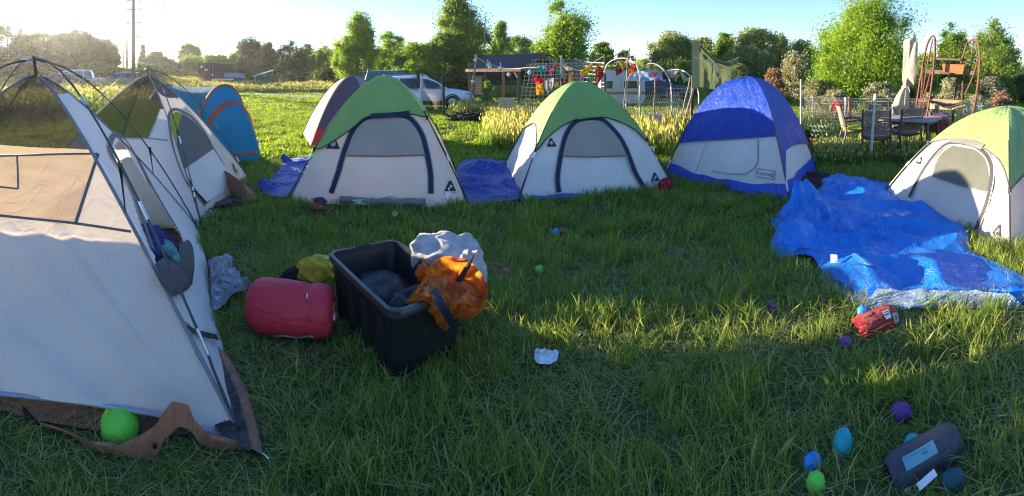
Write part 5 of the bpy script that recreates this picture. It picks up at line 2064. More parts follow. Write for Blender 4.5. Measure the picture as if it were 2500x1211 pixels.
# --- black netting on two posts, metal stake
def net_posts():
    m = plain('black net post', (.018, .017, .016), .7)
    for px, y0, y1, lab in ((1021, 172, 268, 'black netting post with gathered mesh on top, the one standing closer to the green tent'), (1083, 183, 282, 'black netting post standing before the front wheel of the white car')):
        d = H * F / (y1 - Y0)
        b, t = T(px, d), W(px, y0, d)
        r = thing('net_post', lab, 'post', b, 'black netting posts')
        g = MB()
        g.tube([b, t], .045 * d / 16, 8)
        g.build('post', m, r)
        g = MB()
        g.blob(t - Vector((0, 0, .22)), (.09, .09, .26), None, 12, 10, amp=.4, freq=3, seed=px)
        g.build('gathered_mesh', plain('gathered black mesh', (.03, .028, .026), .9), r, smooth=True)
    d = 18.0
    b, t = T(1030, 18.0), W(1030, 186, 18.0)
    g = MB(); g.bar(b, t, .06, .02); g.bar(b + Vector((0, .02, 0)), t + Vector((0, .02, 0)), .02, .06)
    tag(g.build('stake', plain('galvanised stake', (.35, .38, .36), .45, metal=.6)), 'galvanised metal stake beside the black netting post', 'stake')
    net = fabric('loose black mesh', (.025, .022, .02), trans=.2, wr=.3, see=.55)
    g = MB()
    def sheetq(tl, tr, bl, br, sag, n=14):
        rows = []
        for i in range(n + 1):
            row = []
            for j in range(n + 1):
                u, v = j / n, i / n
                p = tl.lerp(tr, u).lerp(bl.lerp(br, u), v)
                p.z -= sag * sin(pi * u) * (1 - v)
                row.append(p)
            rows.append(row)
        g.grid(rows)
    sheetq(W(1025, 176, 19.6), W(1083, 192, 18.0), W(1035, 262, 19.4), W(1078, 270, 17.9), .75)
    sheetq(W(972, 205, 19.6), W(1020, 176, 19.7), W(990, 215, 19.6), W(1020, 225, 19.7), .15)
    o = g.build('black_netting', net, smooth='all')
    tag(o, 'sagging black garden netting hung between the two dark posts by the white car', 'netting')
net_posts()
g = MB()
g.lathe([(.36, 0), (.30, .25), (.16, .75), (.05, 1.05), (.02, 1.22)], 12, Matrix.Translation(W(899, 200, 24) - Vector((0, 0, .5))))
tag(g.build('folded_parasol', fabric('green canvas', (.01, .13, .09), trans=.2), smooth=True), 'tip of a folded green parasol between the plum tent and the green tent', 'parasol')

# --- timber hut with a dark ribbed roof
def hut():
    fr = W(1272, 167, 26)           # front eave, near end
    fl = W(1137, 169, 30)
    rr = W(1326, 128, 29)           # ridge, near end
    rl = W(1186, 139, 33)
    zE = (fr.z + fl.z) / 2; zR = (rr.z + rl.z) / 2
    fr.z = fl.z = zE; rr.z = rl.z = zR
    br = rr + (rr - fr); bl = rl + (rl - fl); br.z = bl.z = zE
    o = (fr + fl + br + bl) / 4; o.z = ground_z(o.x, o.y)
    root = thing('garden_hut', 'timber garden hut with a dark ribbed metal roof behind the bunting fence', 'hut', o)
    U = Vector((0, 0, 1))
    g = MB()
    def slope(a, b, c, d_, n=34):      # a,b eave; c,d ridge
        rows = [[], [], []]
        nrm = (b - a).cross(c - a).normalized()
        if nrm.z < 0: nrm = -nrm
        for i in range(n * 4 + 1):
            u = i / (n * 4)
            h = .045 if i % 4 in (0,) else 0.0
            for k, (p, q) in enumerate(((0, 0), (.5, 0), (1, 0))):
                rows[k].append(a.lerp(b, u).lerp(c.lerp(d_, u), p) + nrm * (h + .02))
        g.grid(rows)
    slope(fl, fr, rl, rr); slope(bl, br, rl, rr)
    g.build('roof', plain('dark grey brown roof metal', (.052, .047, .043), .6, metal=0, var=.15, bump=0, spec=.6), root)
    wood = plain('weathered timber', (.16, .085, .05), .8, var=.35, nscale=5, bump=.5, bscale=30)
    dark = plain('dark boards', (.035, .025, .02), .85, var=.4, nscale=4)
    g = MB()
    for a, b in ((fl, fr), (fr, rr), (rr, br), (rl, fl)):
        g.bar(a - U * .08, b - U * .08, .05, .20)
    g.build('fascia_board', wood, root)
    # posts and walls
    ins = lambda p, q, t: p.lerp(q, t)
    cen = (fr + fl + br + bl) / 4
    for t in (.03, .36, .70, .97):
        p = fl.lerp(fr, t).lerp(cen, .05)
        g = MB(); q = Vector((p.x, p.y, ground_z(p.x, p.y)))
        g.bar(q, Vector((p.x, p.y, zE - .05)), .18, .18)
        g.build('post', wood if t != .70 else plain('orange brown post', (.42, .17, .06), .75), root)
    for s_ in (-1, 1):
        g = MB()
        p = fr.lerp(cen, .05)
        dvec = (fl - fr).normalized()
        g.bar(Vector((p.x, p.y, zE - .75)) + dvec * .02, Vector((p.x, p.y, zE - .12)) + dvec * .6, .1, .1)
        g.build('brace', wood, root) if s_ > 0 else None
    g = MB()
    a, b = bl.lerp(cen, .1), br.lerp(cen, .1)
    for k in range(12):
        z = .9 + (zE - .9) * k / 12
        g.bar(Vector((a.x, a.y, z)), Vector((b.x, b.y, z)), .04, (zE - .9) / 12 * .9)
    a2 = fl.lerp(cen, .08)
    for k in range(12):
        z = .9 + (zE - .9) * k / 12
        g.bar(Vector((a.x, a.y, z)), Vector((a2.x, a2.y, z)), .04, (zE - .9) / 12 * .9)
    g.build('board_wall', dark, root)
    # gable timbers
    g = MB()
    g.bar(rr - U * .1, Vector((rr.x, rr.y, zE)), .14, .14)
    m1, m2 = fr.lerp(rr, .5), br.lerp(rr, .5)
    g.bar(m1, Vector((rr.x, rr.y, zE + .2)), .10, .10); g.bar(m2, Vector((rr.x, rr.y, zE + .2)), .10, .10)
    g.bar(fr, br, .12, .16)
    g.build('gable_truss', wood, root)
    g = MB()
    p = W(1168, 210, 29.5)
    X, Y, _ = frame_at(1168, 29.5)
    g.box(p, (.5, .5, 1.1), Matrix((X, Y, U)).transposed())
    g.box(p + U * .6, (.8, .8, .08), Matrix((X, Y, U)).transposed())
    tag(g.build('pale_cupboard', plain('pale wood', (.55, .36, .22), .8)), 'pale wooden box on a stand inside the netted hut', 'cupboard')
hut()

# --- wire panels and garden fence
WIRE = plain('galvanised wire', (.36, .35, .32), .5, metal=.4, bump=0)
WIRED = plain('dark wire net', (.05, .05, .048), .7, bump=0)
BARK = plain('grey weathered pole', (.26, .20, .15), .85, var=.3, nscale=8, bump=.6)
BLKP = plain('dark fence post', (.03, .027, .025), .8)
def wires(g, tl, tr, bl, br, nx, nz, r, wob=0.0):
    for i in range(nx + 1):
        t = i / nx
        a, b = tl.lerp(tr, t), bl.lerp(br, t)
        g.tube([a, b], r, 3, cap=False)
    for j in range(nz + 1):
        t = j / nz
        a, b = tl.lerp(bl, t), tr.lerp(br, t)
        g.tube([a, b], r, 3, cap=False)
def hexnet(g, tl, tr, bl, br, nx, nz, r):
    for j in range(nz):
        for i in range(nx):
            o_ = .5 if j % 2 else 0
            def at(u, v):
                u = min(1, max(0, u / nx)); v = min(1, v / nz)
                return tl.lerp(tr, u).lerp(bl.lerp(br, u), v)
            a = at(i + o_ + .5, j); b = at(i + o_ + .5, j + .45); c = at(i + o_, j + 1.0); d_ = at(i + o_ + 1, j + 1.0)
            g.tube([a, b], r, 3, cap=False); g.tube([b, c], r, 3, cap=False); g.tube([b, d_], r, 3, cap=False)
def panel(name, label, tl, tr, bl, br, nx, nz, r, mat=None, hexa=False, cat='fence', group=None):
    g = MB()
    (hexnet if hexa else wires)(g, tl, tr, bl, br, nx, nz, r)
    o = g.build(name, mat or WIRE)
    return tag(o, label, cat, group)
def post(name, label, px, y0, d, w, mat, group=None, lean=0, square=True, y1=None):
    b = T(px + lean, d) if y1 is None else W(px + lean, y1, d)
    t = W(px, y0, d)
    g = MB()
    if square: g.bar(b - Vector((0, 0, .05)), t, w, w)
    else:
        n = 6
        P = [b.lerp(t, i / n) + Vector((.012 * noise.noise((i * .9, px, 0)), .012 * noise.noise((i * .9, px, 4)), 0)) * (d / 8) for i in range(n + 1)]
        g.tube(P, [w * .5 * (1 - .3 * i / n) for i in range(n + 1)], 7)
    o = g.build(name, mat)
    return tag(o, label, 'post', group)
panel('wire_lattice', 'bent panel of heavy pale wire mesh in front of the hut carrying flags', W(1286, 158, 13.2), W(1424, 150, 14.2), W(1266, 272, 13.0), W(1424, 266, 14.2), 15, 12, .0075)
panel('wire_lattice', 'pale wire mesh panel continuing toward the dark metal post with the pink cord', W(1425, 151, 14.2), W(1478, 154, 13.4), W(1425, 266, 14.2), W(1478, 268, 13.4), 7, 12, .0070)
panel('wire_lattice', 'wire panel bowed over at the back of the bunting like a low arch', W(1300, 146, 16.5), W(1470, 146, 16.5), W(1290, 200, 16.5), W(1475, 200, 16.5), 20, 6, .008)
panel('hut_netting', 'dark square netting stretched in front of the timber hut', W(1146, 166, 17.5), W(1275, 165, 17.0), W(1146, 250, 17.5), W(1275, 250, 17.0), 34, 22, .006, WIRED, cat='netting')
panel('chicken_wire', 'pale chicken wire round the garden behind the zipped green tent', W(1478, 232, 12.0), W(1660, 225, 11.5), W(1478, 305, 12.0), W(1660, 305, 11.5), 34, 9, .0055, None, True)
panel('wire_lattice', 'open wire panel under the smallest hoop by the leaning poles', W(1628, 216, 15), W(1682, 216, 15), W(1626, 262, 15), W(1684, 262, 15), 6, 5, .012)
post('pole', 'leaning pale branch pole holding the string of lights', 1164, 131, 17.2, .10, BARK, lean=-21, square=False)
post('pole', 'dark metal post with the pink bunting cord tied to its tip', 1477, 133, 13.3, .05, BLKP)
post('pole', 'galvanised stake rising over the middle of the bunting', 1371, 135, 14.5, .05, plain('galvanised post', (.30, .33, .34), .5, metal=.5))
post('pole', 'tall thin branch pole standing behind the yellow pennant', 1536, 118, 12.2, .06, BARK, lean=-17, square=False)
post('pole', 'thin pole under the first white hoop', 1563, 190, 12.4, .05, plain('greenish pole', (.22, .28, .24), .7), square=False)
post('pole', 'forked branch pole below the red pennant', 1600, 195, 12.0, .06, BARK, lean=-6, square=False)
post('pole', 'dark post beside the green canvas screen', 1692, 185, 11.6, .07, BLKP, lean=-6)
post('pole', 'leaning branch pole crossing the olive board', 1716, 128, 11.2, .07, BARK, lean=-56, square=False)
post('pole', 'second leaning branch pole, dark and splayed toward the blue tent', 1686, 190, 11.4, .06, BARK, lean=-34, square=False)
# string of lights with bulbs
def light_string():
    P = [W(1162, 139, 17.2), W(1185, 153, 16.8), W(1215, 163, 16.4), W(1250, 168, 15.8), W(1290, 165, 14.8), W(1330, 166, 14.0)]
    root = thing('string_lights', 'sagging string of unlit pale bulbs tied to the leaning branch pole', 'string lights', P[0])
    S_ = spline(P, 40)
    g = MB(); g.tube(S_, .012, 5)
    g.build('cord', plain('pale cord', (.5, .45, .38), .8), root)
    bm = plain('unlit bulb glass', (.62, .60, .55), .3, bump=0)
    for px, y, d in ((1160, 146, 17.1), (1191, 158, 16.7), (1196, 164, 16.6), (1222, 166, 16.3), (1242, 181, 16), (1154, 198, 17.2), (1293, 176, 14.8)):
        g = MB()
        c = W(px, y, d)
        g.blob(c, (.07, .07, .10), None, 10, 8, fn=lambda q: 1 - .35 * max(0, q.z))
        g.tube([c + Vector((0, 0, .09)), c + Vector((0, 0, .2))], .02, 5)
        g.build('bulb', bm, root, smooth=True)
light_string()
# hoops of white pipe
PIPE = plain('white plastic pipe', (.55, .53, .47), .45, var=.12)
def hoop(label, pts, d, r=.019):
    g = MB()
    P = spline([W(x, y, dd) for (x, y), dd in zip(pts, d)], 40)
    g.tube(P, r, 7)
    tag(g.build('pipe_hoop', PIPE, smooth=True), label, 'hoop', 'white pipe hoops over the garden beds')
hoop('largest white pipe hoop, with yellow and red pennants under it', [(1477, 205), (1479, 164), (1497, 147), (1522, 142), (1545, 150), (1557, 166), (1562, 195), (1560, 260)], [13.4, 13.2, 13, 12.8, 12.6, 12.4, 12.3, 12.2])
hoop('middle white pipe hoop arching behind the red pennant', [(1556, 178), (1570, 162), (1590, 155), (1610, 161), (1628, 182), (1638, 210), (1640, 280)], [13, 13, 12.9, 12.8, 12.7, 12.6, 12.5])
hoop('low white pipe hoop carrying the pale patterned pennants', [(1624, 176), (1638, 171), (1655, 170), (1672, 175), (1688, 190), (1704, 220), (1706, 255)], [13, 13, 12.9, 12.7, 12.6, 12.5, 12.4])
hoop('short pale pipe hoop low behind the first pennants', [(1528, 262), (1531, 205), (1540, 182), (1556, 172), (1566, 190)], [13.5, 13.5, 13.5, 13.5, 13.5], .015)
# pennants
def pennant(pts, col, d, label, trans=.45, var=.2, name='pennant', group='pennants and cloths of the bunting'):
    c = sum((Vector(p) for p in pts), Vector((0, 0))) / len(pts)
    P = [Vector(p) for p in pts]
    g = MB()
    # fan of rings from the centre so that the cloth can ripple; two faces with thickness
    n = 24
    out = []
    tot = len(P)
    for i in range(tot):
        for k in range(n // tot + 1):
            out.append(P[i].lerp(P[(i + 1) % tot], k / (n // tot + 1)))
    rows = []
    for i in range(7):
        t = i / 6
        rows.append([W(*(c.lerp(q, t)), d + .07 * noise.noise((q.x * .06, q.y * .05 * t, d)) + .03 * sin(q.x * .35) * t) for q in out])
    g.grid(rows, close=True)
    m = fabric('pennant cloth ' + label.split(',')[0][:30], col, trans=trans, rough=.8, wr=.4, wscale=8, var=var, spec=.1)
    o = g.build(name, m, smooth='all')
    return tag(o, label, 'pennant', group)
PN = [
 ([(1311, 160), (1333, 161), (1322, 184), (1316, 172)], (.06, .42, .40), 13.3, 'teal pennant high on the wire panel near the hut'),
 ([(1329, 163), (1352, 168), (1345, 186), (1341, 176)], (.50, .16, .17), 13.4, 'dusty pink patterned pennant beside the teal one'),
 ([(1351, 158), (1363, 155), (1364, 163), (1354, 164)], (.70, .14, .04), 13.6, 'small bright orange scrap at the top of the wire panel'),
 ([(1304, 182), (1309, 192), (1322, 190), (1324, 186), (1323, 204), (1308, 204), (1305, 194)], (.62, .015, .03), 13.2, 'red scalloped cloth hung above the mustard one'),
 ([(1309, 203), (1325, 203), (1329, 228), (1320, 232), (1309, 231)], (.62, .30, .02), 13.2, 'mustard yellow square cloth hanging low on the wire panel'),
 ([(1330, 196), (1352, 190), (1350, 214), (1338, 228), (1330, 215)], (.42, .44, .42), 13.5, 'pale grey white cloth behind the mustard one'),
 ([(1372, 158), (1388, 164), (1402, 166), (1396, 174), (1384, 172)], (.55, .52, .48), 14.0, 'white pennant twisted on the cord'),
 ([(1391, 178), (1399, 176), (1399, 205), (1390, 206)], (.75, .32, .03), 14.0, 'narrow orange cloth strip hanging upright'),
 ([(1352, 205), (1362, 203), (1365, 212), (1356, 214)], (.65, .36, .03), 14.1, 'small yellow cloth corner showing over the zipped green tent'),
 ([(1416, 178), (1430, 162), (1448, 157), (1444, 172), (1432, 184), (1418, 185)], (.72, .46, .05), 13.6, 'large golden yellow pennant swung sideways'),
 ([(1415, 187), (1432, 185), (1432, 206), (1414, 207)], (.14, .05, .18), 14.4, 'purple cloth behind the golden pennant'),
 ([(1434, 184), (1452, 184), (1452, 212), (1436, 212)], (.03, .20, .10), 14.4, 'deep green cloth next to the purple one'),
 ([(1453, 168), (1462, 156), (1473, 172), (1474, 184), (1461, 204), (1455, 200)], (.42, .075, .03), 13.4, 'rust red pennant beside the dark metal post'),
 ([(1368, 190), (1388, 188), (1386, 206), (1370, 208)], (.18, .03, .07), 14.4, 'maroon cloth between the yellow strips'),
 ([(1503, 160), (1498, 172), (1489, 170)], (.12, .36, .10), 13.0, 'green and white pennant at the start of the second string'),
 ([(1501, 165), (1524, 172), (1505, 186)], (.20, .02, .05), 12.9, 'dark maroon pennant left of the yellow one'),
 ([(1510, 150), (1536, 152), (1520, 172)], (.80, .42, .05), 12.7, 'yellow pennant with an emblem under the largest hoop'),
 ([(1531, 170), (1543, 168), (1540, 180), (1529, 186)], (.85, .36, .03), 12.6, 'orange pennant folded against the branch pole'),
 ([(1541, 152), (1556, 168), (1542, 182)], (.75, .06, .03), 12.5, 'bright red pennant in the largest hoop'),
 ([(1591, 176), (1606, 177), (1598, 193)], (.65, .06, .05), 12.6, 'red pennant under the middle hoop'),
 ([(1616, 175), (1628, 188), (1619, 198)], (.16, .02, .07), 12.7, 'plum pennant right of the red one'),
 ([(1630, 173), (1657, 174), (1641, 192)], (.55, .52, .55), 12.7, 'white pennant with dark pattern'),
 ([(1641, 184), (1661, 182), (1650, 199)], (.42, .40, .22), 12.6, 'olive cream pennant below the white one'),
 ([(1662, 178), (1681, 196), (1669, 202)], (.50, .54, .44), 12.6, 'cream and green pennant nearest to the olive board'),
 ([(1604, 193), (1610, 186), (1608, 202), (1603, 204)], (.70, .06, .10), 12.2, 'narrow crimson pennant hanging on the forked branch'),
]
for p_ in PN:
    pennant(*p_)
def cord():
    g = MB()
    g.tube(spline([W(1290, 166, 13.2), W(1312, 160, 13.3), W(1350, 160, 13.5), (W(1373, 157, 14.0)), W(1402, 168, 14.0), W(1420, 172, 13.7), W(1450, 152, 13.5), W(1478, 135, 13.3)], 60), .012, 5)
    tag(g.build('bunting_cord', plain('pale pink cord', (.52, .32, .30), .8)), 'pale bunting cord rising to the tip of the dark metal post', 'cord')
    g = MB()
    g.tube(spline([W(1478, 162, 13.3), W(1503, 160, 13.0), W(1510, 150, 12.7), W(1537, 152, 12.6), W(1557, 170, 12.5), W(1591, 176, 12.6), W(1616, 175, 12.7), W(1657, 174, 12.7), W(1684, 200, 12.5)], 60), .010, 5)
    tag(g.build('bunting_cord', plain('grey cord', (.40, .38, .34), .8)), 'second bunting cord looping through the white hoops', 'cord')
cord()
# travel trailer and van behind
def trailer():
    X, Y, o = frame_at(1516, 24.0, -.15)
    root = thing('travel_trailer', 'white travel trailer with brown stripe and dark windows behind the hoops', 'trailer', o)
    U = Vector((0, 0, 1))
    R = Matrix((X, Y, U)).transposed()
    wh = plain('white trailer siding', (.46, .45, .42), .5, var=.15, nscale=2)
    prof = [(-1.2, .5), (1.0, .5), (1.15, .8), (1.1, 1.8), (.8, 2.15), (-.9, 2.2), (-1.2, 2.0)]
    g = MB()
    g.prism([o + X * a + U * (b - .3) - Y * 1.0 for a, b in prof], Y * 2.0)
    g.build('body', wh, root)
    g = MB()
    g.box(o + X * 0 - Y * 1.012 + U * .72, (2.25, .02, .14), R)
    g.build('stripe', plain('brown stripe', (.33, .17, .07), .6), root)
    gl = plain('dark trailer glass', (.03, .035, .04), .1, bump=0, spec=.8)
    for x, w in ((.35, .75), (-.75, .35)):
        g = MB(); g.box(o + X * x - Y * 1.015 + U * 1.15, (w, .03, .42), R)
        wf = g.build('window', gl, root)
        g = MB()
        for dz in (-.22, .22): g.box(o + X * x - Y * 1.03 + U * (1.15 + dz), (w + .06, .03, .035), R)
        for dx in (-.5, .5): g.box(o + X * (x + dx * (w + .02)) - Y * 1.03 + U * 1.15, (.035, .03, .41), R)
        g.build('frame', plain('alu frame', (.6, .6, .58), .4, metal=.6) if 'alu frame' not in bpy.data.materials else bpy.data.materials['alu frame'], wf)
trailer()
def blue_tarp_cover():
    g = MB()
    rows = []
    tp = spline([(1548, 178), (1575, 172), (1605, 174), (1622, 182)], 20)
    bt = spline([(1545, 192), (1575, 198), (1605, 194), (1625, 200)], 20)
    for i in range(7):
        rows.append([W(*(a.lerp(b, i / 6)), 17 + .25 * noise.noise((j * .4, i * .5, 2)) + 1.2 * (1 - i / 6)) for j, (a, b) in enumerate(zip(tp, bt))])
    g.grid(rows)
    tag(g.build('plastic_sheet', fabric('pale blue plastic sheet', (.30, .42, .52), trans=.3, rough=.3, wr=1, wscale=7, spec=.7), smooth='all'), 'pale blue crumpled plastic sheet draped behind the middle hoop', 'plastic sheet')
blue_tarp_cover()
car('parked_car', 'grey pickup-like car standing behind the wire beside the trailer', 1607, 29, .25, plain('dull grey green car paint', (.07, .085, .08), .45, bump=0), boxy=False, rack=False)

# --- green canvas screen with an olive board
def canvas():
    can = fabric('olive green canvas', (.17, .20, .095), trans=.28, rough=.8, wr=.6, wscale=3, spec=.15)
    rows = []
    tp = spline([(1708, 106), (1722, 122), (1745, 143), (1768, 151), (1790, 147), (1803, 141)], 40)
    bt = spline([(1708, 212), (1730, 216), (1755, 220), (1770, 222), (1780, 214), (1786, 205)], 40)
    for i in range(22):
        t = i / 21
        row = []
        for j, (a, b) in enumerate(zip(tp, bt)):
            q = a.lerp(b, t)
            row.append(W(q.x, q.y, 10.8 + 1.0 * j / 39 + .22 * sin(j * .45) * t * .4 + .05 * noise.noise((j * .3, i * .3, 1)) - .12 * sin(pi * min(1, t * 4)) ))
        rows.append(row)
    g = MB().grid(rows)
    tag(g.build('canvas_screen', can, smooth='all'), 'olive green canvas sheet sagging from poles between bunting and blue tent', 'canvas')
    # upper overhang fold
    rows = []
    for i in range(8):
        rows.append([W(a.x, a.y - 2 + 12 * (i / 7) ** 1.5, 10.8 + 1.0 * j / 39 - .18 * sin(pi * i / 7)) for j, a in enumerate(tp)])
    g = MB().grid(rows)
    o2 = g.build('folded_canvas_edge', can, smooth='all')
    o2.parent = bpy.data.objects['canvas_screen']
    o2.location = ORG['folded_canvas_edge'] - ORG['canvas_screen']
    # board with rounded corners
    X, Y, _ = frame_at(1698, 10.8)
    pts = []
    for cx_, cy_, a0 in ((1699, 104, -90), (1699, 210, 0), (1697, 210, 90), (1697, 104, 180)):
        pass
    w0, w1, y0, y1 = 1689, 1708, 98, 216
    r = 8
    for (cx_, cy_), a0 in (((w1 - r, y0 + r), -90), ((w1 - r, y1 - r), 0), ((w0 + 2, y1 - 2), 90), ((w0 + 2, y0 + 2), 180)):
        rad = r if cx_ > w0 + 4 else 2
        for k in range(6):
            a = radians(a0 + 90 * k / 5)
            pts.append(W(cx_ + rad * cos(a), cy_ + rad * sin(a), 10.7))
    g = MB().prism(pts, Y * .04)
    tag(g.build('olive_board', plain('olive painted board', (.22, .23, .10), .6, var=.12, nscale=3)), 'narrow olive board with rounded corners standing upright at the canvas edge', 'board')
    g = MB()
    g.tube(spline([W(1694, 140, 10.6), W(1730, 150, 10.7), W(1760, 163, 11), W(1790, 176, 11.4)], 20), .008, 5)
    c = W(1746, 156, 10.9)
    g.blob(c - Vector((0, 0, .06)), (.05, .05, .08), None, 10, 8)
    tag(g.build('bulb_string', plain('pale bulb string', (.6, .6, .55), .4)), 'thin cord with a single pale bulb across the olive canvas', 'string lights')
canvas()
# planter boxes and debris in the garden
def box_at(name, label, cat, px, yb, d, w, dp, h, mat, turn=0.0, slats=3):
    X, Y, _ = frame_at(px, d, turn)
    o = T(px, d)
    z0 = W(px, yb, d).z
    R = Matrix((X, Y, Vector((0, 0, 1)))).transposed()
    g = MB()
    for k in range(slats):
        z = z0 + h * (k + .5) / slats
        hh = h / slats * .9
        for s_ in (-1, 1):
            g.box(Vector((o.x, o.y, z)) + Y * s_ * dp / 2, (w, .03, hh), R)
            g.box(Vector((o.x, o.y, z)) + X * s_ * (w / 2 - .02), (.03, dp - .04, hh), R)
    g.box(Vector((o.x, o.y, z0 + h * .75)), (w - .08, dp - .08, .03), R, 1)
    o_ = g.build(name, [mat, plain('soil', (.04, .028, .02), .95)])
    return tag(o_, label, cat)
box_at('planter_box', 'weathered pale slatted planter in the tall grass below the hut', 'planter', 1237, 262, 14, .48, .35, .30, plain('pale old slats', (.40, .34, .25), .85))
box_at('planter_box', 'low pale box in the weeds under the bunting', 'planter', 1600, 292, 11, .34, .3, .14, plain('greyish planks', (.36, .33, .32), .8))
def brush():
    root = thing('brush_heap', 'low dark brush heap on the sunlit lawn before the tall grass', 'brush heap', T(1155, 15.5))
    g = MB()
    rr = random.Random(3)
    c = T(1155, 15.5)
    X, Y, _ = frame_at(1155, 15.5)
    for k in range(70):
        p = c + X * rr.gauss(0, .42) + Y * rr.gauss(0, .2) + Vector((0, 0, rr.uniform(.02, .2)))
        q = p + X * rr.uniform(-.5, .5) + Y * rr.uniform(-.2, .2) + Vector((0, 0, rr.uniform(-.06, .18)))
        g.tube([p, p.lerp(q, .5) + Vector((0, 0, .04)), q], [.03, .025, .008], 5)
    g.build('twigs', plain('charred twigs', (.022, .018, .014), .9), root)
    g = MB()
    g.blob(c + Vector((0, 0, .03)), (.8, .35, .22), Matrix((X, Y, Vector((0, 0, 1)))).transposed(), 30, 14, amp=.5, freq=2.5, seed=4)
    g.build('dark_core', plain('dark mulch', (.02, .018, .014), .95, bump=1, bscale=14), root, smooth='all')
brush()

# ------------------------------------------------------------------ right: wire fence, patio set, closed umbrella, rusty frame
TW = plain('white tipped stake', (.50, .52, .50), .5, metal=.3)
RUST = plain('rusty steel', (.125, .046, .027), .8, var=.4, nscale=12, bump=.5)
OLD = plain('old grey board', (.15, .115, .09), .85, var=.35, nscale=6, bump=.5)
for args in (
    ('fence_post', 'thin pale rod rising behind the blue tent edge', 1955, 194, 10.5, .022, TW),
    ('fence_post', 'short pale stake in the back fence, closest to the blue tent', 1985, 236, 13.5, .05, TW),
    ('fence_post', 'pale stake in the back fence near the person in red', 2064, 238, 13.5, .05, TW),
    ('fence_post', 'reddish brown wooden post beside the big cottonwood', 2073, 236, 12.5, .06, plain('red brown wood', (.30, .15, .07), .85)),
    ('fence_post', 'perforated pale steel stake leaning in front of the patio chair', 2137, 230, 8.1, .035, TW),
    ('fence_post', 'slim grey stake left of the closed umbrella', 2180, 254, 12.8, .04, TW),
    ('fence_post', 'white stake in the back fence under the rusty frame', 2365, 245, 13.0, .06, TW),
    ('fence_post', 'white stake in the back fence further along from the rusty frame', 2383, 246, 13.0, .06, TW)):
    post(*args, group='stakes of the wire fence', lean=(-13 if args[2] == 2137 else 0))
panel('wire_fence', 'pale square wire fence behind the patio set', W(1957, 238, 13.5), W(2420, 242, 13.0), W(1957, 312, 13.5), W(2420, 316, 13.0), 66, 11, .0075)
panel('chicken_wire', 'chicken wire sagging in front of the flower pot by the blue tent', W(1975, 300, 9.0), W(2090, 300, 8.6), W(1978, 376, 9.0), W(2092, 378, 8.6), 13, 7, .006, plain('dull green wire', (.33, .38, .33), .5, metal=.3), True)
def chair(label, px, d, turn, cushion=None):
    X, Y, o = frame_at(px, d, turn)
    U = Vector((0, 0, 1))
    def P(x, y, z): return o + X * x + Y * y + U * z
    root = thing('patio_chair', label, 'chair', o, 'weathered patio chairs round the table')
    fr = bpy.data.materials.get('brown chair frame') or plain('brown chair frame', (.10, .075, .06), .6, var=.3)
    sl_ = bpy.data.materials.get('woven chair sling') or plain('woven chair sling', (.22, .165, .12), .85, var=.3, nscale=30, bump=.6, bscale=90)
    for sx in (-1, 1):
        g = MB(); g.tube([P(sx * .27, -.22, 0), P(sx * .27, -.20, .66)], .02, 6)          # leg towards local front
        g.build('leg', fr, root)
        g = MB(); g.tube([P(sx * .27, .34, 0), P(sx * .27, .22, .45), P(sx * .26, .27, .70), P(sx * .25, .36, .98)], .02, 6)
        g.build('leg', fr, root)
        g = MB(); g.tube([P(sx * .27, -.20, .65), P(sx * .28, .0, .68), P(sx * .27, .26, .65)], .024, 6)
        g.build('armrest', fr, root)
    g = MB()
    g.grid([[P(x, y, .43 - .03 * (1 - (x / .25) ** 2)) for x in np.linspace(-.25, .25, 9)] for y in np.linspace(-.22, .24, 6)])
    g.grid([[P(x, y, .42 - .03 * (1 - (x / .25) ** 2)) for x in np.linspace(-.25, .25, 9)] for y in np.linspace(-.22, .24, 6)])
    g.build('seat', sl_, root)
    g = MB()
    for k in range(11):
        z = .50 + .044 * k
        y = .24 + (.13) * (z - .45) / .53
        g.bar(P(-.24, y, z), P(.24, y, z + .012 * sin(k)), .012, .036)
    g.build('backrest', sl_, root)
    if cushion:
        g = MB()
        R = Matrix((X, Y, U)).transposed()
        g.blob(P(0, -.02, .49), (.29, .29, .075), R, 28, 12, amp=.06, freq=2, seed=px, fn=lambda q: 1 / max(.75, (abs(q.x) ** 4 + abs(q.y) ** 4 + 1e-6) ** .25 + .25 * abs(q.z)))
        g.build('cushion', cushion, root, smooth='all')
    return root
cm = fabric('pale worn cushion', (.42, .34, .34), trans=.05, rough=.9, wr=.6, wscale=6, var=.3)
chair('brown patio chair with its woven back toward the camera and a pale cushion', 2140, 8.5, pi, cm)
chair('brown patio chair turned sideways with a yellow cushion, behind the chicken wire', 2086, 9.6, -pi / 2 - .2, fabric('yellow cushion', (.60, .58, .05), trans=.05, rough=.9))
chair('patio chair on the far side of the painted table', 2252, 9.9, -.3, None)
chair('patio chair with pale cushion tucked under the table', 2207, 9.1, pi - .6, cm)
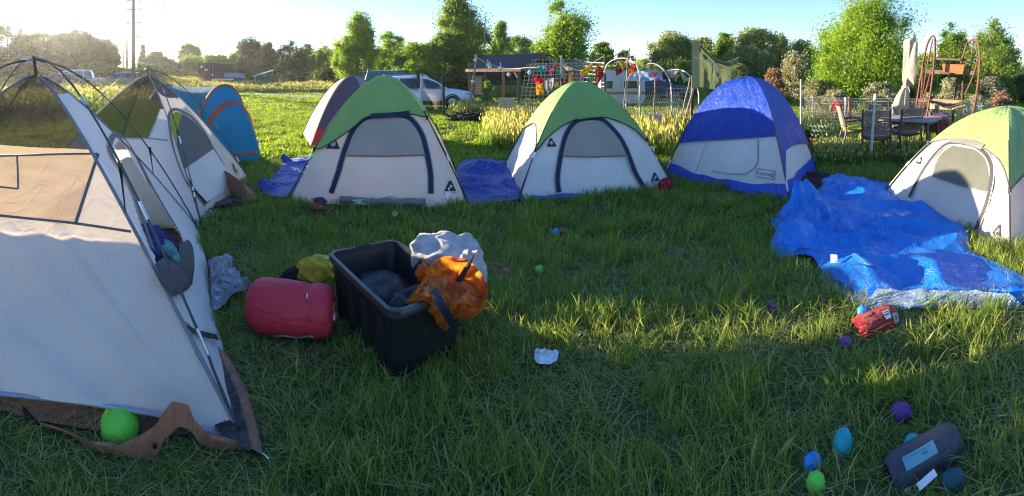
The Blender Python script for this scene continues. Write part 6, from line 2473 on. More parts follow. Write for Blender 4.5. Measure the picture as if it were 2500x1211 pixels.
def table():
    X, Y, o = frame_at(2224, 9.1, .35)
    U = Vector((0, 0, 1))
    def P(x, y, z): return o + X * x + Y * y + U * z
    root = thing('patio_table', 'round-cornered patio table with a worn pink and turquoise painted top', 'table', o)
    m, t, n, l, b = _mat('painted table top')
    nz = _noise(n, l, 2.2, 6)
    r = _ramp(n, l, nz.outputs[0], [(.35, (.40, .14, .17)), (.48, (.42, .22, .24)), (.55, (.13, .30, .30)), (.7, (.30, .34, .33))])
    l.new(r.outputs[0], b.inputs['Base Color']); b.inputs['Roughness'].default_value = .7
    prof = []
    for cx_, cy_, a0 in ((.42, .30, 0), (-.42, .30, 90), (-.42, -.30, 180), (.42, -.30, 270)):
        prof += [P(cx_ + .16 * cos(radians(a0 + 90 * k / 5)), cy_ + .16 * sin(radians(a0 + 90 * k / 5)), .70) for k in range(6)]
    g = MB().prism(prof, U * .045)
    g.build('table_top', m, root)
    for sx in (-1, 1):
        for sy in (-1, 1):
            g = MB(); g.bar(P(sx * .48, sy * .36, 0), P(sx * .46, sy * .34, .70), .05)
            g.build('leg', bpy.data.materials['brown chair frame'], root)
    g = MB()
    for sy in (-1, 1): g.bar(P(-.46, sy * .34, .66), P(.46, sy * .34, .66), .03, .06)
    for sx in (-1, 1): g.bar(P(sx * .46, -.34, .66), P(sx * .46, .34, .66), .03, .06)
    g.build('apron', bpy.data.materials['brown chair frame'], root)
table()
def umbrella():
    d = 8.5
    b = T(2196, d)
    root = thing('closed_umbrella', 'cream closed garden umbrella tied at the waist, leaning beside the rusty frame', 'umbrella', b)
    g = MB()
    g.tube([b, W(2197, 320, d), W(2203, 270, d), W(2218, 110, d)], .024, 8)
    g.build('pole', plain('dark umbrella pole', (.05, .045, .04), .4), root)
    cl = fabric('cream umbrella canvas', (.56, .47, .35), trans=.25, rough=.85, wr=.7, wscale=5, spec=.15, stretch=(2.5, 2.5, .4))
    prof = [(2222, 92, 4, 20), (2222, 97, 17, 20), (2222, 130, 17, 21), (2220, 165, 16.5, 20), (2217, 190, 14, 16), (2213, 208, 8.5, 9), (2210, 213, 8, 8), (2206, 225, 13, 13), (2202, 240, 18, 18), (2199, 258, 20, 19), (2196, 268, 16, 15), (2196, 274, 6, 6)]
    rows = []
    n = 48
    S_ = spline([(p[0], p[1], p[2]) for p in prof], 50)
    for i, q in enumerate(S_):
        c = W(q.x, q.y, d)
        r = q.z * d / F
        row = []
        for k in range(n):
            a = 2 * pi * k / n
            f = 1 + .16 * sin(a * 7 + i * .05 + 1.5 * noise.noise((i * .06, 0, 2))) * min(1, i / 14) + .08 * noise.noise((cos(a) * 2, sin(a) * 2, i * .1))
            row.append(c + Vector((cos(a) * r * f, sin(a) * r * f * .8, 0)) + Vector((0, 0, (.05 * sin(a * 3) if i > 46 else 0) + (.05 * cos(a + .6) if i < 4 else 0))))
        rows.append(row)
    g = MB().grid(rows, close=True)
    # the loose flap folded across
    tp = spline([(2241, 100), (2240, 150), (2238, 190), (2232, 207)], 16)
    lf = spline([(2232, 105), (2218, 150), (2208, 178), (2230, 206)], 16)
    g.grid([[W(*(a.lerp(b_, j / 5)), d - .19 - .03 * sin(pi * j / 5)) for j in range(6)] for a, b_ in zip(tp, lf)])
    g.build('canopy', cl, root, smooth='all')
    g = MB()
    c = W(2211, 212, d)
    g.lathe([(.070, -.02), (.078, 0), (.070, .02)], 16, Matrix.Translation(c))
    g.tube([c + Vector((-.02, -.07, 0)), c + Vector((.0, -.1, -.06)), c + Vector((.02, -.08, -.12))], .008, 5)
    g.build('tie', plain('cream tie', (.5, .42, .32), .9), root)
umbrella()
def rusty_frame():
    d = 10.2
    root = thing('rusty_frame', 'tall rusty hoop frame with plank shelves and a hanging wooden trough', 'garden frame', T(2315, d))
    def arc(name, pts, r=.026):
        g = MB(); g.tube(spline([W(*p) for p in pts], 40), r, 7)
        g.build(name, RUST, root)
    arc('side_hoop', [(2232, 300, 10.5), (2240, 240, 10.5), (2252, 165, 10.45), (2262, 115, 10.4), (2272, 92, 10.2), (2280, 88, 10.0), (2283, 105, 9.8), (2280, 160, 9.8), (2270, 240, 9.8), (2254, 330, 9.8)])
    arc('side_hoop', [(2325, 300, 10.6), (2334, 210, 10.6), (2348, 150, 10.5), (2360, 112, 10.4), (2374, 96, 10.2), (2385, 98, 10.0), (2391, 120, 9.9), (2391, 170, 9.9), (2384, 230, 9.9), (2372, 290, 9.9)])
    arc('strut', [(2253, 150, 10.2), (2250, 220, 10.2), (2241, 320, 10.2)], .018)
    arc('strut', [(2277, 95, 10.1), (2262, 170, 10.2), (2250, 245, 10.2)], .018)
    arc('strut', [(2275, 165, 10.0), (2258, 230, 10.1), (2248, 250, 10.2)], .018)
    arc('strut', [(2377, 98, 10.2), (2368, 165, 10.2), (2352, 240, 10.2)], .018)
    arc('strut', [(2388, 145, 10.0), (2372, 195, 10.1), (2348, 245, 10.2)], .018)
    arc('strut', [(2346, 160, 10.4), (2350, 200, 10.4), (2348, 245, 10.3)], .018)
    arc('strut', [(2243, 245, 10.3), (2258, 247, 9.95), (2268, 245, 9.8)], .026)
    for n_, a, b, w, h, m in (('top_rail', (2272, 143, 10.1), (2370, 147, 10.2), .10, .05, OLD), ('shelf', (2262, 175, 10.15), (2377, 178, 10.2), .30, .09, OLD)):
        g = MB(); g.bar(W(*a), W(*b), w, h)
        g.build(n_, m, root)
    # hanging wooden trough
    g = MB()
    A = [W(2272, 241, 9.9), W(2358, 247, 9.95), W(2356, 259, 9.95), W(2326, 268, 9.9), W(2310, 266, 9.9), W(2272, 252, 9.9)]
    B = [p + Vector((sin(az(2315)), cos(az(2315)), 0)) * .35 + Vector((0, 0, .05)) for p in A]
    pl = plain('pale trough plank', (.36, .26, .16), .85, var=.3)
    g.grid([[W(2272, 240, 10.2), W(2358, 246, 10.25)], [W(2273, 252, 10.2), W(2357, 252, 10.25)]])
    g.prism([W(2272, 252, 9.9), W(2306, 264, 9.88), W(2325, 268, 9.88), W(2272, 266, 9.9)], Vector((.01, .03, 0)))
    g.prism([W(2325, 268, 9.88), W(2357, 259, 9.95), W(2357, 254, 9.95), W(2330, 263, 9.88)], Vector((.01, .03, 0)))
    g.build('trough', pl, root)
    g = MB()
    g.grid([[W(x, y + 14 * sin(pi * (x - 2272) / 86) * (1 - k * .3) + 2 * noise.noise((x * .2, k, 0)), 9.9 + .3 * k) for x in np.linspace(2272, 2357, 20)] for k, y in ((0, 247), (.5, 246), (1, 244))])
    g.build('dry_mat', plain('dark dry moss', (.06, .045, .03), .95, bump=1, bscale=40), root, smooth='all')
rusty_frame()
def orange_planter():
    X, Y, o = frame_at(2326, 9.95, .2)
    tl, tr, bl, br = W(2300, 156, 9.95), W(2355, 158, 9.95), W(2303, 175, 9.95), W(2350, 181, 9.95)
    dpt = Vector((sin(az(2326)), cos(az(2326)), 0)) * .22
    g = MB()
    ou = [tl, tr, tr + dpt, tl + dpt]
    lo = [bl, br, br + dpt * .85, bl + dpt * .85]
    inn = [p.lerp(sum(ou, Vector()) / 4, .12) for p in ou]
    ind = [p - Vector((0, 0, .05)) for p in inn]
    g.grid([lo, ou, inn, ind], close=True)
    g.f.append((3, 2, 1, 0)); g.m.append(0)
    g.f.append((12, 13, 14, 15)); g.m.append(0)
    tag(g.build('orange_planter', plain('terracotta orange plastic', (.50, .13, .045), .55, var=.1)), 'bright terracotta orange window box on the shelf of the rusty frame', 'planter')
orange_planter()
box_at('wooden_crate', 'reddish wooden crate on the ground behind the patio table', 'crate', 2290, 322, 9.6, .55, .35, .28, plain('reddish crate wood', (.28, .10, .05), .8), .2)
box_at('purple_crate', 'dark purple crate with a plant behind the reddish crate', 'crate', 2297, 300, 10.4, .35, .3, .22, plain('dark purple plastic', (.045, .03, .10), .5), .1, 2)
def flowerpot():
    d = 8.6
    c = T(1972, d)
    root = thing('flower_pot', 'terracotta pot of red flowers at the right edge of the blue tent', 'flower pot', c)
    g = MB().lathe([(.07, 0), (.10, .20), (.115, .20), (.115, .24), (.095, .24), (.09, .2)], 16, Matrix.Translation(c + Vector((0, 0, .10))), capt=True)
    g.build('pot', plain('terracotta', (.45, .14, .06), .8), root, smooth=True)
    rr = random.Random(5)
    for nm, col, k, s_ in (('foliage', (.05, .10, .02), 60, .06), ('blossom', (.45, .03, .02), 22, .035)):
        g = MB()
        for _ in range(k):
            p = c + Vector((rr.gauss(0, .07), rr.gauss(0, .07), .42 + rr.gauss(0, .06)))
            a = rr.uniform(0, 6.3); b = rr.uniform(-1, 1)
            u = Vector((cos(a), sin(a), b)) * s_; v = Vector((-sin(a), cos(a), rr.uniform(-.6, .6))) * s_ * .7
            g.add([p - u, p + v, p + u, p - v], [(0, 1, 2, 3)])
        g.build(nm, plain('pot ' + nm, col, .7, bump=0), root)
flowerpot()
def person():
    """someone in a red top bending beyond the fence"""
    d = 13.9
    X, Y, o = frame_at(2046, d)
    o = Vector((o.x, o.y, 0))
    U = Vector((0, 0, 1))
    def P(x, y, z): return o + X * x + Y * y + U * z
    root = thing('person', 'person in a red top bending over beyond the wire fence', 'person', o)
    me = bpy.data.meshes.new('body')
    J = [(0, 0, .50, .10), (.03, 0, .62, .11), (.0, -.02, .74, .11), (-.03, -.04, .80, .05), (-.05, -.06, .86, .075), (-.05, -.07, .93, .055),
         (-.10, -.02, .76, .045), (-.19, -.05, .66, .034), (-.24, -.12, .56, .028), (.11, -.02, .75, .045), (.16, -.08, .62, .034), (.12, -.16, .54, .028),
         (-.06, 0, .42, .065), (-.07, .0, .24, .05), (-.07, -.02, .04, .04), (.07, 0, .42, .065), (.08, 0, .24, .05), (.08, -.02, .04, .04)]
    E_ = [(0, 1), (1, 2), (2, 3), (3, 4), (4, 5), (2, 6), (6, 7), (7, 8), (2, 9), (9, 10), (10, 11), (0, 12), (12, 13), (13, 14), (0, 15), (15, 16), (16, 17)]
    me.from_pydata([tuple(P(x, y, z) - o) for x, y, z, r in J], E_, [])
    b = bpy.data.objects.new('body', me)
    COL.objects.link(b)
    b.parent = root
    md = b.modifiers.new('skin', 'SKIN')
    for v, j in zip(me.skin_vertices[0].data, J):
        v.radius = (j[3], j[3])
    me.skin_vertices[0].data[0].use_root = True
    ss = b.modifiers.new('sub', 'SUBSURF'); ss.levels = ss.render_levels = 2
    me.materials.append(plain('skin and jeans', (.16, .10, .08), .7))
    me.materials[0] = plain('tanned skin', (.36, .19, .13), .6)
    def shell(name, pts, rad, mat):
        g = MB()
        g.tube([P(*p) for p in pts], rad, 14)
        g.build(name, mat, root, smooth=True)
    red = fabric('red cotton top', (.62, .02, .03), trans=.1, rough=.85, wr=.6)
    shell('red_top', [(0, 0, .47), (.01, 0, .54), (.03, 0, .64), (.0, -.02, .74), (-.02, -.035, .80)], [.13, .125, .13, .125, .06], red)
    shell('sleeve', [(-.07, -.02, .77), (-.14, -.035, .71), (-.185, -.05, .67)], [.062, .056, .052], red)
    shell('sleeve', [(.08, -.02, .76), (.13, -.05, .69), (.155, -.075, .645)], [.062, .056, .052], red)
    jean = plain('dark trousers cloth', (.03, .035, .05), .85)
    shell('trouser_leg', [(-.055, 0, .48), (-.07, 0, .26), (-.07, -.01, .08)], [.085, .065, .055], jean)
    shell('trouser_leg', [(.06, 0, .48), (.08, 0, .26), (.08, -.01, .08)], [.085, .065, .055], jean)
    g = MB()
    R = Matrix((X, Y, U)).transposed()
    g.blob(P(-.045, -.05, .915), (.085, .09, .075), R, 14, 10, amp=.12, freq=3, seed=2)
    g.build('hair', plain('dark brown hair', (.03, .018, .012), .7), root, smooth=True)
person()

# ------------------------------------------------------------------ far left: container, sheds, power poles
def cont():
    d = 56
    X, Y, o = frame_at(513, d, .42)
    o = T(512, d) + Y * 2.2 + Vector((0, 0, .1))
    root = thing('shipping_container', 'maroon shipping container with locking bars on its doors at the field edge', 'container', o)
    U = Vector((0, 0, 1)); R = Matrix((X, Y, U)).transposed()
    m = plain('maroon container paint', (.10, .032, .030), .6, var=.25, nscale=1.5)
    z0 = 0
    def P(x, y, z): return o + X * x + Y * y + U * z
    g = MB()
    g.box(P(0, 0, 1.3), (2.4, 5.9, 2.55), R)
    for k in range(24):
        for sx in (-1, 1):
            g.box(P(sx * 1.215, -2.8 + k * .243, 1.3), (.04, .12, 2.3), R)
    g.build('body', m, root)
    for sx in (-1, 1):
        g = MB(); g.box(P(sx * .58, -2.97, 1.3), (1.12, .05, 2.35), R)
        for k in range(4): g.box(P(sx * .58, -3.0, .45 + k * .56), (1.0, .03, .30), R)
        dr = g.build('door', m, root)
        g = MB()
        for q in (.3, .8): g.tube([P(sx * q, -3.05, .2), P(sx * q, -3.05, 2.45)], .03, 6)
        g.build('lock_bar', plain('grey bar', (.22, .16, .15), .5) if 'grey bar' not in bpy.data.materials else bpy.data.materials['grey bar'], dr)
    for x, z, w, h in ((-.75, 2.1, .45, .30), (-.1, 1.75, .45, .22), (-.75, .75, .25, .2), (.75, .4, .2, .28), (.75, 1.1, .3, .2)):
        g = MB(); g.box(P(x, -3.07, z), (w, .02, h), R)
        g.build('marking_plate', plain('faded white plate', (.45, .42, .40), .6, var=.3) if 'faded white plate' not in bpy.data.materials else bpy.data.materials['faded white plate'], root)
cont()
def sheds():
    grn = plain('dull green siding', (.055, .13, .085), .7, var=.15, nscale=1.5)
    grn2 = plain('dark green siding', (.03, .07, .06), .7, var=.15)
    tr = plain('pale grey trim', (.38, .40, .38), .6)
    rf = plain('blue grey roofing', (.075, .10, .12), .5)
    U = Vector((0, 0, 1))
    # slanted roof shed
    d = 52
    X, Y, o = frame_at(642, d, -.1)
    root = thing('garden_shed', 'small green shed with a single slanting pale roof at the field edge', 'shed', o)
    def P(x, y, z): return o + X * x + Y * y + U * z
    g = MB().prism([P(-1.0, -1, 0), P(1.0, -1, 0), P(1.0, -1, 1.65), P(-1.0, -1, 1.05)], Y * 2)
    g.build('wall', grn, root)
    g = MB().prism([P(-1.15, -1.2, 1.02), P(1.2, -1.2, 1.74), P(1.2, -1.2, 1.84), P(-1.15, -1.2, 1.12)], Y * 2.4)
    g.build('roof', tr, root)
    for x, h in ((-.98, 1.05), (.98, 1.64)):
        g = MB().box(P(x, -1.02, h / 2), (.10, .05, h), Matrix((X, Y, U)).transposed())
        g.build('corner_trim', tr, root)
    g = MB(); g.box(P(.1, -1.02, 1.15), (.35, .05, .12), Matrix((X, Y, U)).transposed())
    g.build('vent', tr, root)
    # low dark green pair
    d = 53
    X, Y, o = frame_at(562, d, 0)
    root = thing('garden_shed', 'long low dark green shed with blue grey roof beside the maroon container', 'shed', o)
    g = MB().box(P(.4, 0, .45), (2.4, 1.6, .9), Matrix((X, Y, U)).transposed())
    g.build('wall', grn2, root)
    g = MB().prism([P(-.7, -1.0, .92), P(1.75, -1.0, .86), P(1.75, .9, 1.42), P(-.7, .9, 1.48)], U * .05)
    g.build('roof', rf, root)
    g = MB().box(P(1.0, -.85, .3), (.4, .06, .55), Matrix((X, Y, U)).transposed())
    g.build('door', plain('dark opening', (.01, .012, .012), .8), root)
    X, Y, o = frame_at(545, 51, 0)
    root = thing('garden_shed', 'lowest dark green hutch in front of the long low shed', 'shed', o)
    g = MB().box(P(0, 0, .32), (2.2, 1.0, .64), Matrix((X, Y, U)).transposed())
    g.build('wall', grn2, root)
    g = MB().prism([P(-1.2, -.6, .64), P(1.2, -.6, .70), P(1.2, .6, .82), P(-1.2, .6, .80)], U * .04)
    g.build('roof', tr, root)
    # dark carport line behind
    X, Y, o = frame_at(570, 60, 0)
    root = thing('open_shelter', 'flat dark open shelter behind the long low shed', 'shelter', o)
    g = MB().box(P(0, 0, 1.75), (3.2, 2, .14), Matrix((X, Y, U)).transposed())
    g.build('roof', plain('dark fascia', (.06, .055, .05), .7), root)
    for x in (-1.4, 0, 1.4):
        g = MB().box(P(x, -.8, .85), (.1, .1, 1.7), Matrix((X, Y, U)).transposed())
        g.build('post', plain('dark post', (.05, .045, .04), .8) if 'dark post' not in bpy.data.materials else bpy.data.materials['dark post'], root)
    g = MB()
    X, Y, o = frame_at(735, 58, 0)
    for x in (-.6, .6, 1.6): g.bar(P(x, 0, 0), P(x, 0, .95), .07)
    g.bar(P(-.7, 0, .95), P(1.0, 0, .95), .07); g.bar(P(.6, 0, .7), P(1.7, 0, .7), .06)
    tag(g.build('rail_frame', plain('grey brown rails', (.22, .19, .15), .8)), 'grey wooden rail frame in front of the dark trees', 'rail')
    X, Y, o = frame_at(682, 55, 0)
    M_ = Matrix.Translation(P(0, 0, 1.0)) @ Matrix((X, Y, U)).transposed().to_4x4() @ Matrix.Rotation(pi / 2, 4, 'X')
    g = MB().lathe([(.30, -.04), (.36, -.02), (.36, .02), (.30, .04)], 20, M_, capb=False, capt=False)
    g.bar(P(0, 0, 0), P(0, 0, .65), .08)
    tag(g.build('pale_ring', plain('pale ring paint', (.55, .6, .62), .5)), 'pale round ring standing beside the slant-roofed green shed', 'ring')
sheds()
def power():
    wood = plain('dark power pole', (.05, .042, .036), .8, var=.2)
    wirem = plain('power line', (.6, .58, .54), .25, metal=.8, bump=0)
    d = 70
    b = T(326, d)
    root = thing('power_pole', 'tallest power pole with three cross arms, cut by the top edge of the photo', 'power pole', b, 'power poles of the line')
    X, Y, _ = frame_at(326, d, .5)
    top = W(326, -40, d)
    g = MB(); g.tube([b, Vector((b.x, b.y, top.z))], [.38, .20], 10)
    g.build('pole', wood, root, smooth=True)
    arms = []
    for y in (0, 23, 56, 90):
        z = W(326, y, d).z
        g = MB()
        c = Vector((b.x, b.y, z))
        a, e = c - X * 1.25, c + X * 1.25
        g.bar(a, e, .14, .14)
        for p in (a, e):
            g.tube([p, p - Vector((0, 0, .4))], .06, 6)
        g.build('cross_arm', wood, root)
        g = MB()
        g.tube([c + Vector((0, 0, 1.0)), a], .03, 4); g.tube([c + Vector((0, 0, 1.0)), e], .03, 4)
        g.build('stay', wood, root)
        arms.append((a - Vector((0, 0, .4)), e - Vector((0, 0, .4))))
    small = []
    for px, y, dd, lab in ((310, 94, 135, 'slim distant power pole just left of the tallest one'), (302, 120, 190, 'smallest and most distant power pole of the line')):
        b2 = T(px, dd)
        r2 = thing('power_pole', lab, 'power pole', b2, 'power poles of the line')
        t2 = W(px, y, dd)
        g = MB(); g.tube([b2, t2], [.42, .26], 8)
        g.build('pole', wood, r2, smooth=True)
        aa = []
        for k in range(3):
            c = t2 - Vector((0, 0, 1 + 3 * k))
            g = MB(); g.bar(c - X * 1.6, c + X * 1.6, .22, .22)
            g.build('cross_arm', wood, r2)
            aa.append((c - X * 1.6, c + X * 1.6))
        small.append(aa)
    # wires, tower to tower and on towards the viewer's right overhead
    ends = [W(352, -60, 46), W(395, -60, 40), W(432, -60, 36)]
    k = 0
    labs = ['upper', 'second', 'lower']
    for i in range(3):
        a, e = arms[i + 1]
        for s_, p in enumerate((a, e)):
            far = small[0][i][s_]
            g = MB()
            sag = [p.lerp(far, t / 20) - Vector((0, 0, 1.4 * 4 * (t / 20) * (1 - t / 20))) for t in range(21)]
            g.tube(sag, .035, 4, cap=False)
            q = small[1][i][s_]
            g.tube([far.lerp(q, t / 10) - Vector((0, 0, 1.0 * 4 * (t / 10) * (1 - t / 10))) for t in range(11)], .05, 4, cap=False)
            if s_ == 1:
                z = ends[i]
                g.tube([p.lerp(z, t / 20) - Vector((0, 0, 1.0 * 4 * (t / 20) * (1 - t / 20))) for t in range(21)], .045, 4, cap=False)
            else:
                z = W(300 + 12 * i, -80, 46)
                g.tube([p.lerp(z, t / 20) - Vector((0, 0, .8 * 4 * (t / 20) * (1 - t / 20))) for t in range(21)], .04, 4, cap=False)
            tag(g.build('power_line', wirem), '%s power line on the %s side of the cross arms' % (labs[i], 'sunward' if s_ == 0 else 'field'), 'wire', 'wires of the power line')
power()

# ------------------------------------------------------------------ trees and shrubs
LV = dict(
    bright=leafmat('fresh cottonwood leaves', (.10, .20, .022), (.23, .34, .040), .5, (.33, .42, .06)),
    mid=leafmat('mid green leaves', (.085, .16, .026), (.19, .27, .048), .48, (.28, .36, .075)),
    dark=leafmat('dark leaves', (.035, .060, .018), (.09, .13, .036), .4, (.14, .18, .055)),  # also puts the darkness of backlit and shaded crowns into the colour
    willow=leafmat('silvery willow leaves', (.15, .19, .07), (.30, .34, .13), .45, (.42, .45, .21)),
    silver=leafmat('silver shrub leaves', (.16, .17, .105), (.30, .30, .195), .30, (.40, .38, .26)),
    reddish=leafmat('reddish twig leaves', (.17, .11, .07), (.31, .20, .125), .30, (.40, .29, .18)))
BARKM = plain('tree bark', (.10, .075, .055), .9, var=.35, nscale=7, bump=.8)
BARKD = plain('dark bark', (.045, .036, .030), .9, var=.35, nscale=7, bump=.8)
def tree(name, label, px, d, top, w, style, leaf, seed, cat='tree', group='trees round the field', base=None, n_leaf=7000, leafsize=None, t0=.12, trunk=True, clumps=None, lean=0.0):
    r = np.random.default_rng(seed)
    b = T(px, d)
    h = max(.5, H + d * (Y0 - top) / F - b.z)
    R = .5 * w * d / F
    root = thing(name, label, cat, b, group)
    ls = leafsize or max(.05, d * (3.9 if d < 60 else 3.0) / F)
    n = clumps or int(max(26, min(90, 30 + 22 * h / max(R, .1))))
    ax = np.array([cos(az(px)), -sin(az(px)), 0])
    cl = []
    def env(t):
        if style == 'poplar': return (sin(pi * min(1, .10 + .90 * t)) ** .55) * (1.05 - .35 * t)
        if style == 'cone': return max(.06, (1 - t) ** .75) * (min(1, t * 6 + .3))
        if style == 'column': return (sin(pi * min(1, .15 + .85 * t)) ** .45)
        if style == 'vase': return (.35 + .75 * t) * (max(0.05, 1 - t ** 5) ** .5) * 1.15
        if style == 'shrub': return max(.1, 1 - t * t) ** .5
        return (max(0.02, 1 - (2 * t - 1) ** 2)) ** .5
    leaders = [(0, 0)] if style in ('cone', 'column', 'round', 'shrub') else [(r.uniform(-.35, .35) * R, r.uniform(-.3, .3) * R) for _ in range(3)]
    hl = [1.0] + [r.uniform(.72, .95) for _ in range(2)]
    for k in range(n):
        t = t0 + (1 - t0) * r.uniform(0, 1) ** .9
        a = r.uniform(0, 2 * pi)
        q = env((t - t0) / (1 - t0)) * R * (r.uniform(.15, 1) ** .55) * r.uniform(.8, 1.08)
        li = r.integers(0, len(leaders))
        lx, ly = leaders[li]
        tt = t * (hl[li] if t > .6 else 1)
        cl.append((cos(a) * q + lx * t, sin(a) * q + ly * t, tt * h * .955, r.uniform(.5, 1.45)))
    cs = (R * .22 + h * .026) * (1.0 if style != 'cone' else .7) * (50 / n) ** .3
    # crown: many small leaf faces in clumps, denser at their outsides
    per = max(30, int(n_leaf * (2.9 if d > 60 else 1.8 if d > 30 else 2.4)) // n)
    V, Sh = [], []
    for (x, y, z, s_) in cl:
        m = int(per * s_)
        dirs = r.normal(size=(m, 3))
        dirs /= np.linalg.norm(dirs, axis=1)[:, None] + 1e-9
        rad = cs * s_ * np.minimum(1.4, np.abs(r.normal(0, .66, (m, 1))) + .08)
        up = 1.35 if style in ('poplar', 'column', 'vase') else .85
        P = np.array([x, y, z]) + dirs * rad * np.array([1, 1, up])
        P[:, 2] = np.clip(P[:, 2], .05, h * 1.01)
        P += r.normal(size=P.shape) * cs * .12
        P[:, 2] = np.maximum(P[:, 2], .03)
        if lean: P[:, :2] += (ax[:2] * lean * (P[:, 2:3] / h) ** 1.5)
        u = r.normal(size=(m, 3)); u /= np.linalg.norm(u, axis=1)[:, None] + 1e-9
        v = np.cross(u, r.normal(size=(m, 3))); v /= np.linalg.norm(v, axis=1)[:, None] + 1e-9
        L = ls * r.uniform(.6, 1.35, (m, 1))
        u *= L * .62; v *= L * .36
        V.append(np.stack([P - u, P + v, P + u, P - v], 1).reshape(-1, 3))
        sh = np.clip(r.normal(.42 + .20 * r.normal(), .22, m), 0, 1)
        Sh.append(np.repeat(sh, 4))
    V = np.concatenate(V); Sh = np.concatenate(Sh)
    me = fast_mesh('crown', V, np.arange(len(V)).reshape(-1, 4), LV[leaf], Sh)
    o = bpy.data.objects.new('crown', me)
    COL.objects.link(o); o.parent = root
    ORG[o.name] = b
    # trunk and limbs
    g = MB()
    tr = max(.035, min(.5, h * .022)) if style != 'shrub' else h * .012
    lt = leaders[0]
    def lx(p):
        return Vector((p[0] + (ax[0] * lean * (p[2] / h) ** 1.5 if lean else 0), p[1] + (ax[1] * lean * (p[2] / h) ** 1.5 if lean else 0), p[2]))
    sp = [b + lx((lt[0] * t + .02 * h * noise.noise((t * 3, seed, 0)), lt[1] * t + .02 * h * noise.noise((t * 3, seed, 4)), t * h * .92 - (.1 if t == 0 else 0))) for t in [k / 9 for k in range(10)]]
    g.tube(sp, [tr * (1.25 if k == 0 else 1) * (1 - .88 * k / 9) + .006 for k in range(10)], 8)
    for (lx_, ly_) in leaders[1:]:
        p0 = sp[1]
        g.tube([p0, b + lx((lx_ * .5, ly_ * .5, h * .45)), b + lx((lx_ * .9, ly_ * .9, h * .8))], [tr * .7, tr * .42, tr * .12], 7)
    for k in range(0, len(cl), 2 if len(cl) < 60 else 3):
        x, y, z, s_ = cl[k]
        t = max(.06, min(.80, z / h - .12 - .25 * math.hypot(x, y) / max(h, .1)))
        f = t / .92 * 9
        i = int(min(8, f))
        p0 = sp[i].lerp(sp[i + 1], f - i)
        e = b + lx((x, y, z))
        mid = p0.lerp(e, .5) - Vector((0, 0, .06 * (e - p0).length))
        br = tr * (1 - .85 * t) * .40 + .004
        g.tube([p0, mid, e], [br, br * .65, br * .2], 5)
    g.build('trunk', BARKD if leaf == 'dark' else BARKM, root, smooth=True)
    return root
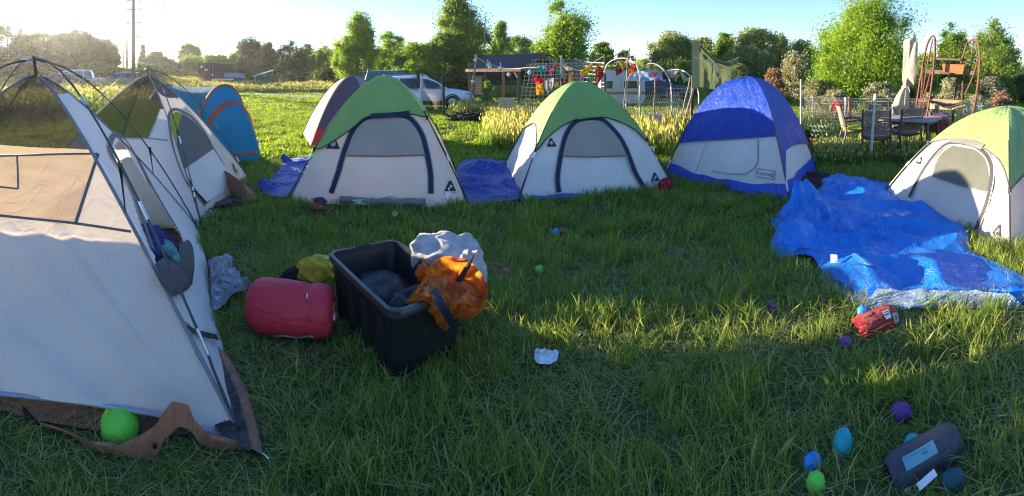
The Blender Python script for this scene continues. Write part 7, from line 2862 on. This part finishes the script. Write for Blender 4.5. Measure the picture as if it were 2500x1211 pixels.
def trees():
    A = [
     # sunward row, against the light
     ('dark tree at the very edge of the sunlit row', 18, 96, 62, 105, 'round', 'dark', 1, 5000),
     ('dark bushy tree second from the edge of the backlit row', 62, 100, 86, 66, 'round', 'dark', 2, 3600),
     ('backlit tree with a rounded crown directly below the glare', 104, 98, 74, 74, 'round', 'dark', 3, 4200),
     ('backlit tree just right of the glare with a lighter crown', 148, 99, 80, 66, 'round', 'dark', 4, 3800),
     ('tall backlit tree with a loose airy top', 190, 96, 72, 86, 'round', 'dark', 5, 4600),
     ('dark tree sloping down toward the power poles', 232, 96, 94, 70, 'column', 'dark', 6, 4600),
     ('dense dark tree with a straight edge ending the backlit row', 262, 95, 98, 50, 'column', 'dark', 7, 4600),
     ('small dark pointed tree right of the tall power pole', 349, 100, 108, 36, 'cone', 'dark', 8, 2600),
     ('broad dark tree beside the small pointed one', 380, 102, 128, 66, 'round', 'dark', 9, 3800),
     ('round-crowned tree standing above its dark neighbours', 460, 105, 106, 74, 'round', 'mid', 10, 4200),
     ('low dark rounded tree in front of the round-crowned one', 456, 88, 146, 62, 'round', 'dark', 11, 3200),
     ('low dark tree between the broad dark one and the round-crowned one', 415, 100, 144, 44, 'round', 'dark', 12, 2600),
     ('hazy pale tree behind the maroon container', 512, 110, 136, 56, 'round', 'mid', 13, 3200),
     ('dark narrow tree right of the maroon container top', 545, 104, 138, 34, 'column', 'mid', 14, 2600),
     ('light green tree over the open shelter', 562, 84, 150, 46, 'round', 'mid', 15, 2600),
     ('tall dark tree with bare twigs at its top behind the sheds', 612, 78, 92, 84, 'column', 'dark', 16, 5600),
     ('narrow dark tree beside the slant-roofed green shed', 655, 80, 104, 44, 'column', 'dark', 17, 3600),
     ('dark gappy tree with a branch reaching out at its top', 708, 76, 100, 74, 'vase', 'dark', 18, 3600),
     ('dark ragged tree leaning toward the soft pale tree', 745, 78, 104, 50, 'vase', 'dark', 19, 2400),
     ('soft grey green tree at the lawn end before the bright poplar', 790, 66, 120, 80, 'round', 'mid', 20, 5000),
     # middle
     ('bright poplar left of the vehicles, tall with a feathery crown', 868, 44, 30, 108, 'poplar', 'bright', 21, 13000),
     ('light green tree behind the bright poplar', 952, 62, 78, 78, 'round', 'bright', 22, 6000),
     ('dark small tree squeezed behind the light green one', 935, 70, 130, 50, 'round', 'mid', 23, 3000),
     ('low bushy yellow green tree above the vehicles', 1020, 44, 106, 118, 'round', 'bright', 24, 11000),
     ('tallest middle tree, a twin-topped cottonwood cut by the top edge', 1142, 47, -14, 136, 'poplar', 'mid', 25, 15000),
     ('full lower tree in front of the twin-topped cottonwood', 1086, 44, 84, 100, 'round', 'mid', 26, 8000),
     ('narrow poplar right of the twin-topped cottonwood', 1222, 66, 52, 40, 'column', 'bright', 27, 4600),
     ('small distant tree above the ridge of the hut', 1268, 76, 88, 70, 'round', 'mid', 28, 4200),
     ('big rounded bright tree rising behind the wire panel', 1396, 38, 0, 158, 'poplar', 'bright', 29, 16000),
     ('dark smaller tree at the shoulder of the big rounded one', 1470, 46, 104, 56, 'round', 'mid', 30, 4200),
     ('small dark tree top behind the largest hoop', 1524, 62, 122, 46, 'round', 'dark', 31, 2400),
     ('low grey green tree between the hoops and the willow', 1585, 56, 142, 60, 'round', 'willow', 32, 3600),
     ('silvery willow left of the olive board', 1640, 42, 78, 104, 'round', 'willow', 33, 10000),
     ('dull green tree behind the olive board', 1716, 48, 94, 76, 'column', 'willow', 34, 6500),
     ('sunlit light green tree behind the green canvas', 1768, 44, 84, 64, 'column', 'mid', 35, 6500),
     ('big pale willow above the blue tent', 1848, 40, 74, 128, 'round', 'willow', 36, 12000),
     ('slim pale tree right of the big willow', 1910, 44, 84, 54, 'column', 'willow', 37, 5200),
     ('olive grey tree just left of the big cottonwood', 1960, 40, 100, 66, 'column', 'willow', 38, 6000),
     # right
     ('huge cottonwood behind the fence, its top cut by the photo edge', 2086, 20, -60, 250, 'poplar', 'bright', 39, 24000),
     ('tall green tree behind the rusty frame', 2322, 42, 56, 92, 'poplar', 'mid', 40, 9000),
     ('tall broken-topped tree at the far end with open branches', 2425, 40, 44, 120, 'poplar', 'mid', 41, 11000),
     ('round green tree low behind the closed umbrella', 2252, 34, 150, 80, 'round', 'mid', 42, 5200),
     ('dark green tree at the right-hand edge above the lime tent', 2502, 26, 184, 84, 'round', 'dark', 43, 5200),
    ]
    for lab, px, d, top, w, st, lf, sd, nl in A:
        if px < 300: w, nl = w * 1.35, int(nl * 1.5)
        elif px > 820: w, nl = w * (1.1 if sd == 39 else (1.3 if lf == 'willow' else 1.2)), int(nl * 1.35)
        tree('tree', lab, px, d, top, w, st, lf, sd, n_leaf=nl, t0=.06 if d > 60 else (.14 if px == 2086 else .10), lean=(1.6 if sd == 39 else 0))
    B = [
     ('tall light shrub beside the power pole', 371, 60, 158, 28, 'bright', 60, 1500),
     ('round grey shrub left of the maroon container', 474, 70, 178, 34, 'mid', 61, 1500),
     ('bright young shrub at the corner of the slant-roofed shed', 668, 50, 182, 22, 'bright', 62, 1400),
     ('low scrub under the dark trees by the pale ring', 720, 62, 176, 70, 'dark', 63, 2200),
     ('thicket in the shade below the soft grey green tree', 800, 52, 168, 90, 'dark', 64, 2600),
     ('dark hedge shrub behind the dark green car', 985, 36, 172, 110, 'mid', 65, 3600),
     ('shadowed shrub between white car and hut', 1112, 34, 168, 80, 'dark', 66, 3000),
     ('shrub growing up inside the hut netting', 1190, 20, 196, 34, 'bright', 67, 900),
     ('silver green shrub above the blue tent shoulder', 1945, 26, 128, 90, 'silver', 68, 5200),
     ('pinkish dry shrub behind the blue tent', 1890, 24, 168, 64, 'reddish', 69, 3200),
     ('silver shrub under the big cottonwood', 2000, 19, 196, 100, 'silver', 70, 4200),
     ('grey shrub in the shade right of the cottonwood trunk', 2150, 18, 204, 110, 'silver', 71, 4200),
     ('shadowed leafy shrub behind the closed umbrella', 2232, 19, 190, 70, 'dark', 72, 2600),
     ('silver sagebrush inside the rusty frame', 2318, 17, 192, 70, 'silver', 73, 4000),
     ('tall silver shrub right of the rusty frame', 2418, 18, 190, 90, 'silver', 74, 4600),
     ('reddish shrub above the lime tent', 2446, 16, 220, 60, 'reddish', 75, 2400),
     ('yellow green shrub beyond the reddish one', 2455, 24, 182, 60, 'mid', 76, 3000),
     ('grey olive shrub left of the rusty frame legs', 2262, 15, 226, 60, 'silver', 77, 2600),
     ('broad pale shrub at the end of the back fence', 2385, 15, 236, 70, 'silver', 78, 2600),
     ('low leafy shrub behind the person in red', 2040, 17, 222, 90, 'silver', 79, 3200),
     ('dark bush under the willow behind the hoops', 1670, 30, 150, 90, 'mid', 80, 3600),
     ('olive bush between canvas and blue tent', 1800, 28, 156, 90, 'willow', 81, 4200),
     ('green bush behind the trailer', 1480, 34, 158, 120, 'mid', 82, 4200),
     ('olive bush behind the parked grey car', 1590, 34, 168, 120, 'willow', 83, 4200),
    ]
    for lab, px, d, top, w, lf, sd, nl in B:
        tree('shrub', lab, px, d, top, w, 'shrub', lf, sd, cat='shrub', group='shrubs and bushes', n_leaf=nl, t0=.02)
trees()

def woodland():
    # the unbroken belt of far woods behind the single trees
    r = np.random.default_rng(99)
    V, Sh = [], []
    tops = [(-60, 120), (60, 130), (280, 158), (340, 160), (420, 146), (560, 134), (640, 126), (830, 126), (900, 120), (1150, 112), (1300, 116), (1450, 130), (1500, 158), (1580, 156), (1620, 118), (1700, 104), (1800, 100), (1900, 98), (2000, 106), (2200, 128), (2300, 140), (2420, 160), (2560, 176)]
    px = -60.0
    while px < 2560:
        d = r.uniform(84, 104) if px < 1550 else r.uniform(52, 66)
        w = r.uniform(30, 62)
        top = np.interp(px, [t[0] for t in tops], [t[1] for t in tops]) + r.normal(0, 6)
        b = T(px, d)
        h = H + d * (Y0 - top) / F - b.z
        R = .5 * w * d / F
        for k in range(16):
            t = r.uniform(.02, 1)
            q = R * (1 - .75 * t ** 2) * r.uniform(-1, 1)
            c = np.array([b.x + cos(az(px)) * q, b.y - sin(az(px)) * q, b.z + t * h * .93])
            m = 170
            P = c + r.normal(size=(m, 3)) * np.array([R * .30, R * .30, h * .075])
            P[:, 2] = np.maximum(P[:, 2], b.z)
            u = r.normal(size=(m, 3)); u /= np.linalg.norm(u, axis=1)[:, None]
            v = np.cross(u, r.normal(size=(m, 3))); v /= np.linalg.norm(v, axis=1)[:, None] + 1e-9
            L = d * 4.2 / F * r.uniform(.6, 1.3, (m, 1))
            u *= L * .6; v *= L * .38
            V.append(np.stack([P - u, P + v, P + u, P - v], 1).reshape(-1, 3))
            Sh.append(np.repeat(np.clip(r.normal(.35 + .2 * r.normal(), .22, m), 0, 1), 4))
        px += w * .62
    V = np.concatenate(V)
    me = fast_mesh('far_woodland', V, np.arange(len(V)).reshape(-1, 4), LV['mid'], np.concatenate(Sh))
    o = bpy.data.objects.new('far_woodland', me)
    COL.objects.link(o)
    o['kind'] = 'stuff'
woodland()

# ------------------------------------------------------------------ added volume standing in for the lens glare toward the sun
def glare_haze():
    g = MB().box((-20, 48, 8.5), (230, 150, 19.5))
    m = bpy.data.materials.new('glare_haze')
    m.use_nodes = True
    n, l = m.node_tree.nodes, m.node_tree.links
    n.remove(n['Principled BSDF'])
    v = n.new('ShaderNodeVolumePrincipled')
    v.inputs['Color'].default_value = (.92, .93, .96, 1)
    v.inputs['Density'].default_value = .00028
    v.inputs['Anisotropy'].default_value = .68
    l.new(v.outputs[0], n['Material Output'].inputs['Volume'])
    o = g.build('glare_haze', m, loc=(0, 0, 0))
    o['kind'] = 'stuff'
glare_haze()
grass()
